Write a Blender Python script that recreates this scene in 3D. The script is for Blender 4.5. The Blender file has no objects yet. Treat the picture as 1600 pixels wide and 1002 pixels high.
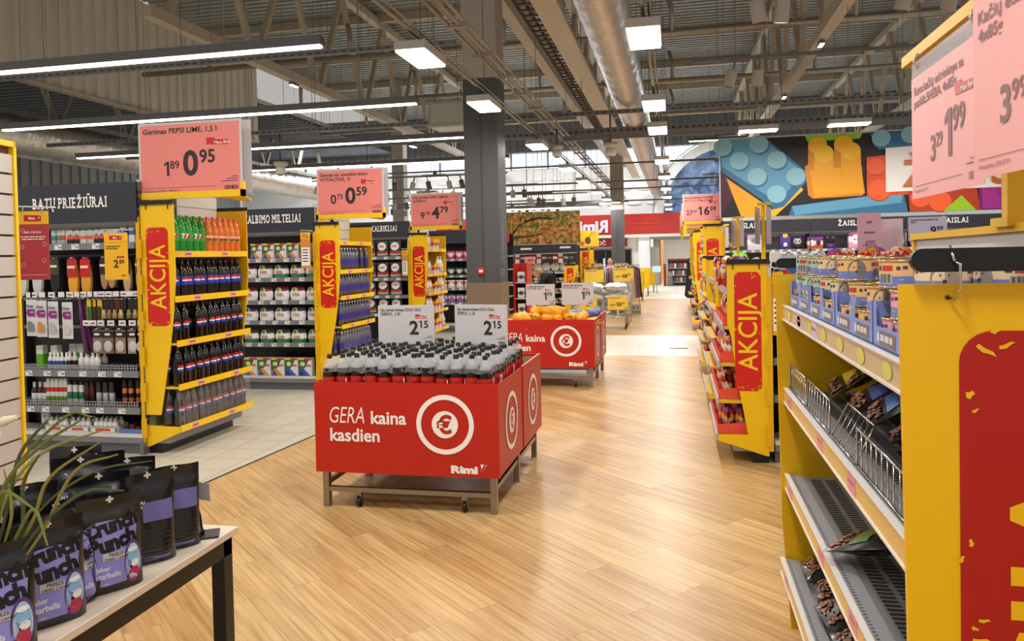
import bpy, math, random
from mathutils import Vector as V, Matrix as Mx
S = bpy.context.scene
COL = S.collection
R = random.Random(7)
PI = math.pi

# ---------------------------------------------------------------- camera
cam_d = bpy.data.cameras.new('camera')
cam = bpy.data.objects.new('camera', cam_d)
COL.objects.link(cam)
S.camera = cam
cam_d.sensor_width = 36
cam_d.lens = 27.0
cam_d.shift_y = -73 / 1600
cam_d.clip_start = 0.05
cam_d.clip_end = 200
cam.matrix_world = Mx(((0.97794696, 0.0157378, 0.20825963, 0),
                       (0.20777897, 0.02770386, -0.97778341, 0),
                       (-0.02115775, 0.99949228, 0.02382293, 1.6), (0, 0, 0, 1)))
# ---------------------------------------------------------------- world, exposure
W = bpy.data.worlds.new('world')
S.world = W
W.use_nodes = True
W.node_tree.nodes['Background'].inputs[0].default_value = (1, .97, .93, 1)
W.node_tree.nodes['Background'].inputs[1].default_value = .5
S.view_settings.view_transform = 'Standard'
S.view_settings.look = 'None'
S.view_settings.gamma = 1
S.view_settings.exposure = -0.12
S.cycles.max_bounces = 6
S.cycles.diffuse_bounces = 3
S.cycles.glossy_bounces = 3
S.cycles.transmission_bounces = 4
S.cycles.transparent_max_bounces = 12
S.cycles.caustics_reflective = False
S.cycles.caustics_refractive = False
S.cycles.sample_clamp_indirect = 4

LIN_W = 62      # watts of one long line luminaire
PAN_W = 22      # watts of one square ceiling panel


# ---------------------------------------------------------------- materials
def lin(h):
    h = h.lstrip('#')
    c = [int(h[i:i + 2], 16) / 255 for i in (0, 2, 4)]
    return tuple((x / 12.92 if x <= .04045 else ((x + .055) / 1.055) ** 2.4) for x in c) + (1,)


_M = {}


def mt(h, r=.5, m=0, em=0, var=0, sc=8, coat=0, spec=.5):
    """plain surface: colour, roughness, metal; var adds a little procedural unevenness"""
    k = (h, r, m, em, var, sc, coat, spec)
    if k in _M:
        return _M[k]
    a = bpy.data.materials.new('surface_' + h.strip('#'))
    a.use_nodes = True
    n, l = a.node_tree.nodes, a.node_tree.links
    b = n['Principled BSDF']
    b.inputs['Base Color'].default_value = lin(h)
    b.inputs['Roughness'].default_value = r
    b.inputs['Metallic'].default_value = m
    b.inputs['Coat Weight'].default_value = coat
    b.inputs['Specular IOR Level'].default_value = spec
    if em:
        b.inputs['Emission Color'].default_value = lin(h)
        b.inputs['Emission Strength'].default_value = em
    if var:
        tc = n.new('ShaderNodeTexCoord')
        no = n.new('ShaderNodeTexNoise')
        no.inputs['Scale'].default_value = sc
        no.inputs['Detail'].default_value = 4
        hs = n.new('ShaderNodeHueSaturation')
        mr = n.new('ShaderNodeMapRange')
        mr.inputs[3].default_value = 1 - var
        mr.inputs[4].default_value = 1 + var
        l.new(tc.outputs['Object'], no.inputs['Vector'])
        l.new(no.outputs['Fac'], mr.inputs[0])
        l.new(mr.outputs[0], hs.inputs['Value'])
        hs.inputs['Color'].default_value = lin(h)
        l.new(hs.outputs[0], b.inputs['Base Color'])
    _M[k] = a
    return a


def film(name, tint, alpha, r=.15):
    """thin clear plastic: mostly see-through with a glossy or milky skin"""
    if name in _M:
        return _M[name]
    a = bpy.data.materials.new(name)
    a.use_nodes = True
    n, l = a.node_tree.nodes, a.node_tree.links
    b = n['Principled BSDF']
    b.inputs['Base Color'].default_value = lin(tint)
    b.inputs['Roughness'].default_value = r
    b.inputs['Alpha'].default_value = alpha
    _M[name] = a
    return a


def pk(name, stops, wob=.08, blobs=(), r=.4, sc=5, axis=2):
    """printed packaging: bands along one axis with a wavy edge, and round or oval emblems
    on the front (generated coordinates, so it sits on the pack itself)"""
    if name in _M:
        return _M[name]
    a = bpy.data.materials.new(name)
    a.use_nodes = True
    n, l = a.node_tree.nodes, a.node_tree.links
    b = n['Principled BSDF']
    b.inputs['Roughness'].default_value = r
    tc = n.new('ShaderNodeTexCoord')
    sx = n.new('ShaderNodeSeparateXYZ')
    l.new(tc.outputs['Generated'], sx.inputs[0])
    no = n.new('ShaderNodeTexNoise')
    no.inputs['Scale'].default_value = sc
    l.new(tc.outputs['Generated'], no.inputs['Vector'])
    ad = n.new('ShaderNodeMath')
    ad.operation = 'MULTIPLY_ADD'
    l.new(no.outputs['Fac'], ad.inputs[0])
    ad.inputs[1].default_value = wob * 2
    l.new(sx.outputs[axis], ad.inputs[2])
    sb = n.new('ShaderNodeMath')
    sb.operation = 'SUBTRACT'
    l.new(ad.outputs[0], sb.inputs[0])
    sb.inputs[1].default_value = wob
    cr = n.new('ShaderNodeValToRGB')
    cr.color_ramp.interpolation = 'CONSTANT'
    e = cr.color_ramp.elements
    e[0].position, e[0].color = stops[0][0], lin(stops[0][1])
    e[1].position, e[1].color = (stops[1][0], lin(stops[1][1])) if len(stops) > 1 else (1, lin(stops[0][1]))
    for p, c in stops[2:]:
        q = e.new(p)
        q.color = lin(c)
    l.new(sb.outputs[0], cr.inputs[0])
    out = cr.outputs[0]
    for (cx, cz, rx, rz, c) in blobs:
        d = []
        for o, cc, rr in ((0, cx, rx), (2, cz, rz)):
            q = n.new('ShaderNodeMath')
            q.operation = 'MULTIPLY_ADD'
            l.new(sx.outputs[o], q.inputs[0])
            q.inputs[1].default_value = 1 / rr
            q.inputs[2].default_value = -cc / rr
            w = n.new('ShaderNodeMath')
            w.operation = 'MULTIPLY'
            l.new(q.outputs[0], w.inputs[0])
            l.new(q.outputs[0], w.inputs[1])
            d.append(w)
        s = n.new('ShaderNodeMath')
        l.new(d[0].outputs[0], s.inputs[0])
        l.new(d[1].outputs[0], s.inputs[1])
        t = n.new('ShaderNodeMath')
        t.operation = 'LESS_THAN'
        l.new(s.outputs[0], t.inputs[0])
        t.inputs[1].default_value = 1
        mx = n.new('ShaderNodeMix')
        mx.data_type = 'RGBA'
        l.new(t.outputs[0], mx.inputs[0])
        l.new(out, mx.inputs[6])
        mx.inputs[7].default_value = lin(c)
        out = mx.outputs[2]
    l.new(out, b.inputs['Base Color'])
    _M[name] = a
    return a


# ---------------------------------------------------------------- mesh builder
_T = {}


def tmesh(s, bold, shear):
    k = (s, bold, shear)
    if k not in _T:
        c = bpy.data.curves.new('t', 'FONT')
        c.body = s.replace('ė', 'e')
        c.offset = bold
        c.shear = shear
        c.resolution_u = 3
        o = bpy.data.objects.new('t', c)
        me = bpy.data.meshes.new_from_object(o)
        vs = [(v.co.x, v.co.y) for v in me.vertices]
        fs = [tuple(p.vertices) for p in me.polygons]
        bpy.data.meshes.remove(me)
        bpy.data.objects.remove(o)
        bpy.data.curves.remove(c)
        n0 = len(vs)
        for i, ch in enumerate(s):          # dot over e, flag on the figure one
            if ch == 'ė':
                xe = tmesh(s[:i].replace('ė', 'e') + 'e', bold, shear)[3]
                q_ = [(xe - .31, .62), (xe - .2, .62), (xe - .2, .73), (xe - .31, .73)]
            elif ch == '1' and s != '1' and all(d in '0123456789' for d in s) or s == '1':
                xe = max(v[0] for v in vs[:n0]) if i == len(s) - 1 else tmesh(s[:i + 1], bold, shear)[3]
                sw = .1 + 2 * bold
                q_ = [(xe - sw, .7), (xe - sw - .15, .6), (xe - sw - .15, .6 - .1 - bold), (xe - sw, .7 - .1 - bold)][::-1]
            else:
                continue
            fs.append(tuple(range(len(vs), len(vs) + 4)))
            vs += q_
        xs = [v[0] for v in vs] or [0, 1]
        _T[k] = (vs, fs, min(xs), max(xs))
    return _T[k]


class MB:
    def __init__(s):
        s.v, s.f, s.m, s.s = [], [], [], []

    def add(s, vs, fs, m=0, sm=False):
        b = len(s.v)
        s.v += [tuple(v) for v in vs]
        for i, f in enumerate(fs):
            s.f.append([b + j for j in f])
            s.m.append(m[i] if isinstance(m, list) else m)
            s.s.append(sm)
        return s

    def box(s, x0, x1, y0, y1, z0, z1, m=0):
        x0, x1 = sorted((x0, x1))
        y0, y1 = sorted((y0, y1))
        z0, z1 = sorted((z0, z1))
        return s.add([(x0, y0, z0), (x1, y0, z0), (x1, y1, z0), (x0, y1, z0), (x0, y0, z1), (x1, y0, z1), (x1, y1, z1), (x0, y1, z1)],
                     [(0, 3, 2, 1), (4, 5, 6, 7), (0, 1, 5, 4), (1, 2, 6, 5), (2, 3, 7, 6), (3, 0, 4, 7)], m)

    def rbox(s, x0, x1, y0, y1, z0, z1, m=0, b=.004):
        """box with chamfered edges"""
        vs, ix = [], {}
        X, Y, Z = (x0, x1), (y0, y1), (z0, z1)
        for i in (0, 1):
            for j in (0, 1):
                for k in (0, 1):
                    for a in range(3):
                        p = [X[i], Y[j], Z[k]]
                        q = (i, j, k)
                        for c in range(3):
                            if c != a:
                                p[c] += b * (1 if q[c] == 0 else -1)
                        ix[(i, j, k, a)] = len(vs)
                        vs.append(p)
        fs = []
        I = lambda i, j, k, a: ix[(i, j, k, a)]
        for q in (0, 1):
            fs.append([I(q, 0, 0, 0), I(q, 1, 0, 0), I(q, 1, 1, 0), I(q, 0, 1, 0)][::1 if q else -1])
            fs.append([I(0, q, 0, 1), I(0, q, 1, 1), I(1, q, 1, 1), I(1, q, 0, 1)][::1 if q else -1])
            fs.append([I(0, 0, q, 2), I(1, 0, q, 2), I(1, 1, q, 2), I(0, 1, q, 2)][::1 if q else -1])
        for j in (0, 1):
            for k in (0, 1):
                t = 1 if j == k else -1
                fs.append([I(0, j, k, 1), I(0, j, k, 2), I(1, j, k, 2), I(1, j, k, 1)][::-t])
                fs.append([I(j, 0, k, 2), I(j, 0, k, 0), I(j, 1, k, 0), I(j, 1, k, 2)][::-t])
                fs.append([I(j, k, 0, 0), I(j, k, 0, 1), I(j, k, 1, 1), I(j, k, 1, 0)][::-t])
        for i in (0, 1):
            for j in (0, 1):
                for k in (0, 1):
                    t = 1 if (i + j + k) % 2 else -1
                    fs.append([I(i, j, k, 0), I(i, j, k, 1), I(i, j, k, 2)][::t])
        return s.add(vs, fs, m)

    def bar(s, p, q, w, h=None, m=0, up=(0, 0, 1)):
        h = h or w
        p, q = V(p), V(q)
        d = (q - p).normalized()
        u = V(up)
        if abs(d.dot(u)) > .99:
            u = V((0, 1, 0))
        a = d.cross(u).normalized() * w / 2
        b = a.cross(d).normalized() * h / 2
        vs = [e + i * a + j * b for e in (p, q) for i, j in ((-1, -1), (1, -1), (1, 1), (-1, 1))]
        return s.add(vs, [(0, 1, 2, 3), (7, 6, 5, 4), (0, 4, 5, 1), (1, 5, 6, 2), (2, 6, 7, 3), (3, 7, 4, 0)], m)

    def tube(s, pts, r, n=8, m=0, caps=True):
        pts = [V(p) for p in pts]
        vs, fs = [], []
        up = None
        for i, p in enumerate(pts):
            d = (pts[min(i + 1, len(pts) - 1)] - pts[max(i - 1, 0)]).normalized()
            if up is None:
                up = V((0, 0, 1)) if abs(d.z) < .9 else V((1, 0, 0))
            a = d.cross(up).normalized()
            b = a.cross(d).normalized()
            up = b
            rr = r[i] if isinstance(r, (list, tuple)) else r
            vs += [p + (a * math.cos(2 * PI * k / n) + b * math.sin(2 * PI * k / n)) * rr for k in range(n)]
        for i in range(len(pts) - 1):
            for k in range(n):
                fs.append((i * n + k, i * n + (k + 1) % n, (i + 1) * n + (k + 1) % n, (i + 1) * n + k))
        s.add(vs, fs, m, True)
        if caps:
            b = len(s.v) - len(vs)
            s.f += [[b + k for k in range(n)][::-1], [b + (len(pts) - 1) * n + k for k in range(n)]]
            s.m += [m, m]
            s.s += [False, False]
        return s

    def lathe(s, prof, n=12, c=(0, 0, 0), m=0, sx=1, sy=1):
        """prof rows: (radius, z[, material])"""
        vs, fs, ms = [], [], []
        for row in prof:
            for k in range(n):
                a = 2 * PI * k / n
                vs.append((c[0] + row[0] * math.cos(a) * sx, c[1] + row[0] * math.sin(a) * sy, c[2] + row[1]))
        for i in range(len(prof) - 1):
            mm = prof[i][2] if len(prof[i]) > 2 else m
            for k in range(n):
                fs.append((i * n + k, i * n + (k + 1) % n, (i + 1) * n + (k + 1) % n, (i + 1) * n + k))
                ms.append(mm)
        return s.add(vs, fs, ms, True)

    def prism(s, pts, ax, a, b, m=0):
        """outline in the plane across axis ax, pushed from a to b"""
        put = {'x': lambda p, t: (t, p[0], p[1]), 'y': lambda p, t: (p[0], t, p[1]), 'z': lambda p, t: (p[0], p[1], t)}[ax]
        n = len(pts)
        vs = [put(p, a) for p in pts] + [put(p, b) for p in pts]
        fs = [list(range(n))[::-1], list(range(n, 2 * n))] + [(i, (i + 1) % n, n + (i + 1) % n, n + i) for i in range(n)]
        return s.add(vs, fs, m)

    def disc(s, c, r, ax='y', m=0, n=20, r0=0, sx=1):
        put = {'x': lambda u, w: (c[0], c[1] + u, c[2] + w), 'y': lambda u, w: (c[0] + u, c[1], c[2] + w), 'z': lambda u, w: (c[0] + u, c[1] + w, c[2])}[ax]
        o = [put(r * math.cos(2 * PI * k / n) * sx, r * math.sin(2 * PI * k / n)) for k in range(n)]
        if r0:
            i_ = [put(r0 * math.cos(2 * PI * k / n) * sx, r0 * math.sin(2 * PI * k / n)) for k in range(n)]
            return s.add(o + i_, [(k, (k + 1) % n, n + (k + 1) % n, n + k) for k in range(n)], m)
        return s.add(o, [list(range(n))], m)

    def poly(s, pts, m=0):
        return s.add(pts, [list(range(len(pts)))], m)

    def text(s, t, size, o, ux=(1, 0, 0), uz=(0, 0, 1), m=0, bold=.0, al='l', shear=0, width=None, warp=None, serif=False):
        vs, fs, x0, x1 = tmesh(t, bold, shear)
        k = 1
        if width:
            k = width / ((x1 - x0) * size)
        off = {'l': x0, 'c': (x0 + x1) / 2, 'r': x1}[al]
        o, ux, uz = V(o), V(ux), V(uz)
        pts = [((x - off) * size * k, y * size) for x, y in vs]
        if warp:
            s.add([warp(o, p) for p in pts], fs, m)
        else:
            s.add([o + ux * p[0] + uz * p[1] for p in pts], fs, m)
        return s

    def words(s, x, z, w, h, y, m=0, seed=1):
        """a line of print too small to read: dark dashes of word length"""
        rr = random.Random(seed)
        t = x
        while t < x + w:
            a = min(rr.uniform(.08, .22) * w, x + w - t)
            s.poly([(t, y, z), (t + a, y, z), (t + a, y, z + h), (t, y, z + h)], m)
            t += a + .03 * w
        return s

    def ball(s, c, r, nu=10, nv=7, m=0, sq=1, jit=0):
        r = (r, r, r) if not isinstance(r, (tuple, list)) else r
        vs, fs = [], []
        for j in range(nv + 1):
            t = PI * j / nv
            for i in range(nu):
                a = 2 * PI * i / nu
                k = 1 + (R.uniform(-jit, jit) if 0 < j < nv else 0)
                f = lambda q: math.copysign(abs(q) ** sq, q)
                vs.append((c[0] + r[0] * k * f(math.sin(t)) * f(math.cos(a)), c[1] + r[1] * k * f(math.sin(t)) * f(math.sin(a)), c[2] - r[2] * k * f(math.cos(t))))
        for j in range(nv):
            for i in range(nu):
                fs.append((j * nu + i, j * nu + (i + 1) % nu, (j + 1) * nu + (i + 1) % nu, (j + 1) * nu + i))
        return s.add(vs, fs, m, True)

    def grid(s, fn, nu, nv, m=0, sm=True):
        """fn(u,v) -> point, u and v from 0 to 1"""
        vs = [fn(i / nu, j / nv) for j in range(nv + 1) for i in range(nu + 1)]
        fs = [(j * (nu + 1) + i, j * (nu + 1) + i + 1, (j + 1) * (nu + 1) + i + 1, (j + 1) * (nu + 1) + i) for j in range(nv) for i in range(nu)]
        return s.add(vs, fs, m, sm)

    def turn(s, mat):
        s.v = [tuple(mat @ V(v)) for v in s.v]
        return s

    def build(s, name, mats, parent=None, loc=None, rot=None, kind=None, label=None):
        me = bpy.data.meshes.new(name)
        me.from_pydata(s.v, [], s.f)
        for a in (mats if isinstance(mats, (list, tuple)) else [mats]):
            me.materials.append(a)
        me.polygons.foreach_set('material_index', s.m)
        me.polygons.foreach_set('use_smooth', s.s)
        me.update()
        o = bpy.data.objects.new(name, me)
        COL.objects.link(o)
        if parent:
            o.parent = parent
        if loc:
            o.location = loc
        if rot:
            o.rotation_euler = rot
        if kind:
            o['kind'] = kind
        if label:
            o['label'] = label
        return o


def tag(o, label, cat, group=None, kind=None):
    o['label'] = label
    o['category'] = cat
    if group:
        o['group'] = group
    if kind:
        o['kind'] = kind
    return o


def thing(name, label, cat, loc=(0, 0, 0), rz=0, group=None):
    o = bpy.data.objects.new(name, None)
    COL.objects.link(o)
    o.empty_display_size = .05
    o.location = loc
    o.rotation_euler = (0, 0, rz)
    return tag(o, label, cat, group)


def dup(root):
    r = root.copy()
    COL.objects.link(r)
    for ch in root.children:
        c = ch.copy()
        COL.objects.link(c)
        c.parent = r
        for g in ch.children:
            d = g.copy()
            COL.objects.link(d)
            d.parent = c
    return r


class Kind:
    """one object of a kind; put() places it the first time and copies it afterwards"""

    def __init__(s, root):
        s.r, s.used = root, False

    def put(s, loc, rot=(0, 0, 0), label=None, group=None, sc=None):
        o = dup(s.r) if s.used else s.r
        s.used = True
        o.location = loc
        o.rotation_euler = rot if isinstance(rot, (tuple, list)) else (0, 0, rot)
        if sc:
            o.scale = sc if isinstance(sc, (tuple, list)) else (sc, sc, sc)
        if label:
            o['label'] = label
        if group:
            o['group'] = group
        return o


def one(mb, name, mats, label, cat, loc=None, group=None, rot=None):
    return tag(mb.build(name, mats, loc=loc, rot=rot), label, cat, group)


def area(name, parent, loc, sx, sy, watts, color=(1, .955, .9)):
    l = bpy.data.lights.new(name, 'AREA')
    l.shape = 'RECTANGLE'
    l.size, l.size_y = sx, sy
    l.energy = watts
    l.color = color
    o = bpy.data.objects.new(name, l)
    COL.objects.link(o)
    o.location = loc
    if parent:
        o.parent = parent
    return o


def tw(t, size, bold=.03):
    a, b, x0, x1 = tmesh(t, bold, 0)
    return (x1 - x0) * size


SERIF = {'B': 'lb lt', 'A': 'fb gb', 'T': 'cb', 'U': 'lt rt', 'P': 'lt lb', 'R': 'lt lb rb', 'I': 'cb ct', 'E': 'lt lb', 'Z': '', 'O': '', 'M': 'lt rt lb rb',
         'L': 'lt lb', 'K': 'lt lb rb rt', 'S': ''}


def slab(mb, t, size, o, m=0, al='l', ux=(1, 0, 0), bold=.025, width=None):
    """heading set in heavy letters with slab serifs, running along ux, standing up z"""
    ux, o = V(ux), V(o)
    base = {'Ų': 'U', 'Ž': 'Z', 'Ū': 'U', 'Ė': 'E'}
    W_ = []
    for ch in t:
        if ch == ' ':
            W_.append(.3 * size)
        else:
            a, b, x0, x1 = tmesh(ch, bold, 0)
            W_.append((x1 - x0 + (.26 if ch in 'Ii' else .15)) * size)
    k_ = 1
    if width:
        k_ = width / sum(W_)
        W_ = [w * k_ for w in W_]
    x = {'l': 0, 'c': -sum(W_) / 2, 'r': -sum(W_)}[al]
    H_ = .7 * size
    for ch, w in zip(t, W_):
        if ch != ' ':
            gw = w - (.26 if ch in 'Ii' else .15) * size * k_
            mb.text(ch, size, o + ux * (x + (.055 * size * k_ if ch in 'Ii' else 0)), ux=ux, m=m, bold=bold, width=gw)
            gw += .11 * size * k_ if ch in 'Ii' else 0
            for q in SERIF.get(base.get(ch, ch), '').split():
                cx = {'l': .09, 'f': .1, 'c': .5, 'r': .9, 'g': .9}[q[0]] * gw if q[0] != 'c' else gw / 2
                z0 = 0 if q[1] == 'b' else H_ - .1 * size
                hw = .14 * size * k_
                p = o + ux * (x + cx)
                n_ = ux.cross(V((0, 0, 1))) * .0004
                mb.poly([p - ux * hw + V((0, 0, z0)) + n_, p + ux * hw + V((0, 0, z0)) + n_, p + ux * hw + V((0, 0, z0 + .1 * size)) + n_, p - ux * hw + V((0, 0, z0 + .1 * size)) + n_], m)
        x += w
    return mb


# shared colours
YEL = mt('#f2c200', .4, var=.03)
YELD = mt('#e3b000', .45)
RED = mt('#bb1d0e', .4)
STK = mt('#d01c10', .4)
DARK = mt('#1c1d22', .45)
BLK = mt('#0c0c0d', .4)
GREY = mt('#85868a', .4, .3)
LGREY = mt('#b4b2b0', .5)
STEEL = mt('#9a948c', .32, .9)
CHROME = mt('#d0d0d0', .2, 1)
WHITE = mt('#ece9e6', .45)
PAPER = mt('#f4f1ee', .6)
PINK = mt('#e8847c', .45)
PINKL = mt('#efaaa8', .5)
SILV = mt('#c9c5c6', .45)
INK = mt('#2b2526', .6)
WOODBAR = mt('#8d8071', .6, var=.06)

# ---------------------------------------------------------------- floor
def wood_floor():
    a = bpy.data.materials.new('oak_plank_floor')
    a.use_nodes = True
    n, l = a.node_tree.nodes, a.node_tree.links
    b = n['Principled BSDF']
    tc = n.new('ShaderNodeTexCoord')
    mp = n.new('ShaderNodeMapping')
    mp.inputs['Rotation'].default_value = (0, 0, math.radians(42))
    mp.vector_type = 'POINT'
    l.new(tc.outputs['Object'], mp.inputs[0])
    br = n.new('ShaderNodeTexBrick')
    br.offset = .37
    for k, v_ in (('Scale', 1), ('Mortar Size', .0012), ('Brick Width', 1.22), ('Row Height', .18), ('Bias', 0)):
        br.inputs[k].default_value = v_
    br.inputs['Color1'].default_value = lin('#c69d66')
    br.inputs['Color2'].default_value = lin('#debb82')
    br.inputs['Mortar'].default_value = lin('#8a6a45')
    l.new(mp.outputs[0], br.inputs['Vector'])
    m2 = n.new('ShaderNodeMapping')
    m2.inputs['Scale'].default_value = (.8, 10, 1)
    l.new(mp.outputs[0], m2.inputs[0])
    no = n.new('ShaderNodeTexNoise')
    for k, v_ in (('Scale', 2.2), ('Detail', 5), ('Distortion', .8)):
        no.inputs[k].default_value = v_
    vm = n.new('ShaderNodeVectorMath')
    vm.operation = 'MULTIPLY_ADD'
    vm.inputs[1].default_value = (23, 31, 0)
    l.new(br.outputs['Color'], vm.inputs[0])
    l.new(m2.outputs[0], vm.inputs[2])
    l.new(vm.outputs[0], no.inputs['Vector'])
    # cathedral grain lines
    wv = n.new('ShaderNodeTexWave')
    for k, v_ in (('Scale', .9), ('Distortion', 7), ('Detail', 3), ('Detail Scale', .8)):
        wv.inputs[k].default_value = v_
    wv.bands_direction = 'Y'
    l.new(vm.outputs[0], wv.inputs['Vector'])
    mx = n.new('ShaderNodeMix')
    mx.data_type = 'RGBA'
    mx.blend_type = 'MULTIPLY'
    mx.inputs[0].default_value = .55
    cr = n.new('ShaderNodeValToRGB')
    cr.color_ramp.elements[0].position = .28
    cr.color_ramp.elements[0].color = lin('#b8965f')
    cr.color_ramp.elements[1].position = .62
    cr.color_ramp.elements[1].color = (1, 1, 1, 1)
    l.new(no.outputs['Fac'], cr.inputs[0])
    l.new(br.outputs['Color'], mx.inputs[6])
    l.new(cr.outputs[0], mx.inputs[7])
    my = n.new('ShaderNodeMix')
    my.data_type = 'RGBA'
    my.blend_type = 'MULTIPLY'
    my.inputs[0].default_value = .22
    c2 = n.new('ShaderNodeValToRGB')
    c2.color_ramp.elements[0].color = lin('#a98457')
    c2.color_ramp.elements[1].position = .35
    c2.color_ramp.elements[1].color = (1, 1, 1, 1)
    l.new(wv.outputs['Fac'], c2.inputs[0])
    l.new(mx.outputs[2], my.inputs[6])
    l.new(c2.outputs[0], my.inputs[7])
    l.new(my.outputs[2], b.inputs['Base Color'])
    b.inputs['Roughness'].default_value = .34
    b.inputs['Specular IOR Level'].default_value = .6
    return a


def tile_floor(name, c1, c2, mortar, sz):
    a = bpy.data.materials.new(name)
    a.use_nodes = True
    n, l = a.node_tree.nodes, a.node_tree.links
    b = n['Principled BSDF']
    tc = n.new('ShaderNodeTexCoord')
    br = n.new('ShaderNodeTexBrick')
    br.offset = 0
    for k, v_ in (('Scale', 1), ('Mortar Size', .004), ('Brick Width', sz), ('Row Height', sz)):
        br.inputs[k].default_value = v_
    br.inputs['Color1'].default_value = lin(c1)
    br.inputs['Color2'].default_value = lin(c2)
    br.inputs['Mortar'].default_value = lin(mortar)
    l.new(tc.outputs['Object'], br.inputs['Vector'])
    l.new(br.outputs['Color'], b.inputs['Base Color'])
    b.inputs['Roughness'].default_value = .3
    return a


def bx(Y):      # where the tiles end and the planks begin
    return -3.36 + .075 * (Y - 4.8)


OAK = wood_floor()
TILE = tile_floor('cream_floor_tiles', '#cfc5b2', '#d8cfbd', '#9c907c', .31)
PALE = tile_floor('pale_cross_strip', '#e4ddd0', '#ebe5d9', '#b5aa98', .62)
fl = MB()
q = lambda pts, m: fl.poly([(x, y, 0) for x, y in pts], m)
q([(-4.2, -4), (9, -4), (9, 12.06), (bx(12.06), 12.06), (bx(-4), -4)][1:], 0)
q([(-20, -4), (bx(-4), -4), (bx(12.06), 12.06), (-20, 12.06)], 1)
q([(-20, 12.06), (-4.2, 12.06), (-4.2, 27), (-20, 27)], 1)
q([(-4.2, 12.06), (9, 12.06), (9, 15.06), (-4.2, 15.06)], 2)
q([(-4.2, 15.06), (9, 15.06), (9, 27), (-4.2, 27)], 0)
q([(-20, 27), (9, 27), (9, 56), (-20, 56)], 2)
fl.build('floor', [OAK, TILE, PALE], kind='structure')
MB().bar((bx(3.0), 3.0, .002), (bx(12.06), 12.06, .002), .02, .004).build('trim_1', mt('#5d5a55', .4, .6), kind='structure')
MB().box(-.12, .18, 12.95, 13.05, 0, .004).build('trim_2', mt('#57504a', .5), kind='structure')

# ---------------------------------------------------------------- roof and walls
DECK = mt('#999b97', .5, .2, var=.1, sc=.6)
BULK = mt('#d3cabb', .6, var=.05, sc=.5)
TRUSS = mt('#b8aa94', .55, var=.05, sc=3)
WWALL = mt('#e9e9e6', .6)


def ribs(mb, t0, t1, pitch, fn, d, m=0):
    """trapezoid corrugation: fn(t, depth) gives the two ends of one crease"""
    t = t0
    rows = []
    while t < t1:
        for a, dd in ((0, 0), (.45, 0), (.55, d), (.9, d)):
            rows.append(fn(t + a * pitch, dd))
        t += pitch
    vs = [p for r in rows for p in r]
    mb.add(vs, [(2 * i, 2 * i + 1, 2 * i + 3, 2 * i + 2) for i in range(len(rows) - 1)], m)
    return mb


ribs(MB(), 1.5, 39.5, .3, lambda t, d: ((-14.6, t, 9.0 + d), (12, t, 9.0 + d)), .09).build('ceiling', DECK, kind='structure')
ribs(MB(), 6, 39.5, .4, lambda t, d: ((-24, t, 7.2 + d), (-14.7, t, 7.2 + d)), .09).build('ceiling.001', mt('#5b5f60', .6), kind='structure')
ribs(MB(), 9, 25, .42, lambda t, d: ((-14.6 - d, t, 5.9), (-14.6 - d, t, 8.99)), .05).build('wall_left', BULK, kind='structure')
MB().box(-14.7, -14.5, 9, 25.1, 5.82, 5.9).build('trim_3', TRUSS, kind='structure')
ribs(MB(), 6, 39.4, .5, lambda t, d: ((-24 - d, t, 0), (-24 - d, t, 7.2)), .06).build('wall_left.001', mt('#8b8884', .7), kind='structure')

YW = 39.6
fw = MB()
ribs(fw, -24, 12, .35, lambda t, d: ((t, YW - .1 + d, 6.95), (t, YW - .1 + d, 9.1)), .06, 1)
fw.box(-24, 12, YW, YW + .2, 3.45, 6.05, 0)
for j, zz in enumerate((4.1, 4.85, 5.5)):        # rows of shallow scalloped shells on the wall panels
    for i in range(15):
        x = -12 + i * 1.0 + (j % 2) * .5
        if x < -.9:
            fw.ball((x, YW, zz), (.42, .1, .1), 10, 6, 0)
fw.build('wall_back', [WWALL, mt('#6f7174', .6)], kind='structure')
# clerestory: panes, mullions
SKYG = mt('#bcd3ee', .2, em=1.5)
SKYW = mt('#f4f6fb', .2, em=2.0)
x = -22.0
k = 0
while x < 8:
    k += 1
    w = MB()
    w.box(x + .05, x + 1.9, YW + .02, YW + .06, 6.28, 6.9, 0)
    w.box(x + .05, x + 1.9, YW + .02, YW + .06, 6.1, 6.26, 1)
    w.box(x - .05, x + .05, YW - .04, YW + .06, 6.05, 6.95, 2)
    w.box(x, x + 1.95, YW - .02, YW + .06, 6.26, 6.28, 2)
    w.build('window_%d' % k, [SKYW if x > -3.2 else SKYG, SKYW, mt('#8b8d92', .5)], kind='structure')
    x += 1.95
# big blue arched mural with a white rim
ar = MB()
c0 = (2.75, YW - .12, 2.95)
def half(r, r0, dy, m, n=48):
    o = [(c0[0] + r * math.cos(PI * k / n), c0[1] - dy, c0[2] + .5 + r * math.sin(PI * k / n)) for k in range(n + 1)]
    if r0:
        i_ = [(c0[0] + r0 * math.cos(PI * k / n), c0[1] - dy, c0[2] + .5 + r0 * math.sin(PI * k / n)) for k in range(n + 1)]
        ar.add(o + i_, [(k, k + 1, n + 2 + k, n + 1 + k) for k in range(n)], m)
    else:
        ar.poly(o, m)


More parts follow.
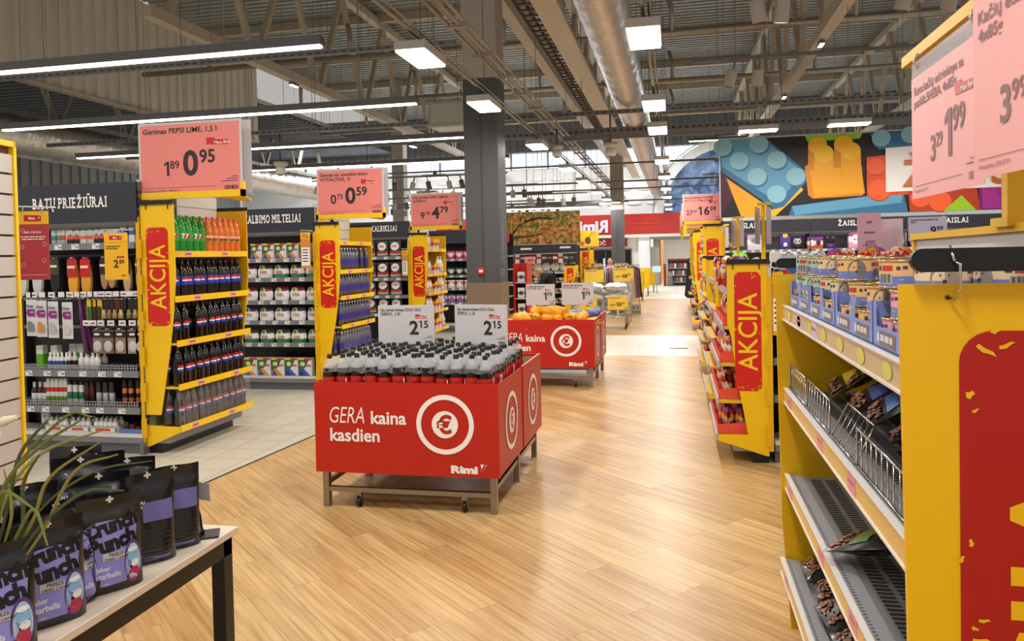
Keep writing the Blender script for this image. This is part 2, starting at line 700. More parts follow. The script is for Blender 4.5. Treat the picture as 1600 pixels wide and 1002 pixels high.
half(3.3, 0, 0, 0)
half(3.75, 3.3, .03, 1)
half(3.86, 3.8, .035, 2)
bl = bpy.data.materials.new('blue_water_print')
bl.use_nodes = True
n_, l_ = bl.node_tree.nodes, bl.node_tree.links
no_ = n_.new('ShaderNodeTexNoise')
no_.inputs['Scale'].default_value = 1.1
no_.inputs['Detail'].default_value = 6
no_.inputs['Distortion'].default_value = 1.5
tc_ = n_.new('ShaderNodeTexCoord')
cr_ = n_.new('ShaderNodeValToRGB')
cr_.color_ramp.elements[0].position, cr_.color_ramp.elements[0].color = .38, lin('#23396b')
cr_.color_ramp.elements[1].position, cr_.color_ramp.elements[1].color = .72, lin('#8fb2d6')
l_.new(tc_.outputs['Object'], no_.inputs['Vector'])
l_.new(no_.outputs['Fac'], cr_.inputs[0])
l_.new(cr_.outputs[0], n_['Principled BSDF'].inputs['Base Color'])
one(ar, 'wall_mural', [bl, WWALL, mt('#a9a9a9', .6)], 'blue water picture in a white arch high on the end wall', 'mural')

# red fascia over the store exit, its letters seen from behind
RF = mt('#b02a22', .5)
fa = MB()
fa.box(-12, .55, 37.9, 38.1, 2.5, 3.5, 0)
fa.box(-12, .55, 37.88, 37.9, 3.0, 3.02, 1)
fa.box(-12, 9, 37.9, 39.6, 2.36, 2.5, 2)
fa.box(.55, 9, 37.9, 38.1, 2.5, 3.5, 2)
fas = fa.build('wall_back.001', [RF, mt('#d2564c', .5), mt('#d8d2c8', .6)], kind='structure')
lt = MB()
lt.text('Rimi', .8, (0, 0, 0), ux=(-1, 0, 0), bold=.045, al='r')
one(lt, 'fascia_lettering', [mt('#cfc9d8', .4)], 'pale letters seen mirrored on the red fascia over the store exit', 'sign', loc=(-4.62, 37.86, 2.66))

# ---------------------------------------------------------------- trusses, purlins
def truss(X, y0, y1, ph, label):
    r = thing('roof_truss', label, 'truss', (X, y0, 5.9))
    r['kind'] = 'structure'
    L = y1 - y0
    MB().box(-.11, .11, 0, L, -.1, .1).build('bottom_chord', TRUSS, r)
    MB().box(-.11, .11, 0, L, 2.75, 2.95).build('top_chord', TRUSS, r)
    y = ph
    while y < L:
        for dy in (-1.45, 1.45):
            e = y + dy
            if 0 <= e <= L:
                MB().bar((0, y + dy * .07, .08), (0, e, 2.78), .12, .12).build('web_brace', TRUSS, r)
        y += 3.0
    return r


truss(-8.75, 11.6, 39, .5, 'long brown lattice roof truss second from the ribbed bulkhead wall')
truss(-2.8, 11.9, 39, .4, 'brown lattice roof truss resting on the grey column by the cable trays')
truss(2.95, 9, 39, 1.2, 'brown lattice roof truss above the spotlights and building block banner')
truss(7.0, 9, 39, 2.0, 'brown lattice roof truss partly behind the hanging pink price sheets')
truss(-18.2, 9, 39, 2, 'brown lattice truss under the low roof beyond the ribbed bulkhead wall')
for k, Y in enumerate((9.5, 13.7, 17.9, 22.1, 26.3, 30.5, 34.7)):
    MB().box(-14.5, 12, Y - .07, Y + .07, 8.72, 8.98).build('ceiling_beam', TRUSS, kind='structure')
# roof hatch frame
MB().box(-5.2, -3.6, 17.9, 19.3, 8.6, 8.99).build('ceiling_hatch', mt('#3a3b3a', .6), kind='structure')


# ---------------------------------------------------------------- columns
def column(X, Y, w, zs, zb, label, top=9.0):
    r = thing('column', label, 'column', (X, Y, 0))
    h = w / 2
    MB().box(-h, h, -h, h, zb, zs).box(-.012, .012, -h - .006, -h, zb, zs, 1).build('shaft', [mt('#4a4c4f', .55), mt('#3a3c3f', .5)], r)
    MB().box(-h, h, -h, h, zs, top).build('upper_shaft', mt('#b4ada4', .6), r)
    MB().box(-h - .01, h + .01, -h - .01, h + .01, 0, zb).build('foot_cladding', mt('#7d6a55', .5, var=.1), r)
    return r


column(-2.82, 11.45, .52, 4.26, 1.2, 'dark grey square column with brown foot behind the two cola price sheets')
column(-2.05, 28.5, .46, 3.2, 1.0, 'dark grey column near the store exit beside the clothes racks', 5.1)
column(-11.2, 30.5, .5, 0.9, .5, 'slim grey column far off between the pink mineral water and dish soap signs')
al = thing('fire_alarm_button', 'small red fire alarm box on the grey column', 'alarm', (-2.85, 11.18, 1.38))
MB().rbox(-.045, .045, -.03, 0, -.05, .05).build('box', mt('#d5281d', .4), al)
MB().box(-.028, .028, -.032, -.03, -.02, .015).build('button', PAPER, al)
cb = MB()
cb.tube([(-2.52, 11.2, 2.3), (-2.52, 11.2, 1.5), (-2.53, 11.19, 1.42)], .012)
cb.box(-2.56, -2.5, 11.14, 11.2, 1.28, 1.42)
one(cb, 'power_cable', [mt('#5b5d60')], 'cable with black plug box running down the column corner', 'cable')


# ---------------------------------------------------------------- long line lights
LGT = mt('#fff4de', .5, em=9)
HOUS = mt('#6b6a6c', .5, .4)


def line_light(Y, x0, x1, z, label, n_hang=4):
    r = thing('line_light', label, 'light', (x0, Y, z), group='long hanging line lights')
    L = x1 - x0
    MB().box(0, L, -.055, .055, .02, .11).build('housing', HOUS, r)
    MB().box(0.02, L - .02, -.04, .04, 0, .02).build('diffuser', LGT, r)
    for i in range(n_hang):
        x = L * (i + .5) / n_hang
        MB().tube([(x, 0, .1), (x, 0, 5.2)], .006, 5).build('hanger_wire', mt('#8d8b88'), r)
    a = area('tube', r, (L / 2, 0, -.012), L - .1, .07, LIN_W * L / 9)
    return r


line_light(7.1, -12, -3.38, 3.7, 'long line light nearest above the shoe care shelves')
line_light(10.1, -10.2, -3.43, 3.7, 'long line light right above the pink price sign reading 0.95')
line_light(13.2, -11.6, -3.48, 3.7, 'long line light ending at the dark grey column')
line_light(16.4, -12, -3.5, 3.7, 'long line light behind the pink sign reading 0.59, third row beyond the column')
line_light(3.9, -12, -3.4, 3.7, 'long line light over the slatted end panel')
line_light(.7, -12, -3.4, 3.7, 'long line light over the sweets table')
for Y, x0, x1, z, lb in ((22, -4.9, -2.1, 2.93, 'lowest line light washing the autumn tree banner'), (25, -4.5, -2.0, 3.2, 'short line light just behind the autumn tree banner'),
                         (28, -4.6, -1.9, 3.42, 'short line light in front of the red fascia, behind the tree banner'), (31, -4.6, -1.8, 3.6, 'farthest short line light in front of the red fascia'),
                         (27, .5, 2.4, 5.35, 'bright line light hung before the arch, next to the block banner')):
    line_light(Y, x0, x1, z, lb, 2)

# ---------------------------------------------------------------- square panel lights in two rows
PAN = mt('#fff6e6', .5, em=8)


def panel_kind():
    r = thing('panel_light', 'x', 'light', group='square panel lights')
    MB().rbox(-.15, .15, -.34, .34, .02, .1).build('housing', mt('#bdb9b2', .5, .3), r)
    MB().box(-.14, .14, -.33, .33, 0, .02).build('diffuser', PAN, r)
    MB().box(-.02, .02, -.05, .05, .1, .2).tube([(0, 0, .1), (0, 0, 5.2)], .005, 4).build('clamp', HOUS, r)
    return Kind(r)


PK = panel_kind()
rows = [(-2.36, (.3, 3.7, 7.1, 9.6, 13.45, 17.3, 20.4, 24.2, 27.5)), (-.24, (-3, .3, 3.6, 7.0, 10.25, 12.35, 16.6, 20.1, 23.8, 27.4, 31.5, 35))]
ordn = ('nearest', 'second', 'third', 'fourth', 'fifth', 'sixth', 'seventh', 'eighth', 'ninth', 'tenth', 'eleventh', 'twelfth')
for X, ys in rows:
    for i, Y in enumerate(ys):
        t = PK.put((X, Y, 3.5), label=ordn[i] + (' panel light of the row passing the grey column' if X < -1 else ' panel light of the row under the silver duct'))
        area('lamp', t, (0, 0, -.012), .28, .66, PAN_W)
for X, Y, lb in ((-9.3, 19.5, 'square panel light far off over the washing powder shelves'), (-6.4, 20.2, 'square panel light far off between the pink signs 0.59 and 4.79'), (-8.2, 25, 'square panel light far off behind the pink sign 4.79'),
                 (5, 6, 'panel light over the toy aisle near the hanging pink sheets'), (5, 11, 'panel light over the toy aisle before the block banner'), (4, 1, 'panel light over the pet food aisle'), (3, 14.4, 'panel light just before the block banner, middle one'), (1.5, 14.6, 'added panel light brightening the toys, nearest the aisle'), (5.2, 14.4, 'added panel light brightening the toys, by the pink sheets')):  # aisle-side and sheet-side panels by the banner are added to brighten the toys
    t = PK.put((X, Y, 3.75), PI / 2, label=lb)
    area('lamp', t, (0, 0, -.012), .28, .66, PAN_W * 1.5)
for X, lb in ((-2.36, 'thin steel conduit passing in front of the grey column'), (-.24, 'thin steel conduit carrying the panel lights under the silver duct')):
    one(MB().tube([(X, .2, 3.7), (X, 36, 3.7)], .02, 6).tube([(X + .05, .2, 3.72), (X + .05, 36, 3.72)], .012, 5), 'conduit', [STEEL], lb, 'conduit')
bn = MB()
for i, dx in enumerate((-.09, -.03, .03, .09)):
    bn.tube([(-2.27 + dx, 1.5, 4.1 + (i % 2) * .03), (-2.27 + dx, 36, 4.1 + (i % 2) * .03)], .022, 6)
for i in range(28):
    bn.box(-2.4, -2.14, 2 + i * 1.2, 2.05 + i * 1.2, 4.06, 4.09)
one(bn, 'conduit', [mt('#a39e97', .4, .5)], 'bundle of four grey conduits passing above the grey column face', 'conduit')

hb = thing('added_wall_light', 'x', 'light', group='added lamps brightening the end wall')  # lamp row added under the roof to brighten the end wall
MB().rbox(-.9, .9, -.12, .12, 0, .1, b=.02).tube([(0, 0, .1), (0, 0, 1.7)], .01, 5).build('housing', HOUS, hb)
MB().box(-.85, .85, -.1, .1, -.012, 0).build('diffuser', PAN, hb)
WALL_FILL = Kind(hb)
for i, X in enumerate((-19, -14.5, -10, -6, -2, 2)):
    t = WALL_FILL.put((X, 35.2, 7.2), label='added lamp under the roof brightening the end wall, %s in its row' % ordn[i])
    area('lamp', t, (0, 0, -.02), 1.7, .2, 170, (.95, .98, 1))
# daylight entering through the clerestory panes
dl = area('clerestory_daylight', None, (-7, 39.3, 6.45), 28, .7, 260, (.8, .9, 1))
dl.rotation_euler = (math.radians(-70), 0, 0)

# ---------------------------------------------------------------- duct, trays, pipes
dk = bpy.data.materials.new('foil_duct')
dk.use_nodes = True
n_, l_ = dk.node_tree.nodes, dk.node_tree.links
b_ = n_['Principled BSDF']
b_.inputs['Metallic'].default_value = .9
b_.inputs['Roughness'].default_value = .33
b_.inputs['Base Color'].default_value = lin('#c9c1b6')
no_ = n_.new('ShaderNodeTexNoise')
no_.inputs['Scale'].default_value = 5
no_.inputs['Detail'].default_value = 5
bu_ = n_.new('ShaderNodeBump')
bu_.inputs['Strength'].default_value = .5
bu_.inputs['Distance'].default_value = .05
tc_ = n_.new('ShaderNodeTexCoord')
l_.new(tc_.outputs['Object'], no_.inputs['Vector'])
l_.new(no_.outputs['Fac'], bu_.inputs['Height'])
l_.new(bu_.outputs[0], b_.inputs['Normal'])


def duct(X, Z, r, y0, y1, label, n=20):
    t = thing('air_duct', label, 'duct', (X, y0, Z))
    pts, rr = [], []
    y = 0
    i = 0
    while y <= y1 - y0:
        pts.append((0, y, 0))
        rr.append(r if i % 4 else r * 1.035)
        i += 1
        y += .16
    MB().tube(pts, rr, n).build('pipe', dk, t)
    y = 1.0
    while y < y1 - y0:
        mb = MB()
        mb.tube([(-.02, y, r), (-.02, y, 9 - Z)], .006, 4)
        mb.build('hanger_wire', HOUS, t)
        y += 3
    return t


duct(-.82, 4.62, .31, 3, 39, 'big silver foil air duct running along the aisle ceiling')
duct(-15.6, 4.75, .5, 8, 36, 'silver foil duct beyond the ribbed bulkhead above the shoe care sign', 14)
duct(-17.3, 5.0, .45, 8, 36, 'silver foil duct farther beyond the ribbed bulkhead', 14)

tr = thing('cable_tray', 'pale perforated cable tray beside the silver duct', 'cable tray', (-1.75, 3, 5.15))
MB().box(-.17, .17, 0, 34, 0, .012).box(-.18, -.17, 0, 34, 0, .07).box(.17, .18, 0, 34, 0, .07).build('channel', mt('#cfc2ae', .5, .2, var=.2, sc=14), tr)
for X, Z, lb in ((-2.2, 5.55, 'rusty cable ladder between the column and the pale tray'), (-1.25, 5.75, 'dark cable ladder above the silver duct')):
    t = thing('cable_ladder', lb, 'cable tray', (X, 3, Z))
    mb = MB()
    for i in range(110):
        mb.box(-.2, .2, i * .3, i * .3 + .04, 0, .03)
    mb.box(-.22, -.2, 0, 33, -.03, .06).box(.2, .22, 0, 33, -.03, .06)
    mb.build('rungs', mt('#6e5a4a', .6), t)
    MB().tube([(-.08, 0, .06), (-.08, 33, .06)], .03, 6).tube([(.05, 0, .06), (.05, 33, .06)], .025, 6).build('cables', mt('#4a4440', .6), t)


def rail(Y, Z, x0, x1, label, h=.08, perf=True):
    t = thing('ceiling_rail', label, 'rail', (x0, Y, Z), group='perforated ceiling rails')
    L = x1 - x0
    MB().box(0, L, -.025, .025, 0, h).build('channel', mt('#7d7a78', .45, .5), t)
    if perf:
        mb = MB()
        for i in range(int(L / .14)):
            mb.box(i * .14 + .03, i * .14 + .1, -.027, -.025, h * .35, h * .65)
        mb.build('slots', mt('#3c3a39', .7), t)
    for i in range(int(L / 3) + 1):
        MB().tube([(i * 3 + .4, 0, h), (i * 3 + .4, 0, 9 - Z)], .006, 4).build('hanger_wire', HOUS, t)


rail(14.5, 4.2, -13.5, 7, 'perforated rail crossing the hall just beyond the grey column')
rail(17, 4.22, -13.5, 7, 'second perforated rail crossing the hall beyond the grey column', .14)
rail(10.9, 4.7, -14, -3.1, 'perforated rail above the pink sign 0.95', .07)
rail(20.5, 3.95, -10, 5, 'plain thin rail third beyond the column', .05, False)
rail(24, 3.8, -10, 5, 'plain thin rail fourth beyond the column', .05, False)
rail(28, 3.9, -10, 5, 'plain thin rail fifth beyond the column', .05, False)
rail(33, 3.8, -9, 5, 'plain thin rail nearest the red fascia', .06, False)
rail(15.6, 3.9, -2.2, 7, 'dark rail along the top of the block banner', .1, False)
PIPE = mt('#b5a896', .35, .6, var=.2, sc=10)
for Y, x0, x1, lb in ((18.4, -14, 12, 'insulated roof pipe nearest, passing behind the column head'), (23.5, -14, 12, 'insulated roof pipe second from the front'), (29, -14, 12, 'insulated roof pipe third from the front')):
    mb = MB().tube([(x0, Y, 6.7), (x1, Y, 6.7)], .075, 8)
    for i in range(7):
        xx = x0 + 2 + i * 4
        mb.tube([(xx, Y, 6.7), (xx, Y, 7.3), (xx - .1, Y + .1, 7.6)], .06, 6)
    one(mb, 'roof_pipe', [PIPE], lb, 'pipe')
ah = thing('air_heater', 'grey green box heater hung beside the column head', 'heater', (-3.72, 12.6, 3.8))
MB().rbox(-.34, .34, -.1, .55, 0, .44, b=.02).build('case', mt('#a9aca0', .5, .2), ah)
MB().box(-.28, .28, -.108, -.1, .06, .38).build('front_plate', mt('#b8bbb0', .5), ah)
for s in (-.3, .3):
    MB().tube([(s, .2, .43), (s, .2, 5.1)], .008, 5).build('hanger_rod', HOUS, ah)


# ---------------------------------------------------------------- spotlights on tracks
BULB = mt('#fff3dc', .5, em=25)


def spot_kind(on):
    r = thing('spotlight', 'x', 'spotlight')
    MB().lathe([(.0, -.13), (.062, -.13), (.065, -.14), (.065, -.32), (.058, -.33)], 12).build('housing', mt('#b1aba3', .5) if on < 2 else mt('#55534f', .5), r)
    MB().lathe([(.0, -.318), (.056, -.318)], 12).build('lens', BULB if on else mt('#77736c', .4), r)
    MB().box(-.01, .01, -.03, .03, -.13, .01).build('yoke', HOUS, r)
    return Kind(r)


ON, OFF, ONB = spot_kind(1), spot_kind(0), spot_kind(2)


def track(Y, Z, x0, x1, label, spots, far=False):
    t = thing('lighting_track', label, 'track', (x0, Y, Z), group='lighting tracks')
    MB().box(0, x1 - x0, -.02, .02, 0, .04).build('channel', HOUS, t)
    for x in (.3, x1 - x0 - .3):
        MB().tube([(x, 0, .04), (x, 0, 9 - Z)], .005, 4).build('hanger_wire', HOUS, t)
    for x, on, sl in spots:
        k = (ONB if far else ON) if on else OFF
        k.put((x, Y, Z), (R.uniform(.25, .5) if on else .05, R.uniform(-.2, .3), 0), label=sl, group='track spotlights')


track(7.2, 3.95, .35, 4.2, 'lighting track nearest above the pet food shelves', [(.72, 0, 'unlit grey spotlight on the nearest track'), (.98, 1, 'lit spotlight on the nearest track, beside an unlit one'), (2.35, 1, 'lit spotlight on the nearest track, farthest along it'), (2.02, 0, 'unlit spotlight on the nearest track above the pink sheets')])
track(9.9, 3.95, .25, 4.4, 'second lighting track above the pet food shelves', [(.76, 0, 'unlit grey spotlight on the second track'), (1.05, 1, 'lit spotlight on the second track, over the block banner')])
fs = 'one of the small far spotlights on the tracks over the middle aisles'
for k, (Y, Z, x0, x1) in enumerate(((18.5, 3.62, -9.2, -4.0), (20.5, 3.5, -9.5, -3.6), (23, 3.45, -10, -3.6), (26, 3.45, -10.5, -4), (29.5, 3.6, -11, -4), (24, 4.3, 1.2, 3.4), (29, 4.4, 1.0, 3.2), (21.5, 3.3, -4.2, -2.4))):
    n = 6 if x1 - x0 > 4 else 2
    sp = []
    for i in range(n):
        x = x0 + (x1 - x0) * (i + .6) / n
        sp += [(x, 1, fs), (x - .32, 0, fs)]
    track(Y, Z, x0, x1, 'lighting track over the middle aisles, %s row beyond the column' % ordn[k], sp, True)


def flood(loc, lb, rz=0):
    t = thing('flood_light', lb, 'light', loc, rz)
    MB().box(-.05, .05, -.16, .16, 0, .05).build('housing', HOUS, t)
    MB().box(-.04, .04, -.15, .15, -.012, 0).build('diffuser', PAN, t)


flood((2.95, 16.6, 5.72), 'small flood light under the truss above the block banner')
flood((2.95, 22, 5.72), 'second small flood light along the truss above the block banner')
flood((-8.75, 16.8, 5.72), 'small flood light under the truss beside the ribbed bulkhead wall')
flood((-5.9, 17.0, 4.17), 'small flood light beside the grey box heater')


def globe(loc, zt, lb, s=1):
    t = thing('dome_camera', lb, 'camera', loc)
    MB().ball((0, 0, 0), .11 * s, 14, 9).build('globe', mt('#d5d0c8', .3), t)
    MB().lathe([(0, .17 * s), (.14 * s, .17 * s), (.14 * s, .1 * s), (.09 * s, .07 * s)], 14).build('collar', mt('#c6c1ba', .4), t)
    MB().tube([(0, 0, .16 * s), (0, 0, zt - loc[2])], .02, 6).build('rod', HOUS, t)
    MB().lathe([(.0, -.112 * s), (.05 * s, -.1 * s), (.07 * s, -.085 * s)], 12).build('lens', BLK, t)


globe((-7.9, 14.5, 3.45), 4.2, 'round white globe camera hanging left of the pink sign 0.59')
globe((-1.15, 14.5, 3.5), 4.2, 'round globe camera hanging beside the silver duct')
globe((-2.27, 15.2, 3.62), 4.1, 'white dome camera hanging on the conduit bundle', .9)
globe((-8.4, 7.6, 2.9), 3.7, 'small white dome camera above the shoe care sign', .45)
ex = thing('exit_sign', 'small dark exit sign with a white arrow far beyond the mineral water sign', 'sign', (-7.05, 17.0, 2.95))
MB().box(-.2, .2, 0, .04, 0, .22).build('panel', mt('#17362a', .4), ex)
MB().box(-.08, .06, -.003, 0, .09, .13).poly([(.06, -.003, .05), (.15, -.003, .11), (.06, -.003, .17)]).build('arrow', PAPER, ex)
MB().tube([(0, .02, .22), (0, .02, 1.3)], .006, 4).build('hanger_wire', HOUS, ex)

# ================================================================ builders shared by both sides
RIMI = mt('#c4161c', .4)
SLAT = mt('#cfc8bc', .5)


def badge(mb, x, z, w, h, y=-.004, mr=0, mw=1, txt='Rimi'):
    mb.poly([(x - w / 2, y, z - h / 2), (x + w / 2, y, z - h / 2 - .06 * h), (x + w / 2, y, z + h / 2 - .1 * h), (x - w / 2, y, z + h / 2 + .05 * h)], mr)
    mb.text(txt, h * .62, (x - .04 * w, y - .001, z - h * .24), m=mw, bold=.03, al='c')
    mb.poly([(x + w * .33, y - .001, z + h * .05), (x + w * .4, y - .001, z - h * .18), (x + w * .43, y - .001, z + h * .22)], mw)


def barcode(mb, x, z, w, h, y, m=0):
    t = x
    rr = random.Random(3)
    while t < x + w:
        a = rr.choice((.01, .018, .03)) * w
        mb.poly([(t, y, z), (t + a, y, z), (t + a, y, z + h), (t, y, z + h)], m)
        t += a + rr.choice((.012, .02, .03)) * w


def price_sheet(r, w, h, color, lines, old, new, frame=SILV, old_c='', badge_t='Mano Rimi', foot='', detail=True, px=.585, dark=INK):
    """sheet facing -y, bottom centre at the thing's origin"""
    t = .006
    if frame:
        MB().box(-w / 2, w / 2, 0, .008, 0, h).build('frame', frame, r)
    m = .02 * w if frame else 0
    MB().box(-w / 2 + m, w / 2 - m, -.002, -.0005, m, h - m).build('sheet', color, r)
    mb = MB()
    y = -.0035
    for i, l_ in enumerate(lines):
        if l_ == '~':
            mb.words(-w / 2 + .05 * w, h * (.86 - .1 * i), w * .6, h * .045, y)
            continue
        mb.text(l_, h * .1, (-w / 2 + .05 * w, y, h * (.85 - .1 * i)), bold=.018, width=min(.72 * w, tw(l_, h * .1, .018) * 1.12))
    s = h * (.47 if len(new) < 5 else .4)
    nw = 0
    if '.' in new:
        a, c = new.split('.')
        x = w * (px if len(new) < 5 else max(px, .68)) - w / 2
        nw = tw(a, s)
        mb.text(a, s, (x, y, h * .27), bold=.03, al='r')
        mb.text(c, s * .53, (x + w * .012, y, h * .27 + s * .34), bold=.025)
    if old:
        a, c = old.split('.')
        x = w * (px if len(new) < 5 else max(px, .68)) - w / 2 - nw - w * .035
        cw = tw(c, s * .32, .015)
        mb.text(c, s * .32, (x, y, h * .27 + s * .2), bold=.015, al='r')
        mb.text(a, s * .58, (x - cw - w * .01, y, h * .27), bold=.02, al='r')
    if foot:
        mb.text(foot, h * .035, (-w / 2 + .05 * w, y, h * .05))
        mb.poly([(-w / 2 + .05 * w, y, h * .1), (w * .25, y, h * .1), (w * .25, y, h * .104), (-w / 2 + .05 * w, y, h * .104)])
    if detail:
        barcode(mb, w * .33, h * .05, w * .13, h * .055, y)
        for k in range(3):
            mb.poly([(w * (.3 + .05 * k), y, h * (.16 + .03 * k)), (w * .46, y, h * (.16 + .03 * k)), (w * .46, y, h * (.168 + .03 * k)), (w * (.3 + .05 * k), y, h * (.168 + .03 * k))])
    mb.build('lettering', dark, r)
    if badge_t:
        mb = MB()
        bx_, bz = w * .27, h * .69
        mb.poly([(bx_ - w * .1, y, bz - h * .02), (bx_ + w * .11, y, bz - h * .03), (bx_ + w * .11, y, bz + h * .035), (bx_ - w * .02, y, bz + h * .045), (bx_ - w * .02, y, bz + h * .07), (bx_ - w * .1, y, bz + h * .075)], 0)
        mb.text(badge_t, h * .055, (bx_ + w * .05, y - .001, bz - h * .015), m=1, bold=.015, al='c')
        mb.build('badge', [RIMI, PAPER], r)
    return r


def top_sign(X, Y, Z, label, lines, old, new, w=.92, h=.6, pink=None, rz=0, rear=.12, foot='Kaina galioja: 2025 07 01 - 2025 07 14', group='pink price signs on the endcap tops'):
    r = thing('price_sign', label, 'price sign', (X, Y, Z), rz, group)
    price_sheet(r, w, h, pink or PINK, lines, old, new, foot=foot)
    if rear:
        MB().bar((-w / 2, .015, .0), (w / 2 + .01, .015 + rear, 0), .006, .006).grid(lambda u, v: (-w / 2 + u * w + .01 * u, .015 + u * rear, .01 + v * h), 1, 1, 0, False).build('rear_sheet', SILV, r)
    mb = MB()
    mb.box(-w / 2 - .01, w / 2 + .01, -.012, .03, -.03, .025)
    mb.box(-w / 2 - .01, -w / 2 + .015, -.012, .03, -.03, .09).box(w / 2 - .015, w / 2 + .01, -.012, .03, -.03, .09)
    mb.box(-w / 2 + .02, -w / 2 + .07, .0, .05, -.25, -.03)
    mb.prism([(w * .25, .03), (w / 2, .03), (w * .27, .5), (w * .2, .5)], 'z', -.03, -.02)
    mb.build('holder', YEL, r)
    return r


def akcija(mb, x0, x1, z0, z1, y, mr, my, seed=1):
    """worn red sticker with rounded corners; AKCIJA reads upwards"""
    w, h = x1 - x0, z1 - z0
    rad = w * .22
    pts = []
    for cx, cz, a0 in ((x1 - rad, z0 + rad, -90), (x1 - rad, z1 - rad, 0), (x0 + rad, z1 - rad, 90), (x0 + rad, z0 + rad, 180)):
        for k in range(6):
            a = math.radians(a0 + 18 * k)
            pts.append((cx + rad * math.cos(a), y, cz + rad * math.sin(a)))
    mb.poly(pts, mr)
    mb.text('AKCIJA', w * 1.02, (x1 - w * .16, y - .001, z0 + h * .17), ux=(0, 0, 1), uz=(-1, 0, 0), m=my, bold=.008, width=h * .655)
    rr = random.Random(seed)
    for i in range(26):
        e = rr.random()
        if e < .35:
            c = (rr.uniform(x0 + .03 * w, x1 - .03 * w), z0 + rr.uniform(.01, .045) * h)
        elif e < .6:
            c = (rr.uniform(x0 + .05 * w, x1 - .05 * w), z1 - rr.uniform(.012, .06) * h)
        else:
            c = (rr.choice((x0 + rr.uniform(.01, .08) * w, x1 - rr.uniform(.01, .08) * w)), rr.uniform(z0 + .05 * h, z1 - .05 * h))
        a = rr.uniform(0, PI)
        l_, t_ = rr.uniform(.025, .075) * w, rr.uniform(.01, .026) * w
        d, n = (math.cos(a), math.sin(a)), (-math.sin(a), math.cos(a))
        mb.poly([(c[0] + d[0] * l_ * i_ + n[0] * t_ * j_, y - .0012, c[1] + d[1] * l_ * i_ + n[1] * t_ * j_) for i_, j_ in ((-1, -.3), (-.2, -1), (.5, -.5), (1, .2), (.3, 1), (-.6, .6))], my)


def endcap(label, X, Y, L, side, H, levels, w=.31, zb=.33, depth=.32, lip=None, st=(.05, .82), body=YEL, rail=YEL, group=None, backH=None, tags=True, back=SLAT, brk=True, far=True):
    """yellow promotion shelf at the end of a gondola. Local x points into the aisle."""
    r = thing('promotion_shelf', label, 'shelf', (X, Y, 0), 0, group)
    sx = side
    P_ = lambda mb, name, mats: mb.build(name, mats, r)
    bH = backH or H
    mb = MB().box(-.03 * sx, 0, 0, L, .12, bH)
    z = .3
    while z < bH:
        mb.box(0, .002 * sx, 0, L, z, z + .008, 1)
        z += .12
    P_(mb, 'back_panel', [back, mt('#8f877a', .6)])
    prof = [(0, zb), (.45, zb), (.6, zb + .25), (.78, zb + .55), (.91, zb + .85), (1, zb + 1.15 if H > 1.8 else zb + .95), (1, H), (0, H)]
    pr = [(sx * w * a, z) for a, z in prof]
    if sx < 0:
        pr = pr[::-1]
    P_(MB().prism(pr, 'y', -.012, 0), 'side_panel', body)
    sp = MB()
    x0, x1 = sorted((sx * .05 * w / .31, sx * (w - .055 * w / .31)))
    sh = st[1] if H > 1.8 else st[1] * .96
    akcija(sp, x0, x1, H - st[0] - .14 - sh if H > 1.8 else H - .06 - sh, H - st[0] - .14 if H > 1.8 else H - .06, -.014, 0, 1, int(Y * 10))
    P_(sp, 'sticker', [STK, mt('#f7cf10', .4)])
    if far:
        P_(MB().prism(pr, 'y', L, L + .012), 'side_panel', body)
    mb = MB()
    mb.box(-.02 * sx, w * sx, -.03, -.0125, H, H + .035)
    for a in (.2, .85):
        mb.tube([(w * sx * a, -.02, H + .03), (w * sx * a, -.02, H - .04)], .004, 5)
    P_(mb, 'hanging_bar', BLK)
    mb = MB().box(-.02 * sx, w * sx, L + .013, L + .03, H, H + .035)
    P_(mb, 'hanging_bar', BLK)
    if brk:
        mb = MB()
        mb.box(-.03 * sx, 0, -.03, 0, .1, H - .1)
        z = .1
        while z < H - .3:
            mb.box(-.03 * sx, .02 * sx, -.035, -.03, z + .04, z + .2)
            z += .3
        P_(mb, 'bracket', YELD)
    for i, (z, d) in enumerate(levels):
        s_ = MB().box(.002 * sx, (d - .01) * sx, .004, L - .004, z - .02, z).build('shelf', mt('#d9b21a', .5) if body is YEL else GREY, r)
        MB().box((d - .01) * sx, (d + .004) * sx, -.01, L + .005, z - .03, z + .022).build('price_rail', rail, s_)
        if tags:
            for k, yy in enumerate((.12, .62)):
                mb = MB().box((d + .004) * sx, (d + .007) * sx, L * yy + .1 * (i % 2), L * yy + .1 * (i % 2) + .09, z - .024, z + .016)
                mb.box((d + .007) * sx, (d + .0075) * sx, L * yy + .1 * (i % 2) + .01, L * yy + .1 * (i % 2) + .08, z - .008, z, 1)
                mb.build('price_tag', [mt('#e39aa0', .5), INK], s_)
    P_(MB().box(0, (levels[0][1] - .12) * sx, 0, L, .09, .17).box(0, .12 * sx, .02, L - .02, 0, .09, 1), 'base', [GREY, BLK])  # black lower box puts the shadow under the base into the colour
    pz = levels[0][0]
    pp = [(0, .06), (0.02 * sx, .06), (levels[0][1] * sx * .98, pz - .03), (levels[0][1] * sx * .98, pz + .01), (0, pz + .02)]
    P_(MB().prism(pp, 'y', -.01, .006), 'base_bracket', YEL)
    return r


SLOT = mt('#3c3d40', .5, .4)


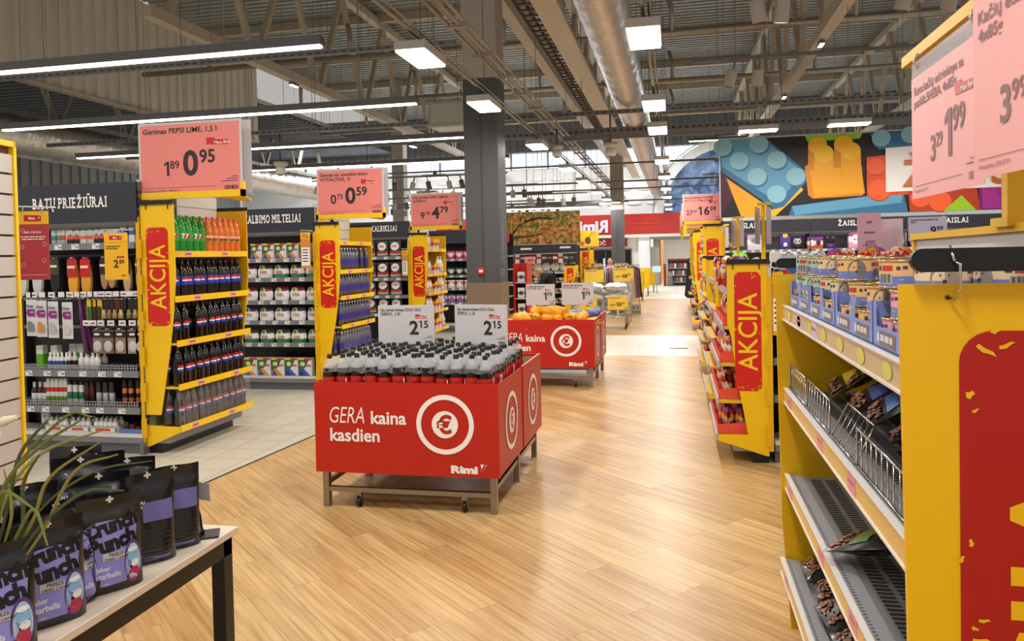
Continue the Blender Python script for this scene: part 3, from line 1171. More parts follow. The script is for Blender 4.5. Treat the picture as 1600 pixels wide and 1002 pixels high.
def gondola(label, x0, x1, Y, H, shelves, heading, hx=None, hs=.13, hz=None, back=BLK, hd=.32, name='shelf_unit', group=None, hal='l', lipmesh=(), zl=0, depth=.42, tagrow=True, hbot=None, hw=None, hv=.4):
    """shelf unit facing -y with its front foot at Y. shelves rows: (z, depth)"""
    r = thing(name, label, 'shelf unit', (x0, Y, 0), 0, group)
    L = x1 - x0
    MB().box(0, L, depth + .06, depth + .1, .1, H).build('back_panel', back, r)
    b = MB().box(0, L - .02, 0, depth, .09, .14).box(.0, L - .02, .02, depth, 0, .09, 1).box(0, L - .02, -.005, .3, .14, .17, 2)
    b.build('base', [GREY, mt('#5d5d60', .5), mt('#d8d5d2', .4)], r)
    for x in (0, L - .035):
        u = MB().box(x, x + .035, depth, depth + .06, 0, H)
        u.build('upright', SLOT, r)
    u = MB().box(L - .03, L, -.02, depth, 0.0, .1).box(L - .012, L + .002, .02, .07, .1, H)
    k = .14
    while k < H - .05:
        u.box(L + .002, L + .0025, .035, .055, k, k + .03, 1)
        u.box(L - .012, L + .002, .018, .02, k, k + .03, 1)
        k += .055
    u.build('end_frame', [mt('#77787c', .4, .4), BLK], r)
    for i, (z, d) in enumerate(shelves):
        f = depth - d
        s_ = MB().box(.01, L - .04, f + .01, depth + .05, z - .03, z).build('shelf', GREY, r)
        MB().box(.0, L - .04, f - .004, f + .01, z - .045, z + .01).build('price_rail', GREY, s_)
        if tagrow:
            rr = random.Random(i + int(Y * 7))
            n = max(2, int(L / .19))
            for q_ in range(n):
                tx = .04 + (L - .14) * q_ / n + rr.uniform(0, .05)
                mb = MB().box(tx, tx + .07, f - .007, f - .004, z - .04, z + .004)
                mb.text('%d%d' % (rr.randint(1, 9), rr.randint(10, 99)), .022, (tx + .035, f - .008, z - .028), m=1, bold=.02)
                mb.box(tx + .005, tx + .04, f - .0076, f - .007, z - .006, z - .002, 1)
                mb.build('price_tag', [mt('#e7e3e6', .5), INK], s_)
        if i in lipmesh:
            mb = MB()
            x = .01
            while x < L - .06:
                mb.box(x, x + .006, f + .004, f + .008, z, z + .055)
                x += .027
            for zz in (z + .005, z + .027, z + .052):
                mb.box(.01, L - .05, f + .003, f + .007, zz, zz + .006)
            mb.build('front_grid', mt('#a3a2a4', .4, .4), s_)
    if heading:
        hb = hbot or H - hd
        h_ = MB().box(0, L - .01, -.0, .03, hb, H).prism([(0.0, hb), (.03, hb - .03), (.09, hb - .05), (.09, hb)], 'x', 0, L - .01, 1).build('header', [mt('#2a2c36', .5), mt('#8a8a8d', .5, .3)], r)
        mb = MB()
        slab(mb, heading, hs, (hx if hx is not None else .3, -.003, hb + (H - hb) * hv), al=hal, width=hw)
        mb.build('lettering', PAPER, h_)
    return r


# ================================================================ slatted end panel and cards (far left)
sp = thing('slat_panel', 'grey slatted end panel with yellow edge trim beside the sweets table', 'panel', (-3.485, 3.5, 0), math.radians(8))
mb = MB()
z = .12
while z < 2.2:
    mb.box(-.02, 0, -1.6, 0, z, z + .098)
    z += .11
mb.box(-.03, -.02, -1.6, 0, .1, 2.24, 1)
mb.build('slats', [mt('#bdb6ae', .5), mt('#6d4a44', .6)], sp)
MB().box(-.035, .012, 0, .02, .1, 2.27).box(-.035, .012, -1.6, .02, 2.24, 2.27).build('edge_trim', YEL, sp)
MB().box(-.06, -.03, -1.6, .03, 0, 2.2).build('side_frame', BLK, sp)


def hang_card(label, loc, w, h, body, parts, rz=0, arm=True, group='hanging store cards'):
    r = thing('hanging_card', label, 'card', loc, rz, group)
    MB().box(-w / 2, w / 2, -.002, .002, -h, -.2 * h + .012 * h, 0).box(-w / 2, w / 2, -.002, .002, -.2 * h, 0, 1).build('card', body, r)
    mb = MB()
    for s in (-.3, .3):
        mb.tube([(w * s, 0, -.015), (w * s, -.006, .01), (w * s, 0, .025)], .0025, 5)
    if arm:
        mb.tube([(-w * .55, 0, .03), (w * .75, 0, .02)], .005, 6)
    mb.build('hooks', mt('#d7d4d1', .3, .5), r)
    mb = MB()
    badge(mb, 0, -.1 * h, w * .55, h * .085, -.004)
    mb.build('badge', [RIMI, PAPER], r)
    mb = MB()
    parts(mb, w, h)
    mb.build('lettering', [PAPER, INK, RIMI], r)
    return r


def card_a(mb, w, h):
    mb.text('MIELI PIRKĖJAI,', .016, (0, -.003, -.32 * h), al='c', bold=.01)
    mb.words(-.4 * w, -.38 * h, .8 * w, .006, -.003).words(-.36 * w, -.415 * h, .72 * w, .006, -.003, 0, 2)
    for x, z in ((-.06, -.28), (-.065, -.52), (.065, -.48), (.06, -.72), (-.06, -.78)):
        mb.disc((x * w / .18, -.003, z * h), .012, 'y', 0, 12, .0105)
    mb.poly([(-w * .42, -.003, -.93 * h), (w * .42, -.003, -.93 * h), (w * .42, -.003, -.926 * h), (-w * .42, -.003, -.926 * h)])


hang_card('red and yellow store card hanging on a rod from the slatted panel', (-3.75, 3.9, 1.925), .185, .41, [mt('#b5333a', .45), mt('#f3bb16', .45)], card_a, math.radians(12))


def card_b(mb, w, h):
    mb.words(-.42 * w, -.3 * h, .62 * w, .009, -.003, 1).words(-.42 * w, -.345 * h, .5 * w, .009, -.003, 1, 4)
    mb.poly([(w * .02, -.003, -.54 * h), (w * .36, -.003, -.54 * h), (w * .36, -.003, -.5 * h), (w * .02, -.003, -.5 * h)], 2)
    mb.text('2', .085, (w * .1, -.003, -.74 * h), m=1, bold=.03, al='r')
    mb.text('89', .045, (w * .13, -.003, -.66 * h), m=1, bold=.03)
    barcode(mb, w * .2, -.93 * h, w * .2, .012, -.003, 1)


hang_card('yellow price card reading 2.89 hanging in front of the shoe care shelves', (-4.33, 5.3, 1.845), .2, .37, [mt('#eeb215', .45), mt('#f3bb16', .45)], card_b, math.radians(4))

# ================================================================ shoe care unit
GX0, GX1, GY = -5.95, -4.36, 5.6
gondola('grey shelf unit for shoe care under the dark header with white slab letters', GX0, GX1, GY, 2.28,
        [(1.77, .42), (.69, .42), (.38, .42)], 'BATŲ PRIEŽIŪRAI', .575, .125, hbot=1.95, lipmesh=(1, 2), hw=.74)
XR = lambda u: -5.62 + (u - 27) / 187 * 1.21      # shelf position along the unit
g_top = 'shoe care packs on the top shelf'


def can_kind(name, cols, r=.028, h=.15, cap=None, neck=.7):
    t = thing(name, 'x', 'can')
    MB().lathe([(0, 0), (r, .002), (r, h * .8), (r * .9, h * .84)], 12, m=0).build('body', pk('can_' + ''.join(cols), [(i / len(cols), c) for i, c in enumerate(cols)], .03), t)
    MB().lathe([(r * .9, h * .82), (r * neck, h * .84), (r * neck, h * .98), (r * neck * .7, h), (0, h)], 12).build('cap', mt(cap or '#e8e8e8', .4), t)
    return Kind(t)


def box_kind(name, mats, w, d, h, cat='box', top=None, mk=None, parts=True):
    t = thing(name, 'x', cat)
    MB().rbox(-w / 2, w / 2, -d / 2, d / 2, 0, h, b=.003).build('carton', mats, t)
    if mk:
        mb = MB()
        mk(mb, w, d, h)
        mb.build('print', [INK, PAPER, RIMI, mt('#e4552b'), mt('#3e7f3a')], t)
    return Kind(t)


WC = can_kind('shoe_spray', ('#dfe3df', '#5fa08c', '#d7dcd6'), .026, .15)
WO = can_kind('shoe_spray', ('#e5e3df', '#e2674a', '#e3dfda'), .026, .155)
for i, u in enumerate((30, 36, 43, 79, 88)):
    WC.put((XR(u) + .02, 5.7, 1.772), label='white shoe spray with teal band, %s on the top shelf behind the red store card' % ordn[i], group=g_top)
for i, u in enumerate((94, 102, 50, 57)):
    WO.put((XR(u) + .02, 5.7, 1.772), label='white shoe spray with orange band, %s on the top shelf' % ordn[i], group=g_top)


def dome(c1, c2):
    t = thing('shoe_sponge', 'x', 'sponge')
    MB().prism([(-.045, 0), (.045, 0), (.045, .075)] + [(.045 * math.cos(a), .075 + .05 * math.sin(a)) for a in (.4, .8, 1.2, 1.57, 1.94, 2.34, 2.74)] + [(-.045, .075)], 'y', -.02, .02).build('blister', film('blister', '#f2f2f2', .55), t)
    MB().prism([(-.035, .005), (.035, .005), (.035, .05), (.0, .09), (-.035, .06)], 'y', -.021, -.012).build('sponge', mt(c1), t)
    MB().box(-.03, .03, -.0225, -.021, .045, .075).build('label_strip', mt(c2), t)
    return Kind(t)


DM = [dome('#1f1d1d', '#dd5a3c'), dome('#1b1a1c', '#cf4f35'), dome('#d8d3cf', '#de6a50'), dome('#c8c4c2', '#d25b45')]
for i, u in enumerate((112, 122, 132, 142)):
    DM[i].put((XR(u), 5.68, 1.772), label=('shoe shine sponge in clear dome pack, %s from the orange band cans' % ordn[i]), group=g_top)
for i, u in enumerate((152, 160, 171, 180)):
    DM[i % 2].put((XR(u), 5.68, 1.772), sc=(.75, 1, 1.02), label='narrow clear pack with dark sponge, %s past the domed packs' % ordn[i], group=g_top)
BB = box_kind('carton_box', pk('whiteblue', [(0, '#e6e4e4'), (.35, '#3f62b5'), (.6, '#e8e6e6')], .02), .055, .05, .2)
for i, u in enumerate((190, 203)):
    BB.put((XR(u), 5.7, 1.772), label='tall white carton with blue band on the top shelf, ' + ('beside the yellow 2.89 card' if i else 'behind the yellow 2.89 card'), group=g_top)


# hanging insoles on pegs
def peg(x, z, y=GY + .03):
    MB().tube([(x, y, z), (x, y + .42, z + .01)], .004, 5).build('peg_hook', CHROME, PEGS)
    MB().box(x - .033, x + .033, y - .008, y - .004, z + .005, z + .05).box(x - .02, x + .02, y - .0085, y - .008, z + .02, z + .03, 1).build('price_tag', [mt('#e7e3e6', .5), INK], PEGS)


PEGS = [o for o in bpy.data.objects if o.get('label', '').startswith('grey shelf unit for shoe care')][0]
MB().box(-5.9, -4.45, 6.0, 6.03, 1.66, 1.69).box(-5.9, -4.45, 6.0, 6.03, 1.28, 1.31).box(-5.9, -4.45, 6.0, 6.03, 1.02, 1.05).build('crossbar', GREY, PEGS)


def sole_pts(w, h, n=18):
    return [(w * (.36 * math.sin(a) * (1 + .22 * math.cos(a))) * 1.15, h / 2 + h / 2 * -math.cos(a)) for a in [2 * PI * k / n for k in range(n)]]


def insole_kind(head, sole, hh=.1, w=.1, h=.3, back='#161616'):
    t = thing('insole_pack', 'x', 'insole')
    MB().prism([(x, z - h) for x, z in sole_pts(w * 1.1, h)], 'y', -.006, .02).build('insole', mt(sole, .7), t)
    MB().prism([(-w / 2, -hh * 1.4), (w / 2, -hh * 1.4), (w / 2, -.02), (w * .3, .0), (-w * .3, 0), (-w / 2, -.02)], 'y', -.012, -.007).box(-w * .45, w * .3, -.0135, -.012, -hh * .75, -hh * .55, 1).build('header_card', [mt(head, .4), mt('#f0d9c0')], t)
    MB().box(-w / 2, w / 2, .02, .26, -h, -.005).build('row_behind', mt(back, .6), t)
    return Kind(t)


ins = [(33, '#8b9a86', '#c9d0c2', .32), (57, '#20211f', '#cfcbd2', .32), (85, '#3a3c2c', '#17171a', .3), (113, '#b5262a', '#e8a02a', .33), (133, '#c3161c', '#e09a35', .33),
       (161, '#2a1b1c', '#a8835d', .27), (172, '#231a1c', '#b38c64', .26), (195, '#2b1f1f', '#c8a075', .3), (214, '#6b1c1f', '#b78f66', .3)]
names = ('pale speckled insole', 'light lilac grey insole', 'black insole with olive card', 'insole under a red and gold card', 'orange insole under a bright red card', 'tan leather insole with dark card', 'second tan insole with dark card',
         'long beige insole below the yellow 2.89 card', 'beige insole beside the unit frame')
for (u, a, b, h), nm in zip(ins, names):
    x = XR(u)
    peg(x, 1.32)
    MB().tube([(x, GY + .04, 1.66), (x, GY + .44, 1.67)], .004, 5).build('peg_hook', CHROME, PEGS)
    insole_kind(a, b, .115 if u in (113, 133) else .1, .1 if u < 150 else .075, h).put((x, GY + .07, 1.655), label=nm + ' hanging in the shoe care unit', group='hanging insoles')
for u in (50, 70, 100, 125, 145, 152, 183, 205):
    MB().box(XR(u) - .03, XR(u) + .03, GY + .022, GY + .026, 1.325, 1.37).build('price_tag', mt('#e7e3e6', .5), PEGS)
# silver sachets
for i, u in enumerate((50, 66, 84, 106)):
    x = XR(u) + .01
    MB().tube([(x, GY + .02, 1.31), (x, GY + .44, 1.32)], .004, 5).build('peg_hook', CHROME, PEGS)
    t = thing('insole_sachet', 'white sachet of insoles with purple panel, %s from the slatted panel' % ordn[i], 'insole', (x, GY + .03, .99 - .008 * i), 0, 'white insole sachets')
    w, h = .105, .315
    MB().grid(lambda a, b: ((a - .5) * w, -.012 * math.sin(PI * a) * math.sin(PI * b), b * h), 6, 8, 0).build('bag', mt('#d9d6d8', .35), t)
    MB().poly([(-.04, -.0135, .2), (-.02, -.0142, .17), (.045, -.0135, .17), (.045, -.0135, .235), (-.03, -.0138, .235)]).build('purple_panel', mt('#8d2a80', .4), t)
    MB().text('Silver', .036, (-.002, -.0148, .25), bold=.02, al='c').words(.0, .205, .04, .006, -.0152, 1).build('lettering', [INK, PAPER], t)
    MB().poly([(-.035, -.0125, .04), (.035, -.0125, .04), (.03, -.0135, .1), (.0, -.0142, .13), (-.03, -.0135, .13)]).build('window', mt(('#7f7f86', '#c98946', '#b7b3b2', '#c9c6bd')[i], .5), t)
# purple shoe horns
for i in range(3):
    u = 126 + i * 3
    x = XR(u)
    one(MB().tube([(x, GY + .04 + .04 * i, 1.31), (x + .012, GY + .04 + .04 * i, 1.15), (x + .03, GY + .05 + .04 * i, .95), (x + .055, GY + .05 + .04 * i, .83)], [.012, .018, .02, .012], 8), 'shoe_horn', [mt('#5d1a5c', .35)], 'long purple shoe horn, %s from the white sachets' % ordn[i], 'shoe horn', group='purple shoe horns')
    MB().tube([(x, GY + .02, 1.315), (x, GY + .44, 1.32)], .004, 5).build('peg_hook', CHROME, PEGS)
# laces and polish tubs on cards
LC = [('#d6c22a', '#3a6b2c'), ('#e0a51f', '#1c1c1c'), ('#e3b52c', '#2d2a18')]
for i, u in enumerate((140, 147, 154)):
    x = XR(u)
    t = thing('lace_pack', 'yellow pack of laces, %s from the purple shoe horns' % ordn[i], 'laces', (x, GY + .05, 1.1), 0, 'yellow lace packs')
    MB().box(-.03, .03, -.004, .002, .0, .2).build('card', mt(LC[i][0], .4), t)
    MB().box(-.02, -.005, -.012, -.004, .02, .14).box(.005, .02, -.012, -.004, .02, .14).build('laces', mt(LC[i][1], .6), t)
    MB().tube([(x, GY + .02, 1.305), (x, GY + .44, 1.31)], .004, 5).build('peg_hook', CHROME, PEGS)
for i, u in enumerate((165, 173, 181, 190, 202, 211)):
    x = XR(u)
    t = thing('polish_card', 'polish tin hanging on a black card, %s from the yellow lace packs' % ordn[i], 'polish', (x, GY + .05, 1.14), 0, 'polish cards')
    MB().box(-.028, .028, 0, .004, .0, .16).build('card', mt('#201a1a' if i != 2 else '#5c1620', .4), t)
    MB().lathe([(0, 0), (.022, 0), (.024, .04), (.016, .05), (.016, .075), (0, .077)], 10, c=(0, -.026, .0)).build('tin', mt(('#b7a77a', '#8f7a4c', '#a2905c')[i % 3], .35, .4), t)
    MB().tube([(x, GY + .02, 1.305), (x, GY + .44, 1.31)], .004, 5).build('peg_hook', CHROME, PEGS)
for i, u in enumerate((137, 147, 159, 174, 191, 206, 219)):
    peg(XR(u), 1.075)
# blister packs of gel pads
for i, u in enumerate((150, 166, 184, 203, 215)):
    x = XR(u)
    t = thing('gel_pad_pack', 'clear blister pack of gel pads, %s in its row above the wire grid' % ordn[i], 'insole', (x, GY + .05, .84), 0, 'gel pad packs')
    MB().box(-.05, .05, 0, .003, 0, .2).build('card', mt(('#8a705c', '#77604f', '#9c6f4c', '#a08a76', '#70625a')[i], .5), t)
    MB().box(-.05, .05, -.003, 0, .135, .19).box(-.03, .02, -.004, -.003, .155, .172, 1).build('header_card', [mt('#23222a', .4), PAPER], t)
    MB().ball((0, -.004, .06), (.042, .016, .05), 12, 8).build('blister', film('blister', '#f2f2f2', .55), t)
    MB().tube([(x, GY + .02, 1.05), (x, GY + .44, 1.055)], .004, 5).build('peg_hook', CHROME, PEGS)


# bottle rows
def bottle_kind(name, cols, r=.025, h=.14, cap='#eeeeee', label=None, cat='bottle', n=10):
    t = thing(name, 'x', cat)
    MB().lathe([(0, 0), (r, .003), (r, h * .62), (r * .8, h * .72), (r * .45, h * .78)], n).build('body', pk('b_' + ''.join(cols) + str(h), [(i / len(cols), c) for i, c in enumerate(cols)], .03), t)
    MB().lathe([(r * .5, h * .77), (r * .5, h * .97), (r * .4, h), (0, h)], n).build('cap', mt(cap, .4), t)
    return Kind(t)


def row(kind, xs, y, z, label, group, jit=.004, deep=1, dy=.07):
    n = 0
    for d in range(deep):
        for x in xs:
            kind.put((x + R.uniform(-jit, jit), y + d * dy + R.uniform(-jit, jit), z), R.uniform(-.3, .3), label=label, group=group)


def lr(u0, u1, n):
    return [XR(u0 + (u1 - u0) * i / max(1, n - 1)) for i in range(n)]


g4 = 'bottles behind the upper wire grid of the shoe care unit'
GB = box_kind('sponge_box', pk('greenbox', [(0, '#63b52c'), (.62, '#e8e8e0'), (.8, '#cfd3c6')], .02), .07, .06, .2)
for i, u in enumerate((44, 67, 80, 92)):
    GB.put((XR(u), 5.78 if i < 2 else 5.9, .692), label=('bright green and white carton, %s from the slatted panel' % ordn[i]), group=g4)
row(bottle_kind('polish_bottle', ('#e9e9ea', '#3d5fae', '#ecebea'), .018, .15), lr(71, 95, 5), 5.69, .692, 'slim white bottle with blue band beside the green cartons', g4)
row(bottle_kind('polish_bottle', ('#cfc8bd', '#2a2320', '#d8d3cb'), .022, .16, '#ded9d2'), lr(100, 109, 2), 5.69, .692, 'white bottle with dark label between the slim and the stout ones', g4)
row(bottle_kind('polish_bottle', ('#efeeec', '#e8e6e3'), .026, .15), lr(119, 145, 4), 5.69, .692, 'stout plain white bottle in the middle of the upper grid shelf', g4, deep=2)
row(bottle_kind('polish_tin', ('#1d1c1e', '#2a282a'), .03, .06, '#201f20', cat='tin'), lr(150, 205, 8), 5.69, .692, 'low black polish tin on the upper grid shelf', g4)
g5 = 'bottles behind the lower wire grid of the shoe care unit'
row(bottle_kind('trigger_bottle', ('#9fb6c6', '#e8e8e6', '#3a2a2a'), .025, .2, '#e8e8e8'), lr(44, 60, 3), 5.69, .382, 'trigger bottle with red dots nearest the slatted panel', g5)
row(can_kind('spray_can', ('#b9b9b4', '#7fae35', '#e9e6e2', '#c9302c', '#e9e6e2'), .023, .235, '#efeeec', .8), lr(67, 93, 5), 5.69, .382, 'tall white spray can with red and green bands', g5)
row(can_kind('spray_can', ('#e4e4e2', '#3a7d6a', '#eceae8'), .023, .215, '#1b1b1d', .85), lr(99, 118, 3), 5.69, .382, 'white spray can with teal swoosh and black cap', g5)
row(can_kind('spray_can', ('#3a1719', '#47201f'), .023, .21, '#201c1c', .85), lr(126, 134, 2), 5.69, .382, 'dark maroon spray can', g5)
row(can_kind('spray_can', ('#b9bbbd', '#c8cacb', '#2e2f31'), .023, .21, '#2c2d2f', .9), lr(144, 165, 3), 5.69, .382, 'silver spray can with charcoal top', g5)
row(can_kind('spray_can', ('#17171a', '#e0813a', '#1a1a1c', '#e0813a', '#1a1a1c'), .021, .235, '#19191b', .9), lr(184, 213, 4), 5.69, .382, 'black spray can with orange stripes', g5)
# low trays of white tubs on the base
tk = MB()
for i, (u0, u1, n) in enumerate(((68, 100, 4), (102, 135, 4), (138, 176, 5))):
    a, b = XR(u0), XR(u1)
    one(MB().box(a, b, 5.62, 5.78, .172, .178).box(a, b, 5.62, 5.625, .178, .21).box(a, b, 5.775, 5.78, .178, .23).box(a, a + .004, 5.62, 5.78, .178, .22).box(b - .004, b, 5.62, 5.78, .178, .22).box(a + .05, b - .05, 5.6185, 5.62, .182, .205, 1),
        'display_tray', [mt('#ded8d2'), mt('#c4502f')], 'low white display tray of tubs, %s from the slatted panel' % ordn[i], 'tray')
TB = bottle_kind('cream_tub', ('#d5d2d0', '#e3e0de'), .026, .105, '#c2c0c0', cat='tub')
for i, (u0, u1, n) in enumerate(((68, 100, 4), (102, 135, 4), (138, 176, 5))):
    for k in range(n):
        for d in range(2):
            TB.put((XR(u0 + 5 + (u1 - u0 - 10) * k / (n - 1)), 5.665 + d * .07, .18), label='white tub standing in the low tray, %s from the slatted panel' % ordn[i], group='white tubs in low trays')
one(MB().box(XR(182), XR(220), 5.62, 5.8, .172, .178).box(XR(182), XR(220), 5.62, 5.626, .178, .205).box(XR(182), XR(220), 5.8, 5.806, .178, .22), 'display_tray', [mt('#5b78b8')], 'low blue display tray at the unit frame end of the base', 'tray')
for i in range(4):
    one(MB().rbox(XR(185 + i * 9), XR(192 + i * 9), 5.64, 5.78, .18, .22 + .02 * (i % 2), b=.004), 'polish_box', [mt('#4a1d1e', .5)], 'dark red polish box lying in the blue tray', 'box', group='boxes in the blue tray')
row(can_kind('spray_can', ('#7fae35', '#e6e4e0', '#d8d6d2'), .022, .17, '#e8e8e6', .8), lr(52, 60, 2), 5.72, .172, 'white spray can with green foot on the base beside the slatted panel', g5)

for c in PEGS.children:
    if c.name.split('.')[0] in ('peg_hook', 'price_tag', 'crossbar'):
        c.location = (-GX0, -GY, 0)

# ================================================================ drinks endcap
LV = [(.22, .33), (.565, .325), (.93, .32), (1.3, .315), (1.675, .31)]
endcap('yellow promotion shelf full of lemonade and dark cola bottles next to the shoe care unit', -4.36, 5.64, 1.09, 1, 2.085, LV, .315, .33, backH=2.3)
top_sign(-3.9, 5.66, 2.16, 'pink price sign reading 1.89 and 0.95 on the drinks shelf', ['Gėrimas PEPSI LIME, 1,5 l'], '1.89', '0.95', w=.95, h=.6)


def soda_kind(liq, lab, cap, emblem, h=.325, r=.044, clear='#e8efe9', top=None):
    t = thing('soda_bottle', 'x', 'bottle')
    L_ = mt(liq, .08, coat=.3)
    MB().lathe([(.0, .006), (r * .6, 0), (r * .95, .008), (r, .03), (r * .93, .075), (r, .1), (r, .19), (r * .88, h * .7), (r * .55, h * .84), (.0145, h * .9), (.0135, h * .95)], 14).build('body', L_, t)
    MB().lathe([(.0155, h * .94), (.0155, h * .995), (.013, h), (0, h)], 10).build('cap', mt(cap, .35), t)
    mb = MB().lathe([(r + .0012, .105), (r + .0012, .185)], 14)
    a0 = -PI / 2
    if emblem == 'ball':
        q_ = lambda x, z: ((r + .002) * math.sin(x / r), -(r + .002) * math.cos(x / r), .146 + z)
        for k in range(10):
            x0, x1 = -.03 + .006 * k, -.024 + .006 * k
            h0, h1 = math.sqrt(max(0, .0009 - x0 * x0)), math.sqrt(max(0, .0009 - x1 * x1))
            for lo, hi, c in ((.006, 1, 1), (-.006, .006, 2), (-1, -.006, 3)):
                f_ = lambda h, t: max(-h, min(h, t))
                mb.poly([q_(x0, f_(h0, lo)), q_(x1, f_(h1, lo)), q_(x1, f_(h1, hi)), q_(x0, f_(h0, hi))], c)
    elif emblem == 'seven':
        mb.add([((r + .0022) * math.sin(x / r), -(r + .0022) * math.cos(x / r), .146 + z) for x, z in [(.018 * math.cos(k * .6) + .008, .018 * math.sin(k * .6)) for k in range(10)]], [list(range(10))], 1)
        mb.text('7', .06, (-.006, -r - .004, .125), m=2, bold=.03, al='c')
    elif emblem == 'band':
        mb.text('MIRINDA', .024, (0, -r - .003, .14), m=2, bold=.03, al='c', width=.06)
        mb.box(-.02, .02, -r - .003, -r - .002, .115, .13, 1)
    elif emblem == 'script':
        mb.text('Coca-Cola', .026, (0, -r - .003, .14), m=1, bold=.02, al='c', shear=.3, width=.062)
        mb.box(-.014, .014, -r - .002, -r - .001, .11, .13, 2)
    mb.build('label_sleeve', [mt(lab[0], .35)] + [mt(c, .35) for c in lab[1:]], t)
    return Kind(t)


GRN = soda_kind('#1d8a2a', ('#2f9c3c', '#cf2b20', '#f4f4ee'), '#2a8a34', 'seven')
ORG = soda_kind('#e0761a', ('#e86f14', '#2a6b2a', '#ffffff'), '#e23b1a', 'band')
COL_ = soda_kind('#160b08', ('#1b2a8c', '#d02a2a', '#f2f2f2', '#2448b8'), '#131316', 'ball')
ZER = soda_kind('#0f0908', ('#101012', '#d02a2a', '#f2f2f2', '#2448b8'), '#131316', 'ball')
ZERC = soda_kind('#3a3431', ('#3b3a3b', '#c8403a', '#d8d8d8', '#3b58a8'), '#2b2b2e', 'ball')
g_d = 'soda bottles on the drinks shelf'
for d in range(2):
    for i in range(5):
        GRN.put((-4.36 + .26 - d * .1, 5.7 + i * .092, 1.677), .95 + R.uniform(-.3, .3), 'green lemonade bottle on the top drinks shelf', g_d)
    for i in range(6):
        ORG.put((-4.36 + .26 - d * .1, 6.17 + i * .09, 1.677), .95 + R.uniform(-.3, .3), 'orange soda bottle with red cap on the top drinks shelf', g_d)
for lv, kd, lb in ((3, COL_, 'dark cola bottle with blue label on the second drinks shelf from the top'), (2, ZER, 'dark cola bottle with black label on the middle drinks shelf'),
                   (1, ZER, 'dark cola bottle with black label on the second drinks shelf from the floor'), (0, ZERC, 'grey film-wrapped cola bottle on the lowest drinks shelf')):
    z, dd = LV[lv]
    for d in range(2):
        for i in range(11):
            if lv == 2 and d == 0 and i in (2,):
                continue
            kd.put((-4.36 + dd - .06 - d * .1, 5.695 + i * .093 + (.012 if i % 2 else 0), z + .002), .95 + R.uniform(-.35, .35), lb, g_d)
for i in range(4):
    y0 = 5.65 + i * .275
    one(MB().grid(lambda u, v: (-4.3 + .3 * min(1, v * 1.02) - .02 * (v > .9) - .012 * abs(math.sin(u * 3 * PI)) * (v < .9), y0 + u * .268, .225 + .3 * v - .03 * max(0, v - .85) * 6 + .012 * math.sin(u * 9)) if False else
                  (-4.36 + .318 - .05 * max(0, v - .62) * 1.6 - .018 * abs(math.cos(u * 3 * PI)), y0 + u * .266, .225 + .315 * v), 18, 8), 'shrink_wrap',
        [film('shrink_film_dark', '#c9c6c6', .16, .12)], 'clear shrink film on the lowest drinks shelf, %s pack from the near panel' % ordn[i], 'film', group='shrink films of the lowest drinks shelf')

# ================================================================ sweets table
tb = thing('display_table', 'white topped table with black steel frame carrying the sweet bags', 'table', (-1.385, 2.205, 0))
MB().rbox(-1.0, 0, -2.0, 0, .728, .75, b=.002).build('table_top', mt('#dccbb8', .45, var=.03), tb)
mb = MB()
mb.box(-.98, -.015, -.06, -.015, .67, .728).box(-.06, -.015, -1.98, -.015, .67, .728).box(-.98, -.93, -1.98, -.015, .67, .728)
mb.build('apron', BLK, tb)
for x in (-.98, -.06):
    for y in (-1.95, -.06):
        MB().box(x, x + .045, y, y + .045, 0, .67).build('leg', BLK, tb)

VIO = mt('#8a89d2', .35)
FOIL = mt('#131115', .28, coat=.3)
FOILB = mt('#2b2119', .35)


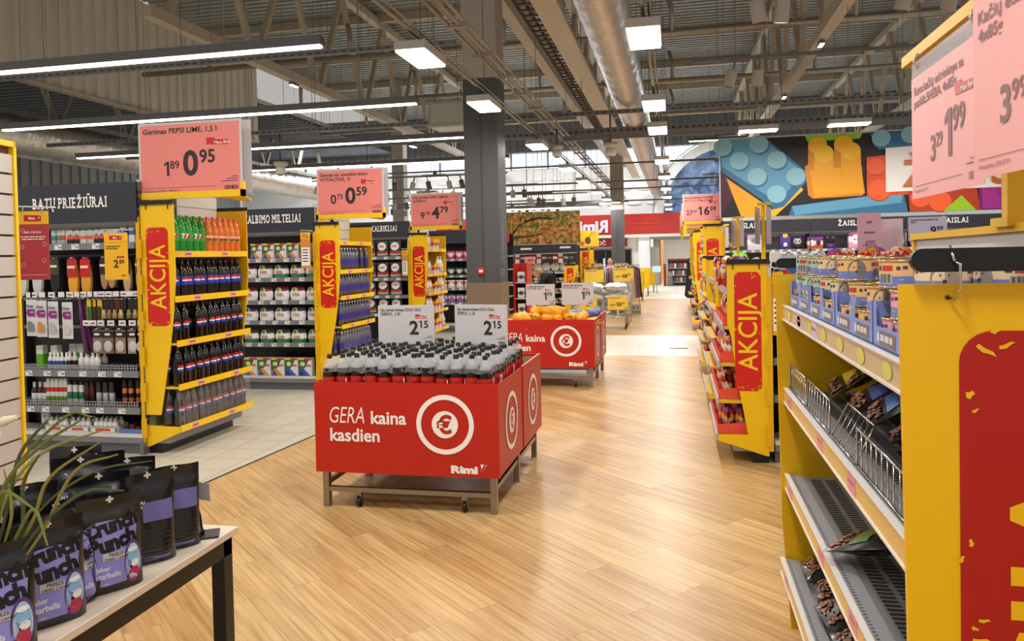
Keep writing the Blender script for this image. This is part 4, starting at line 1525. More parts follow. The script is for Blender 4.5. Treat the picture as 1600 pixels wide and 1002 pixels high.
def pouch(label, loc, rz, w=.155, h=.245, d=.075, face='front', tilt=0, body=None, seed=0, group='sweet bags on the table'):
    """stand-up pouch: open gusset at the foot, flat sealed top with a hang hole"""
    t = thing('sweet_bag', label, 'bag', loc, 0, group)
    t.rotation_euler = (tilt, 0, rz)
    rr = random.Random(seed)
    p1, p2 = rr.uniform(0, 6), rr.uniform(0, 6)

    def th(u, v):
        k = (1 - v) ** .6 * (.55 + .45 * min(1, v * 6)) if v < .86 else .0
        e = max(0, 1 - abs(2 * u - 1) ** 3)
        return max(.0012, d / 2 * k * e ** .6 + ((.008 if seed > 9 or seed == 4 else .0045) * math.sin(9 * u + p1 + 5 * v) * math.sin(7 * v + p2) if .05 < v < .86 else 0))

    def sag(u, v):
        return .006 * math.sin(2.5 * PI * u + p1) * max(0, v - .8) * 5

    F = lambda u, v: ((u - .5) * w * (1 - .03 * math.sin(PI * v)), -th(u, v) + sag(u, v), v * h + .012 * (1 - abs(2 * u - 1) ** 2) * (-0 if v > .1 else 0))
    Bk = lambda u, v: ((u - .5) * w * (1 - .03 * math.sin(PI * v)), th(u, v) + sag(u, v), v * h)
    mb = MB().grid(F, 14, 22).grid(lambda u, v: Bk(1 - u, v), 14, 22)
    mb.grid(lambda u, v: (F(u, 0)[0], F(u, 0)[1] * (1 - v) + Bk(u, 0)[1] * v, .004 + .004 * math.sin(PI * v)), 14, 3)
    mb.build('pouch', body or FOIL, t)
    mb = MB()
    mb.text('+', .03, (0, F(.5, .94)[1] - .002, .925 * h), bold=.06, al='c')
    mb.build('hang_hole', mt('#d8d2c8', .6), t)
    wf = lambda o, p, k=.0016: (lambda x, z: (x, F(x / w + .5, min(.99, max(0, z / h)))[1] - k, z))(o[0] + p[0], o[2] + p[1])
    if face == 'front':
        mb = MB()

        def panel(x0, x1, z0, z1, n=8, sk=0):
            mb.grid(lambda u, v: wf((0, 0, 0), (x0 + (x1 - x0) * u + sk * v, z0 + (z1 - z0) * v), .0012), n, n, 0)
        panel(-.055, .055, .09, .185, 10, .008)
        panel(-.05, .028, .05, .09, 6)
        panel(-.035, .03, .022, .05, 5)
        panel(.028, .05, .06, .09, 4)
        mb.build('violet_print', VIO, t)
        mb = MB()
        rot = math.radians(9)

        def tilted(o, p):
            x, z = p[0] * math.cos(rot) - p[1] * math.sin(rot), p[0] * math.sin(rot) + p[1] * math.cos(rot)
            return wf((o[0], 0, o[2]), (x, z), .0024)
        mb.text('Crunch', .052, (-.064, 0, .146), m=0, bold=.06, width=.13, warp=tilted)
        mb.text('Punch', .052, (-.054, 0, .104), m=0, bold=.06, width=.114, warp=tilted)
        mb.text('FREEZE', .011, (-.012, 0, .0965), m=0, bold=.02, warp=lambda o, p: wf(o, p, .0034))
        mb.text('DRIED CANDY', .009, (-.022, 0, .0865), m=0, bold=.02, warp=lambda o, p: wf(o, p, .0034))
        mb.text('Jaber', .016, (-.045, 0, .062), m=1, bold=.03, warp=lambda o, p: wf(o, p, .0024))
        mb.text('starballs', .018, (-.045, 0, .044), m=1, bold=.03, width=.058, warp=lambda o, p: wf(o, p, .0024))
        mb.text('100g', .009, (-.03, 0, .025), m=1, bold=.02, warp=lambda o, p: wf(o, p, .0024))
        mb.grid(lambda u, v: wf((0, 0, 0), (-.026 + .05 * u, .085 + .021 * v), .0029), 4, 3, 2)
        mb.build('lettering', [mt('#0d0c0e', .4), mt('#d3d2e2', .4), mt('#c9c6c9', .5)], t)
        mb = MB()
        c = (.047, .068)
        ov = lambda rx, rz_, k, m, cx=0, cz=0: mb.add([wf((0, 0, 0), (c[0] + cx + rx * math.cos(2 * PI * i / 18), c[1] + cz + rz_ * math.sin(2 * PI * i / 18)), k) for i in range(18)], [list(range(18))], m)
        ov(.025, .056, .0028, 0)
        ov(.02, .047, .0034, 1)
        ov(.016, .014, .004, 2, 0, .015)
        ov(.011, .01, .0042, 3, .003, -.003)
        ov(.015, .02, .0042, 4, 0, -.03)
        ov(.014, .006, .0044, 3, 0, .032)
        mb.build('picture', [mt('#5d4384', .4), mt('#a7c7d4', .4), mt('#7fb0d6', .4), mt('#dfe6ea', .4), mt('#b3345c', .4)], t)
    elif face == 'back':
        mb = MB()
        bw = lambda x0, x1, z0, z1, m: mb.grid(lambda u, v: wf((0, 0, 0), (x0 + (x1 - x0) * u, z0 + (z1 - z0) * v), .0016), 5, 5, m)
        bw(-.02, .06, .12, .175, 0)
        bw(-.065, -.028, .12, .19, 0)
        for k in range(6):
            bw(-.06, .06, .03 + k * .013, .0335 + k * .013, 1)
        bw(-.02, .05, .012, .022, 0)
        bw(-.068, -.03, .06, .11, 2)
        mb.build('back_print', [mt('#6c6ba8', .4), mt('#2a2830', .5), mt('#c9c7cc', .5)], t)
        mb = MB().text('CAN YOU', .011, (-.063, 0, .172), warp=lambda o, p: wf(o, p, .0026), bold=.03).text('HEAR IT?', .011, (-.063, 0, .158), warp=lambda o, p: wf(o, p, .0026), bold=.03)
        mb.build('lettering', PAPER, t)
    return t


pouch('black sweet bag with violet lettering standing in front on the table edge, fully visible', (-1.452, 1.72, .752), math.radians(56), seed=1, body=FOILB)
pouch('black sweet bag with open mouth picture beside the grass blades', (-1.462, 1.53, .752), math.radians(58), seed=2)
pouch('black sweet bag with open mouth picture nearest the camera, cut by the frame', (-1.455, 1.375, .752), math.radians(54), seed=3)
pouch('crumpled sweet bag squeezed between the two front bags, turned away', (-1.475, 1.625, .752), math.radians(92), w=.11, h=.2, seed=4)
pouch('sweet bag showing its striped back, second from the table corner', (-1.475, 1.9, .752), math.radians(50), w=.14, h=.255, face='back', seed=5)
pouch('sweet bag showing its striped back nearest the table corner', (-1.47, 2.01, .752), math.radians(46), w=.14, h=.245, face='back', seed=6)
rk = 0
for x, y, rz, h, fc in ((-1.6, 1.86, 40, .26, 'front'), (-1.62, 2.0, 30, .265, 'none'), (-1.72, 1.93, 35, .285, 'back'), (-1.6, 1.7, 62, .23, 'front'), (-1.76, 2.05, 25, .27, 'none'), (-1.62, 1.55, 65, .245, 'back'), (-1.6, 1.4, 60, .25, 'front'), (-1.73, 1.74, 50, .255, 'none'),
                        (-1.86, 2.06, 20, .275, 'none')):
    pouch(('crumpled black sweet bag in the back rows of the heap, %s one' % ordn[rk]), (x, y, .752), math.radians(rz), h=h, face=fc, seed=10 + rk, tilt=R.uniform(-.1, .08))
    rk += 1
pouch('magenta sweet bag behind the grass blades', (-1.76, 1.5, .752), math.radians(50), h=.265, face='none', seed=31, body=mt('#7b1f63', .35))
pouch('second magenta sweet bag farther behind the grass blades', (-1.82, 1.66, .752), math.radians(45), h=.262, face='none', seed=32, body=mt('#8a2a6a', .35))
st = thing('price_stand', 'small black price stand with a clear card holder at the table corner', 'price stand', (-1.45, 2.11, .75), math.radians(30))
MB().rbox(-.05, .05, -.04, .04, 0, .006, b=.002).build('base', BLK, st)
MB().tube([(0, 0, .006), (-.005, .005, .06), (-.02, .01, .12), (-.03, .012, .145)], .004, 6).ball((0, 0, .014), .009, 8, 5).build('stem', BLK, st)
MB().turn(Mx()).grid(lambda u, v: (-.065 + .09 * u, .015 - .02 * v, .13 + .06 * v - .03 * u), 2, 2).build('card', mt('#a9a3b8', .3), st)

gr = thing('grass_plant', 'green grass plant arching over the sweet bags', 'plant', (-1.55, 1.43, .75))
MB().lathe([(0, 0), (.055, 0), (.07, .1), (.066, .1), (.06, .085), (0, .085)], 16).build('pot', mt('#3b3434', .5), gr)
G1, G2, G3 = mt('#66702f', .5), mt('#857f35', .5), mt('#46532a', .5)
blades = [[(.073, -.01, .34), (.178, -.01, .45), (.29, -.01, .515)], [(.17, -.01, .25), (.258, 0, .397), (.37, 0, .44)], [(.16, -.01, .26), (.288, -.01, .356), (.39, -.01, .365)],
          [(.128, -.02, .264), (.172, -.02, .316), (.212, -.03, .243)], [(.077, 0, .247), (.092, 0, .319), (.075, 0, .397)], [(.103, .01, .248), (.116, .01, .363), (.16, .01, .429)],
          [(.074, .01, .36), (.23, .01, .515), (.3, .01, .517)], [(.12, .02, .263), (.166, .03, .372), (.292, .04, .454)], [(.06, .02, .3), (.08, .04, .42), (.15, .05, .5)], [(.05, -.03, .28), (.11, -.04, .36), (.2, -.05, .33)],
          [(.02, .05, .3), (.06, .12, .4), (.16, .2, .44)], [(.1, .05, .27), (.2, .12, .36), (.3, .2, .37)], [(.03, -.02, .3), (.02, -.03, .42), (.06, -.05, .5)]]
for i, ctl in enumerate(blades):
    c4 = [V((R.uniform(-.02, .02), R.uniform(-.02, .02), .07))] + [V(p) for p in ctl]
    c4 = [c4[0] * 2 - c4[1]] + c4 + [c4[-1] * 2 - c4[-2]]
    pts = []
    for k in range(3):
        p0, p1, p2, p3 = c4[k:k + 4]
        for q_ in range(5 if k < 2 else 6):
            t = q_ / 5
            pts.append(.5 * (2 * p1 + (p2 - p0) * t + (2 * p0 - 5 * p1 + 4 * p2 - p3) * t * t + (3 * p1 - p0 - 3 * p2 + p3) * t ** 3))
    w_ = R.uniform(.003, .0046)
    n = len(pts) - 1
    vs, fs = [], []
    for k, p in enumerate(pts):
        d_ = (pts[min(n, k + 1)] - pts[max(0, k - 1)]).normalized()
        sd = d_.cross(V((.65, -.75, 0))).normalized()
        ww = w_ * math.sin(PI * (.1 + .88 * (1 - k / n))) ** .7
        vs += [p - sd * ww, p + V((.35 * ww, -.4 * ww, 0)), p + sd * ww]
    for k in range(n):
        fs += [(k * 3, k * 3 + 1, k * 3 + 4, k * 3 + 3), (k * 3 + 1, k * 3 + 2, k * 3 + 5, k * 3 + 4)]
    MB().add(vs, fs, 0, True).build('blade', (G1, G2, G3)[i % 3], gr)
mb = MB().tube([(-.02, 0, .08), (0, -.02, .3), (.03, -.01, .46), (.08, -.01, .504)], .003, 5)
mb.build('spike_stem', G2, gr)
MB().tube([(.05, -.01, .488), (.09, -.01, .507), (.125, -.01, .517)], [.004, .011, .005], 7).tube([(.03, -.02, .455), (.06, -.02, .474), (.09, -.02, .482)], [.004, .01, .005], 7).build('flower_spike', mt('#d8ccae', .8), gr)

# ================================================================ price bins in the aisle
def price_bin(label, loc, contents_floor=.655, rz=0):
    w, L, z0, z1 = 1.215, 1.47, .235, .815
    r = thing('promotion_bin', label, 'bin', loc, rz)       # origin: front left foot corner on the floor
    f = MB().box(0, w, 0, .012, z0, z1)
    f.box(0, w, -.0005, 0, z0, z1)
    f.build('front_panel', RED, r)
    y = -.0035
    mb = MB()
    mb.text('GERA', .15, (.105, y, .555), bold=-.004, shear=.22, width=.235)
    mb.text('kaina', .115, (.385, y, .555), bold=.022, width=.235)
    mb.text('kasdien', .115, (.105, y, .44), bold=.022, width=.335)
    mb.disc((.872, y, .56), .186, 'y', 0, 48, .155)
    mb.disc((.872, y, .56), .085, 'y', 0, 36)
    mb.text('€', .15, (.868, y - .001, .507), m=1, bold=.035, al='c')
    mb.text('Rimi', .062, (.905, y, .262), bold=.06, width=.172)
    mb.poly([(1.092, y, .27), (1.115, y, .318), (1.095, y, .321), (1.1, y, .29)], 0)
    mb.poly([(1.1, y, .262), (1.137, y, .318), (1.12, y, .321), (1.113, y, .285)], 2)
    mb.build('lettering', [PAPER, RED, mt('#7f93b8', .4)], r)
    half = L / 2
    for k in range(2):
        s = MB().box(w - .012, w + .006 * k, .013 + half * k, half * (k + 1) - .002, z0 + .005, z1 - .004 + .006 * k).build('side_panel', RED, r)
        mb = MB()
        x = w + .006 * k + .003
        c = (x, half * (k + .5), .52)
        mb.disc(c, .19, 'x', 0, 40, .158)
        mb.disc(c, .085, 'x', 0, 30)
        mb.text('€', .15, (x + .001, half * (k + .5), .467), ux=(0, 1, 0), m=1, bold=.035, al='c')
        mb.build('lettering', [PAPER, RED], s)
        MB().box(0, .012, .013 + half * k, half * (k + 1) - .002, z0, z1).build('side_panel', RED, r)
    MB().box(0, w, L - .012, L, z0, z1).build('back_panel', RED, r)
    MB().box(.014, w - .014, .014, L - .014, contents_floor - .02, contents_floor).build('inner_floor', mt('#9a7a55', .6), r)
    mb = MB().box(.013, .018, .014, L - .014, contents_floor, z1 - .02).box(w - .018, w - .013, .014, L - .014, contents_floor, z1 - .02).box(.014, w - .014, L - .018, L - .013, contents_floor, z1 - .02)
    mb.build('inner_boards', mt('#a08a68', .6), r)
    for x in (.03, w - .07):
        for yy in (.03, half - .02, L - .07):
            MB().box(x, x + .04, yy, yy + .04, 0, z0 + .02).build('leg', STEEL, r)
    mb = MB()
    for yy in (.035, half, L - .065):
        mb.box(.07, w - .07, yy, yy + .03, .1, .13)
    for x in (.035, w - .065):
        mb.box(x, x + .03, .07, L - .07, .14, .17)
    mb.build('rail_frame', STEEL, r)
    for x in (.27, w - .24):
        for yy in (.055, L - .1):
            c = MB().box(x - .018, x + .018, yy - .02, yy + .02, .08, .1).box(x - .017, x - .013, yy - .012, yy + .012, .03, .08).box(x + .013, x + .017, yy - .012, yy + .012, .03, .08).build('caster', STEEL, r)
            MB().turn(Mx()).tube([(x - .011, yy, .033), (x + .011, yy, .033)], .032, 14).build('wheel', BLK, c)
    return r


price_bin('red promotion bin on steel legs filled with dark cola bottles', (-2.285, 4.545, 0))


def table_sign(label, loc, w, h, lines, new, color=None, rz=0, old='', bt='€ GERA KAINA', stem=.3, group='white price sheets on the bins', frame=SILV, px=.72):
    r = thing('price_sign', label, 'price sign', loc, rz, group)
    price_sheet(r, w, h, color or SILV, lines, old, new, frame=frame, badge_t=bt, px=px)
    MB().box(-.02, .02, .008, .016, -stem, h * .4).build('stem', mt('#bdb8bb', .3), r)
    return r


cl = ['Gaz. gaivusis gėrimas COCA COLA', 'ZERO, 1,5l']
table_sign('white price sheet reading 2.15 on the cola bin, toward the shelves', (-1.925, 5.3, .965), .42, .29, cl, '2.15', rz=math.radians(4))
table_sign('white price sheet reading 2.15 on the cola bin, beside the second bin', (-1.365, 5.3, .965), .42, .29, cl, '2.15', rz=math.radians(-13))

CLR = film('clear_bottle_plastic', '#e9eef0', .22, .06)


def cola_kind():
    t = thing('cola_bottle', 'x', 'bottle', group='cola bottles packed in the front bin')
    r, h = .044, .33
    MB().lathe([(0, .006), (r * .6, 0), (r, .02), (r * .95, .06), (r, .1), (r, .19), (r * .97, .225), (r * .9, .242, 1), (r * .72, .262, 1), (r * .45, .285, 1), (.014, .302, 1), (.0135, .315, 1)], 14).build('body', [mt('#170a07', .08, coat=.3), CLR], t)
    MB().lathe([(r * .89, .2421), (0, .2422)], 14).build('cola_level', mt('#1e0e09', .1), t)
    MB().lathe([(.0165, .303), (.0165, .325), (.014, h), (0, h)], 12).build('cap', mt('#161617', .4), t)
    mb = MB().lathe([(r + .001, .1), (r + .001, .187)], 14)
    for a in (-PI / 2, PI / 2):
        ux = V((-math.sin(a), math.cos(a), 0))
        mb.text('Coca-Cola', .026, V((math.cos(a), math.sin(a), 0)) * (r + .003) + V((0, 0, .145)), ux=ux, m=1, al='c', shear=.3, bold=.015, width=.06)
    mb.box(r * .6, r * .75, -r * .82, -r * .76, .12, .175, 2)
    mb.build('label_sleeve', [mt('#c3271c', .35), BLK, PAPER], t)
    return Kind(t)


CK = cola_kind()
BX0, BY0 = -2.285, 4.545
for i in range(12):
    for j in range(11):
        CK.put((BX0 + .075 + i * .0955 + R.uniform(-.004, .004), BY0 + .07 + j * .0955 + R.uniform(-.004, .004), .6555 + (R.uniform(-.004, .012))), (R.uniform(-.03, .03), R.uniform(-.03, .03), R.choice((0, .5, 2.2, 3.2, 4.5)) + R.uniform(-.3, .3)),
               'cola bottle with black cap and red label, packed in the front red bin')
WRAP = film('shrink_film_clear', '#f1f2f4', .1, .2)
nf = 0
for i in range(6):
    for j in range(4):
        x0, y0 = BX0 + .03 + i * .191, BY0 + .025 + j * .2865
        if y0 + .28 > BY0 + 1.1:
            continue
        w, d = .186, .28
        s1, s2 = R.uniform(0, 6), R.uniform(0, 6)

        def fn(u, v, x0=x0, y0=y0, s1=s1, s2=s2):
            bxp = abs(math.sin(u * 2 * PI)) ** .7
            byp = abs(math.sin(v * 3 * PI)) ** .7
            top = bxp * byp
            z = .655 + .22 + .095 * top + .008 * math.sin(11 * u + s1) * math.sin(13 * v + s2)
            return (x0 + u * w, y0 + v * d, z)
        one(MB().grid(fn, 16, 24), 'shrink_wrap', [WRAP], 'clear shrink film stretched over a six pack of cola bottles in the front bin', 'film', group='shrink films over cola six packs')
        nf += 1

# second bin with yellow snack bags
price_bin('red promotion bin behind the first, heaped with yellow snack bags', (-2.17, 9.12, 0))
table_sign('white price sheet reading 1.79 on the yellow snack bin, beside the grey column', (-1.63, 9.3, .98), .36, .26, ['~', 'NATURE, 250g'], '1.79', rz=0)
table_sign('white price sheet reading 1.79 on the yellow snack bin, toward the aisle', (-1.17, 9.3, .98), .4, .27, ['~', 'NATURE, 250g'], '1.79', rz=math.radians(-8))


def snack(col, seed):
    rr = random.Random(seed)
    t = thing('snack_bag', 'x', 'bag')
    vs = MB().lathe([(0, -.085), (.03, -.088), (.052, -.07), (.055, -.02), (.054, .03), (.05, .07), (.03, .088), (0, .085)], 14)
    vs.v = [(x * (1 + rr.uniform(-.07, .07)), y * (1 + rr.uniform(-.07, .07)), z + rr.uniform(-.004, .004)) for x, y, z in vs.v]
    vs.build('bag', mt(col, .4), t)
    MB().prism([(-.02, .085), (.02, .085), (.035, .12), (-.035, .12)], 'y', -.004, .004).build('seal', mt(col, .4), t)
    MB().box(-.02, .02, -.058, -.05, -.02, .02).disc((0, -.059, 0), .012, 'y', 1, 10).build('label', [mt('#e9a9a0', .5), mt('#c8442e', .5)], t)
    return Kind(t)


SY = [snack('#f0a51c', 1), snack('#f3ad24', 2), snack('#e99a15', 3)]
SB = snack('#4f6fb4', 4)
tiers = []
for i in range(9):
    for j in range(5):
        tiers.append((-2.07 + i * .128, 9.22 + j * .15, .735))
for i in range(7):
    for j in range(3):
        tiers.append((-1.9 + i * .125, 9.27 + j * .15, .825))
for i in range(3):
    for j in range(2):
        tiers.append((-1.68 + i * .13, 9.3 + j * .15, .905))
for k, (x, y, z) in enumerate(tiers):
    a = R.choice((0, PI / 2, .6, -.5, PI / 2))
    SY[k % 3].put((x + R.uniform(-.02, .02), y + R.uniform(-.02, .02), z + R.uniform(-.008, .01)), (PI / 2 + R.uniform(-.4, .4), R.uniform(-.4, .4), a + R.uniform(-.4, .4)), 'crumpled yellow snack bag heaped in the second red bin', 'yellow snack bags in the second bin')
for k in range(9):
    SB.put((-1.32 + (k % 3) * .13, 9.9 + (k // 3 % 2) * .17, .74 + .08 * (k // 5)), (PI / 2 + R.uniform(-.3, .3), R.uniform(-.3, .3), R.uniform(0, 3)), 'blue snack bag at the back corner of the second red bin', 'blue snack bags in the second bin')

# ================================================================ washing powder unit and mineral water endcap
G2Y = 8.66
gondola('grey shelf unit of washing powder under the header with white slab letters', -6.4, -4.28, G2Y, 2.24, [(1.62, .42), (1.38, .42), (1.1, .42), (.85, .42), (.575, .42)], 'SKALBIMO MILTELIAI', 1.94, .14, hal='r', hbot=1.95, hw=.82)
ART = lambda w, d, h: None


def powder_box(c1, c2):
    t = thing('powder_carton', 'x', 'carton')
    w, h = .15, .19
    MB().box(-w / 2, w / 2, 0, .07, 0, h).build('carton', mt('#dfe0e2', .45), t)
    mb = MB()
    y = -.0015
    mb.poly([(-w / 2, y, h), (-w / 2, y, .02), (.01, y, .1), (.05, y, h)], 0)
    mb.poly([(-w / 2, y - .0005, .0), (.06, y - .0005, 0), (-.02, y - .0005, .08), (-w / 2, y - .0005, .05)], 1)
    mb.poly([(-w / 2, y - .001, .0), (.0, y - .001, 0), (-.05, y - .001, .07)], 2)
    mb.box(-w / 2, -.01, y - .002, y, h - .02, h, 3)
    mb.box(-.01, w / 2, y - .002, y, h - .02, h, 4)
    mb.ball((-.03, y, .125), (.03, .002, .025), 8, 5, 5)
    mb.text('ARIEL', .03, (.035, y - .002, .1), m=6, bold=.03, al='c', width=.07)
    mb.build('print', [mt('#2f6b35'), mt(c1), mt(c2), mt('#efc12a'), mt('#c9392c'), mt('#cfd8b0'), mt('#c8232a')], t)
    return Kind(t)


PB1, PB2 = powder_box('#e08a2a', '#2f55a8'), powder_box('#3c55b5', '#27368c')
gp = 'washing powder cartons on the unit behind the drinks shelf'
xs = [-5.1 + i * .165 for i in range(5)]
for i, x in enumerate(xs):
    PB1.put((x, G2Y + .03, 1.622), label='green and white powder carton on the top shelf of its unit', group='powder cartons on the top shelf')
PC = [PB1, PB1, PB2, PB2]
for i in range(5):
    k = (PB1 if i < 3 else PB2)
    k.put((-5.22 + i * .185, G2Y + .03, .172), label=('large powder carton with orange flare on the base, standing low' if i < 3 else 'large powder carton with blue flare on the base, standing low'), group=('orange' if i < 3 else 'blue') + ' flare powder cartons', sc=1.15)


def pillow_bag(c_top, c_foot, c_text='#c8232a'):
    t = thing('powder_bag', 'x', 'bag')
    w, h, d = .2, .17, .11
    nm = 'pb' + c_top + c_foot
    F = lambda u, v: ((u - .5) * w * (.82 + .18 * math.sin(PI * min(1, v * .9 + .1))), -d / 2 * max(.02, (math.sin(PI * u) ** .5) * (1 - v) ** .4) + .01 * v, v * h - .006 * math.cos(2 * PI * u) * v)
    B_ = lambda u, v: (F(1 - u, v)[0], -F(1 - u, v)[1] + .02 * v, F(1 - u, v)[2])
    MB().grid(F, 10, 9).grid(B_, 10, 9).build('bag', pk(nm, [(0, c_foot), (.3, '#e9e8ea'), (.66, c_top)], .1, [(.32, .72, .2, .2, '#c9d6a2'), (.3, .75, .1, .1, '#4f7a35')]), t)
    mb = MB().text('ARIEL', .045, (0, -d / 2 - .004, .062), bold=.03, al='c', width=.1)
    mb.build('lettering', mt(c_text), t)
    return Kind(t)


BG = pillow_bag('#2f4a2b', '#2a7a33')
BW = pillow_bag('#5e2a3e', '#dfdfe2')
BR = pillow_bag('#7d2421', '#e2e1e3')
BP = pillow_bag('#46286a', '#e4e3e5')
for lv, ks, nm in ((1.38, (BW, BW, BG, BG, BG), 'second shelf from the top'), (1.1, (BR,) * 5, 'middle shelf'), (.85, (BP,) * 5, 'second shelf from below'), (.575, (BG,) * 5, 'lowest raised shelf')):
    for i, k in enumerate(ks):
        lb = {id(BG): 'white powder bag with green foot', id(BW): 'white powder bag with maroon top', id(BR): 'white powder bag with dark red top', id(BP): 'white powder bag with purple top'}[id(k)]
        k.put((-5.22 + i * .215, G2Y + .075, lv + .002), R.uniform(-.15, .15), lb + ', ' + nm + ' of its unit', lb + 's on the ' + nm)


def card_c(mb, w, h):
    mb.box(-w * .42, w * .42, -.0035, -.003, -.93 * h, -.42 * h, 0)
    for k in range(5):
        mb.box(-w * .3, w * .25, -.0045, -.0035, (-.5 - .08 * k) * h, (-.47 - .08 * k) * h, 1)


hang_card('orange store card hanging at the end of the powder unit', (-4.36, 8.55, 1.93), .12, .43, [mt('#d98a3c', .45), mt('#f3bb16', .45)], card_c, .1)
hang_card('orange store card hanging at the end of the dish soap unit', (-4.3, 11.85, 1.72), .1, .42, [mt('#cf8a4a', .45), mt('#f3bb16', .45)], card_c, .1)
hang_card('pink store card hanging at the end of the air freshener unit', (-4.15, 15.6, 1.6), .12, .42, [mt('#c9687a', .45), mt('#f3bb16', .45)], card_c, .1)

LV2 = [(.42, .33), (.78, .325), (1.13, .32), (1.45, .315), (1.8, .3)]
endcap('yellow promotion shelf of violet label water bottles under the 0.59 sign', -4.28, 8.67, 1.0, 1, 2.02, LV2, .31, .33, backH=2.28)
top_sign(-3.83, 8.69, 2.12, 'pink price sign reading 0.75 and 0.59 on the mineral water shelf', ['Gazuotas nat. mineralinis vanduo', 'VYTAUTAS, 1l'], '0.75', '0.59', w=.86, h=.57)


def water_kind():
    t = thing('water_bottle', 'x', 'bottle')
    r, h = .037, .29
    MB().lathe([(0, .0), (r, .01), (r, .18), (r * .8, .21), (r * .4, .25), (.013, .27), (.013, .28)], 10).build('body', mt('#55555f', .1, coat=.5), t)
    MB().lathe([(r + .001, .075), (r + .001, .15)], 10).build('label_sleeve', mt('#3a2a86', .4), t)
    MB().lathe([(.014, .268), (.014, .288), (0, .29)], 8).build('cap', mt('#cfcfd8', .4), t)
    return Kind(t)


WK = water_kind()
for li, (z, d) in enumerate(LV2[:4]):
    for dd in range(2):
        for i in range(11):
            if li == 3 and i in (7, 9) and dd == 0:
                continue
            WK.put((-4.28 + d - .055 - dd * .085, 8.73 + i * .084, z + .002), R.uniform(0, 6), 'clear water bottle with violet label, %s row from the floor' % ordn[li + 1].replace('second', 'lowest').replace('third', 'second').replace('fourth', 'third').replace('fifth', 'top'), 'water bottles with violet labels, row %d' % li)
for i in range(3):
    one(MB().grid(lambda u, v: (-4.28 + .325 - .03 * v - .012 * abs(math.cos(u * 4 * PI)), 8.7 + i * .31 + u * .3, .425 + .27 * v), 16, 6), 'shrink_wrap', [film('shrink_film_water', '#b9bac6', .15, .15)], 'shrink film around water bottles on the lowest row, %s from the near panel' % ordn[i], 'film', group='shrink films on the water shelf')

# ================================================================ dish soap unit and its endcap
G3Y = 11.95
gondola('grey shelf unit of dishwasher pouches behind the water shelf', -6.4, -4.25, G3Y, 2.2, [(1.62, .42), (1.27, .42), (.98, .42), (.68, .42)], 'SKALBIKLIAI', 1.95, .13, hal='r', hbot=1.94, hw=.5)


def soap_pouch():
    t = thing('tablet_pouch', 'x', 'pouch')
    w, h, d = .2, .26, .09
    F = lambda u, v: ((u - .5) * w, -d / 2 * max(.02, (math.sin(PI * u) ** .5) * (1 - v) ** .5), v * h)
    MB().grid(F, 8, 8).grid(lambda u, v: (F(1 - u, v)[0], -F(u, v)[1], v * h), 8, 8).build('pouch', pk('tabpouch', [(0, '#3d5f33'), (.1, '#b5b7b0'), (.2, '#b02a25'), (.36, '#20231f'), (.9, '#3d4a3a')], .04, [(.5, .66, .42, .3, '#20231f'), (.5, .66, .36, .26, '#ece9e6')]), t)
    MB().text('FAIRY', .04, (0, -d / 2 + .006, h * .62), bold=.03, al='c', width=.09).build('lettering', mt('#c43a34'), t)
    return Kind(t)


TP = soap_pouch()
for lv, nm in ((1.62, 'top shelf'), (1.27, 'second shelf'), (.98, 'third shelf'), (.68, 'fourth shelf')):
    for i in range(4):
        TP.put((-5.2 + i * .225, G3Y + .07, lv + .002), R.uniform(-.1, .1), 'dishwasher tablet pouch with white oval on the ' + nm + ' of its unit', 'tablet pouches on the ' + nm)
LV3 = [(.38, .33), (.7, .325), (1.0, .32), (1.31, .315), (1.72, .31)]
endcap('yellow promotion shelf of white cleaning bottles under the 4.79 sign', -4.25, 11.96, 1.0, 1, 1.97, LV3, .31, .33, backH=2.1)
top_sign(-3.8, 11.97, 2.08, 'pink price sign reading 9.79 and 4.79 on the cleaning shelf', ['Indų ploviklis FAIRY LEMON,', '2x900ml'], '9.79', '4.79', w=.84, h=.56)


def jug_kind(c1, c2, cap, w=.1, h=.26):
    t = thing('cleaner_bottle', 'x', 'bottle')
    MB().lathe([(0, 0), (w * .5, .004), (w * .5, h * .6), (w * .34, h * .78), (w * .16, h * .86), (w * .15, h * .9)], 12, sy=.6).build('body', mt(c1, .35), t)
    MB().box(-w * .36, w * .36, -w * .31, -w * .3, h * .15, h * .52).ball((0, -w * .3, h * .33), (w * .22, .004, h * .1), 8, 5, 1).build('label', [mt(c2, .4), mt('#c23b34', .4)], t)
    MB().lathe([(w * .17, h * .88), (w * .15, h), (0, h)], 10).build('cap', mt(cap, .4), t)
    return Kind(t)


def promo_box():
    t = thing('promo_carton', 'x', 'carton')
    MB().box(-.075, .075, -.06, .06, 0, .15).build('carton', pk('promo', [(0, '#d8d3c8'), (.45, '#b7302a'), (.8, '#e7a816')], .05, [(.3, .4, .13, .28, '#e7e2d8'), (.72, .4, .13, .28, '#2e3f86')]), t)
    MB().box(-.075, .075, -.065, -.06, .13, .185).build('yellow_flag', mt('#e9ac15'), t)
    return Kind(t)


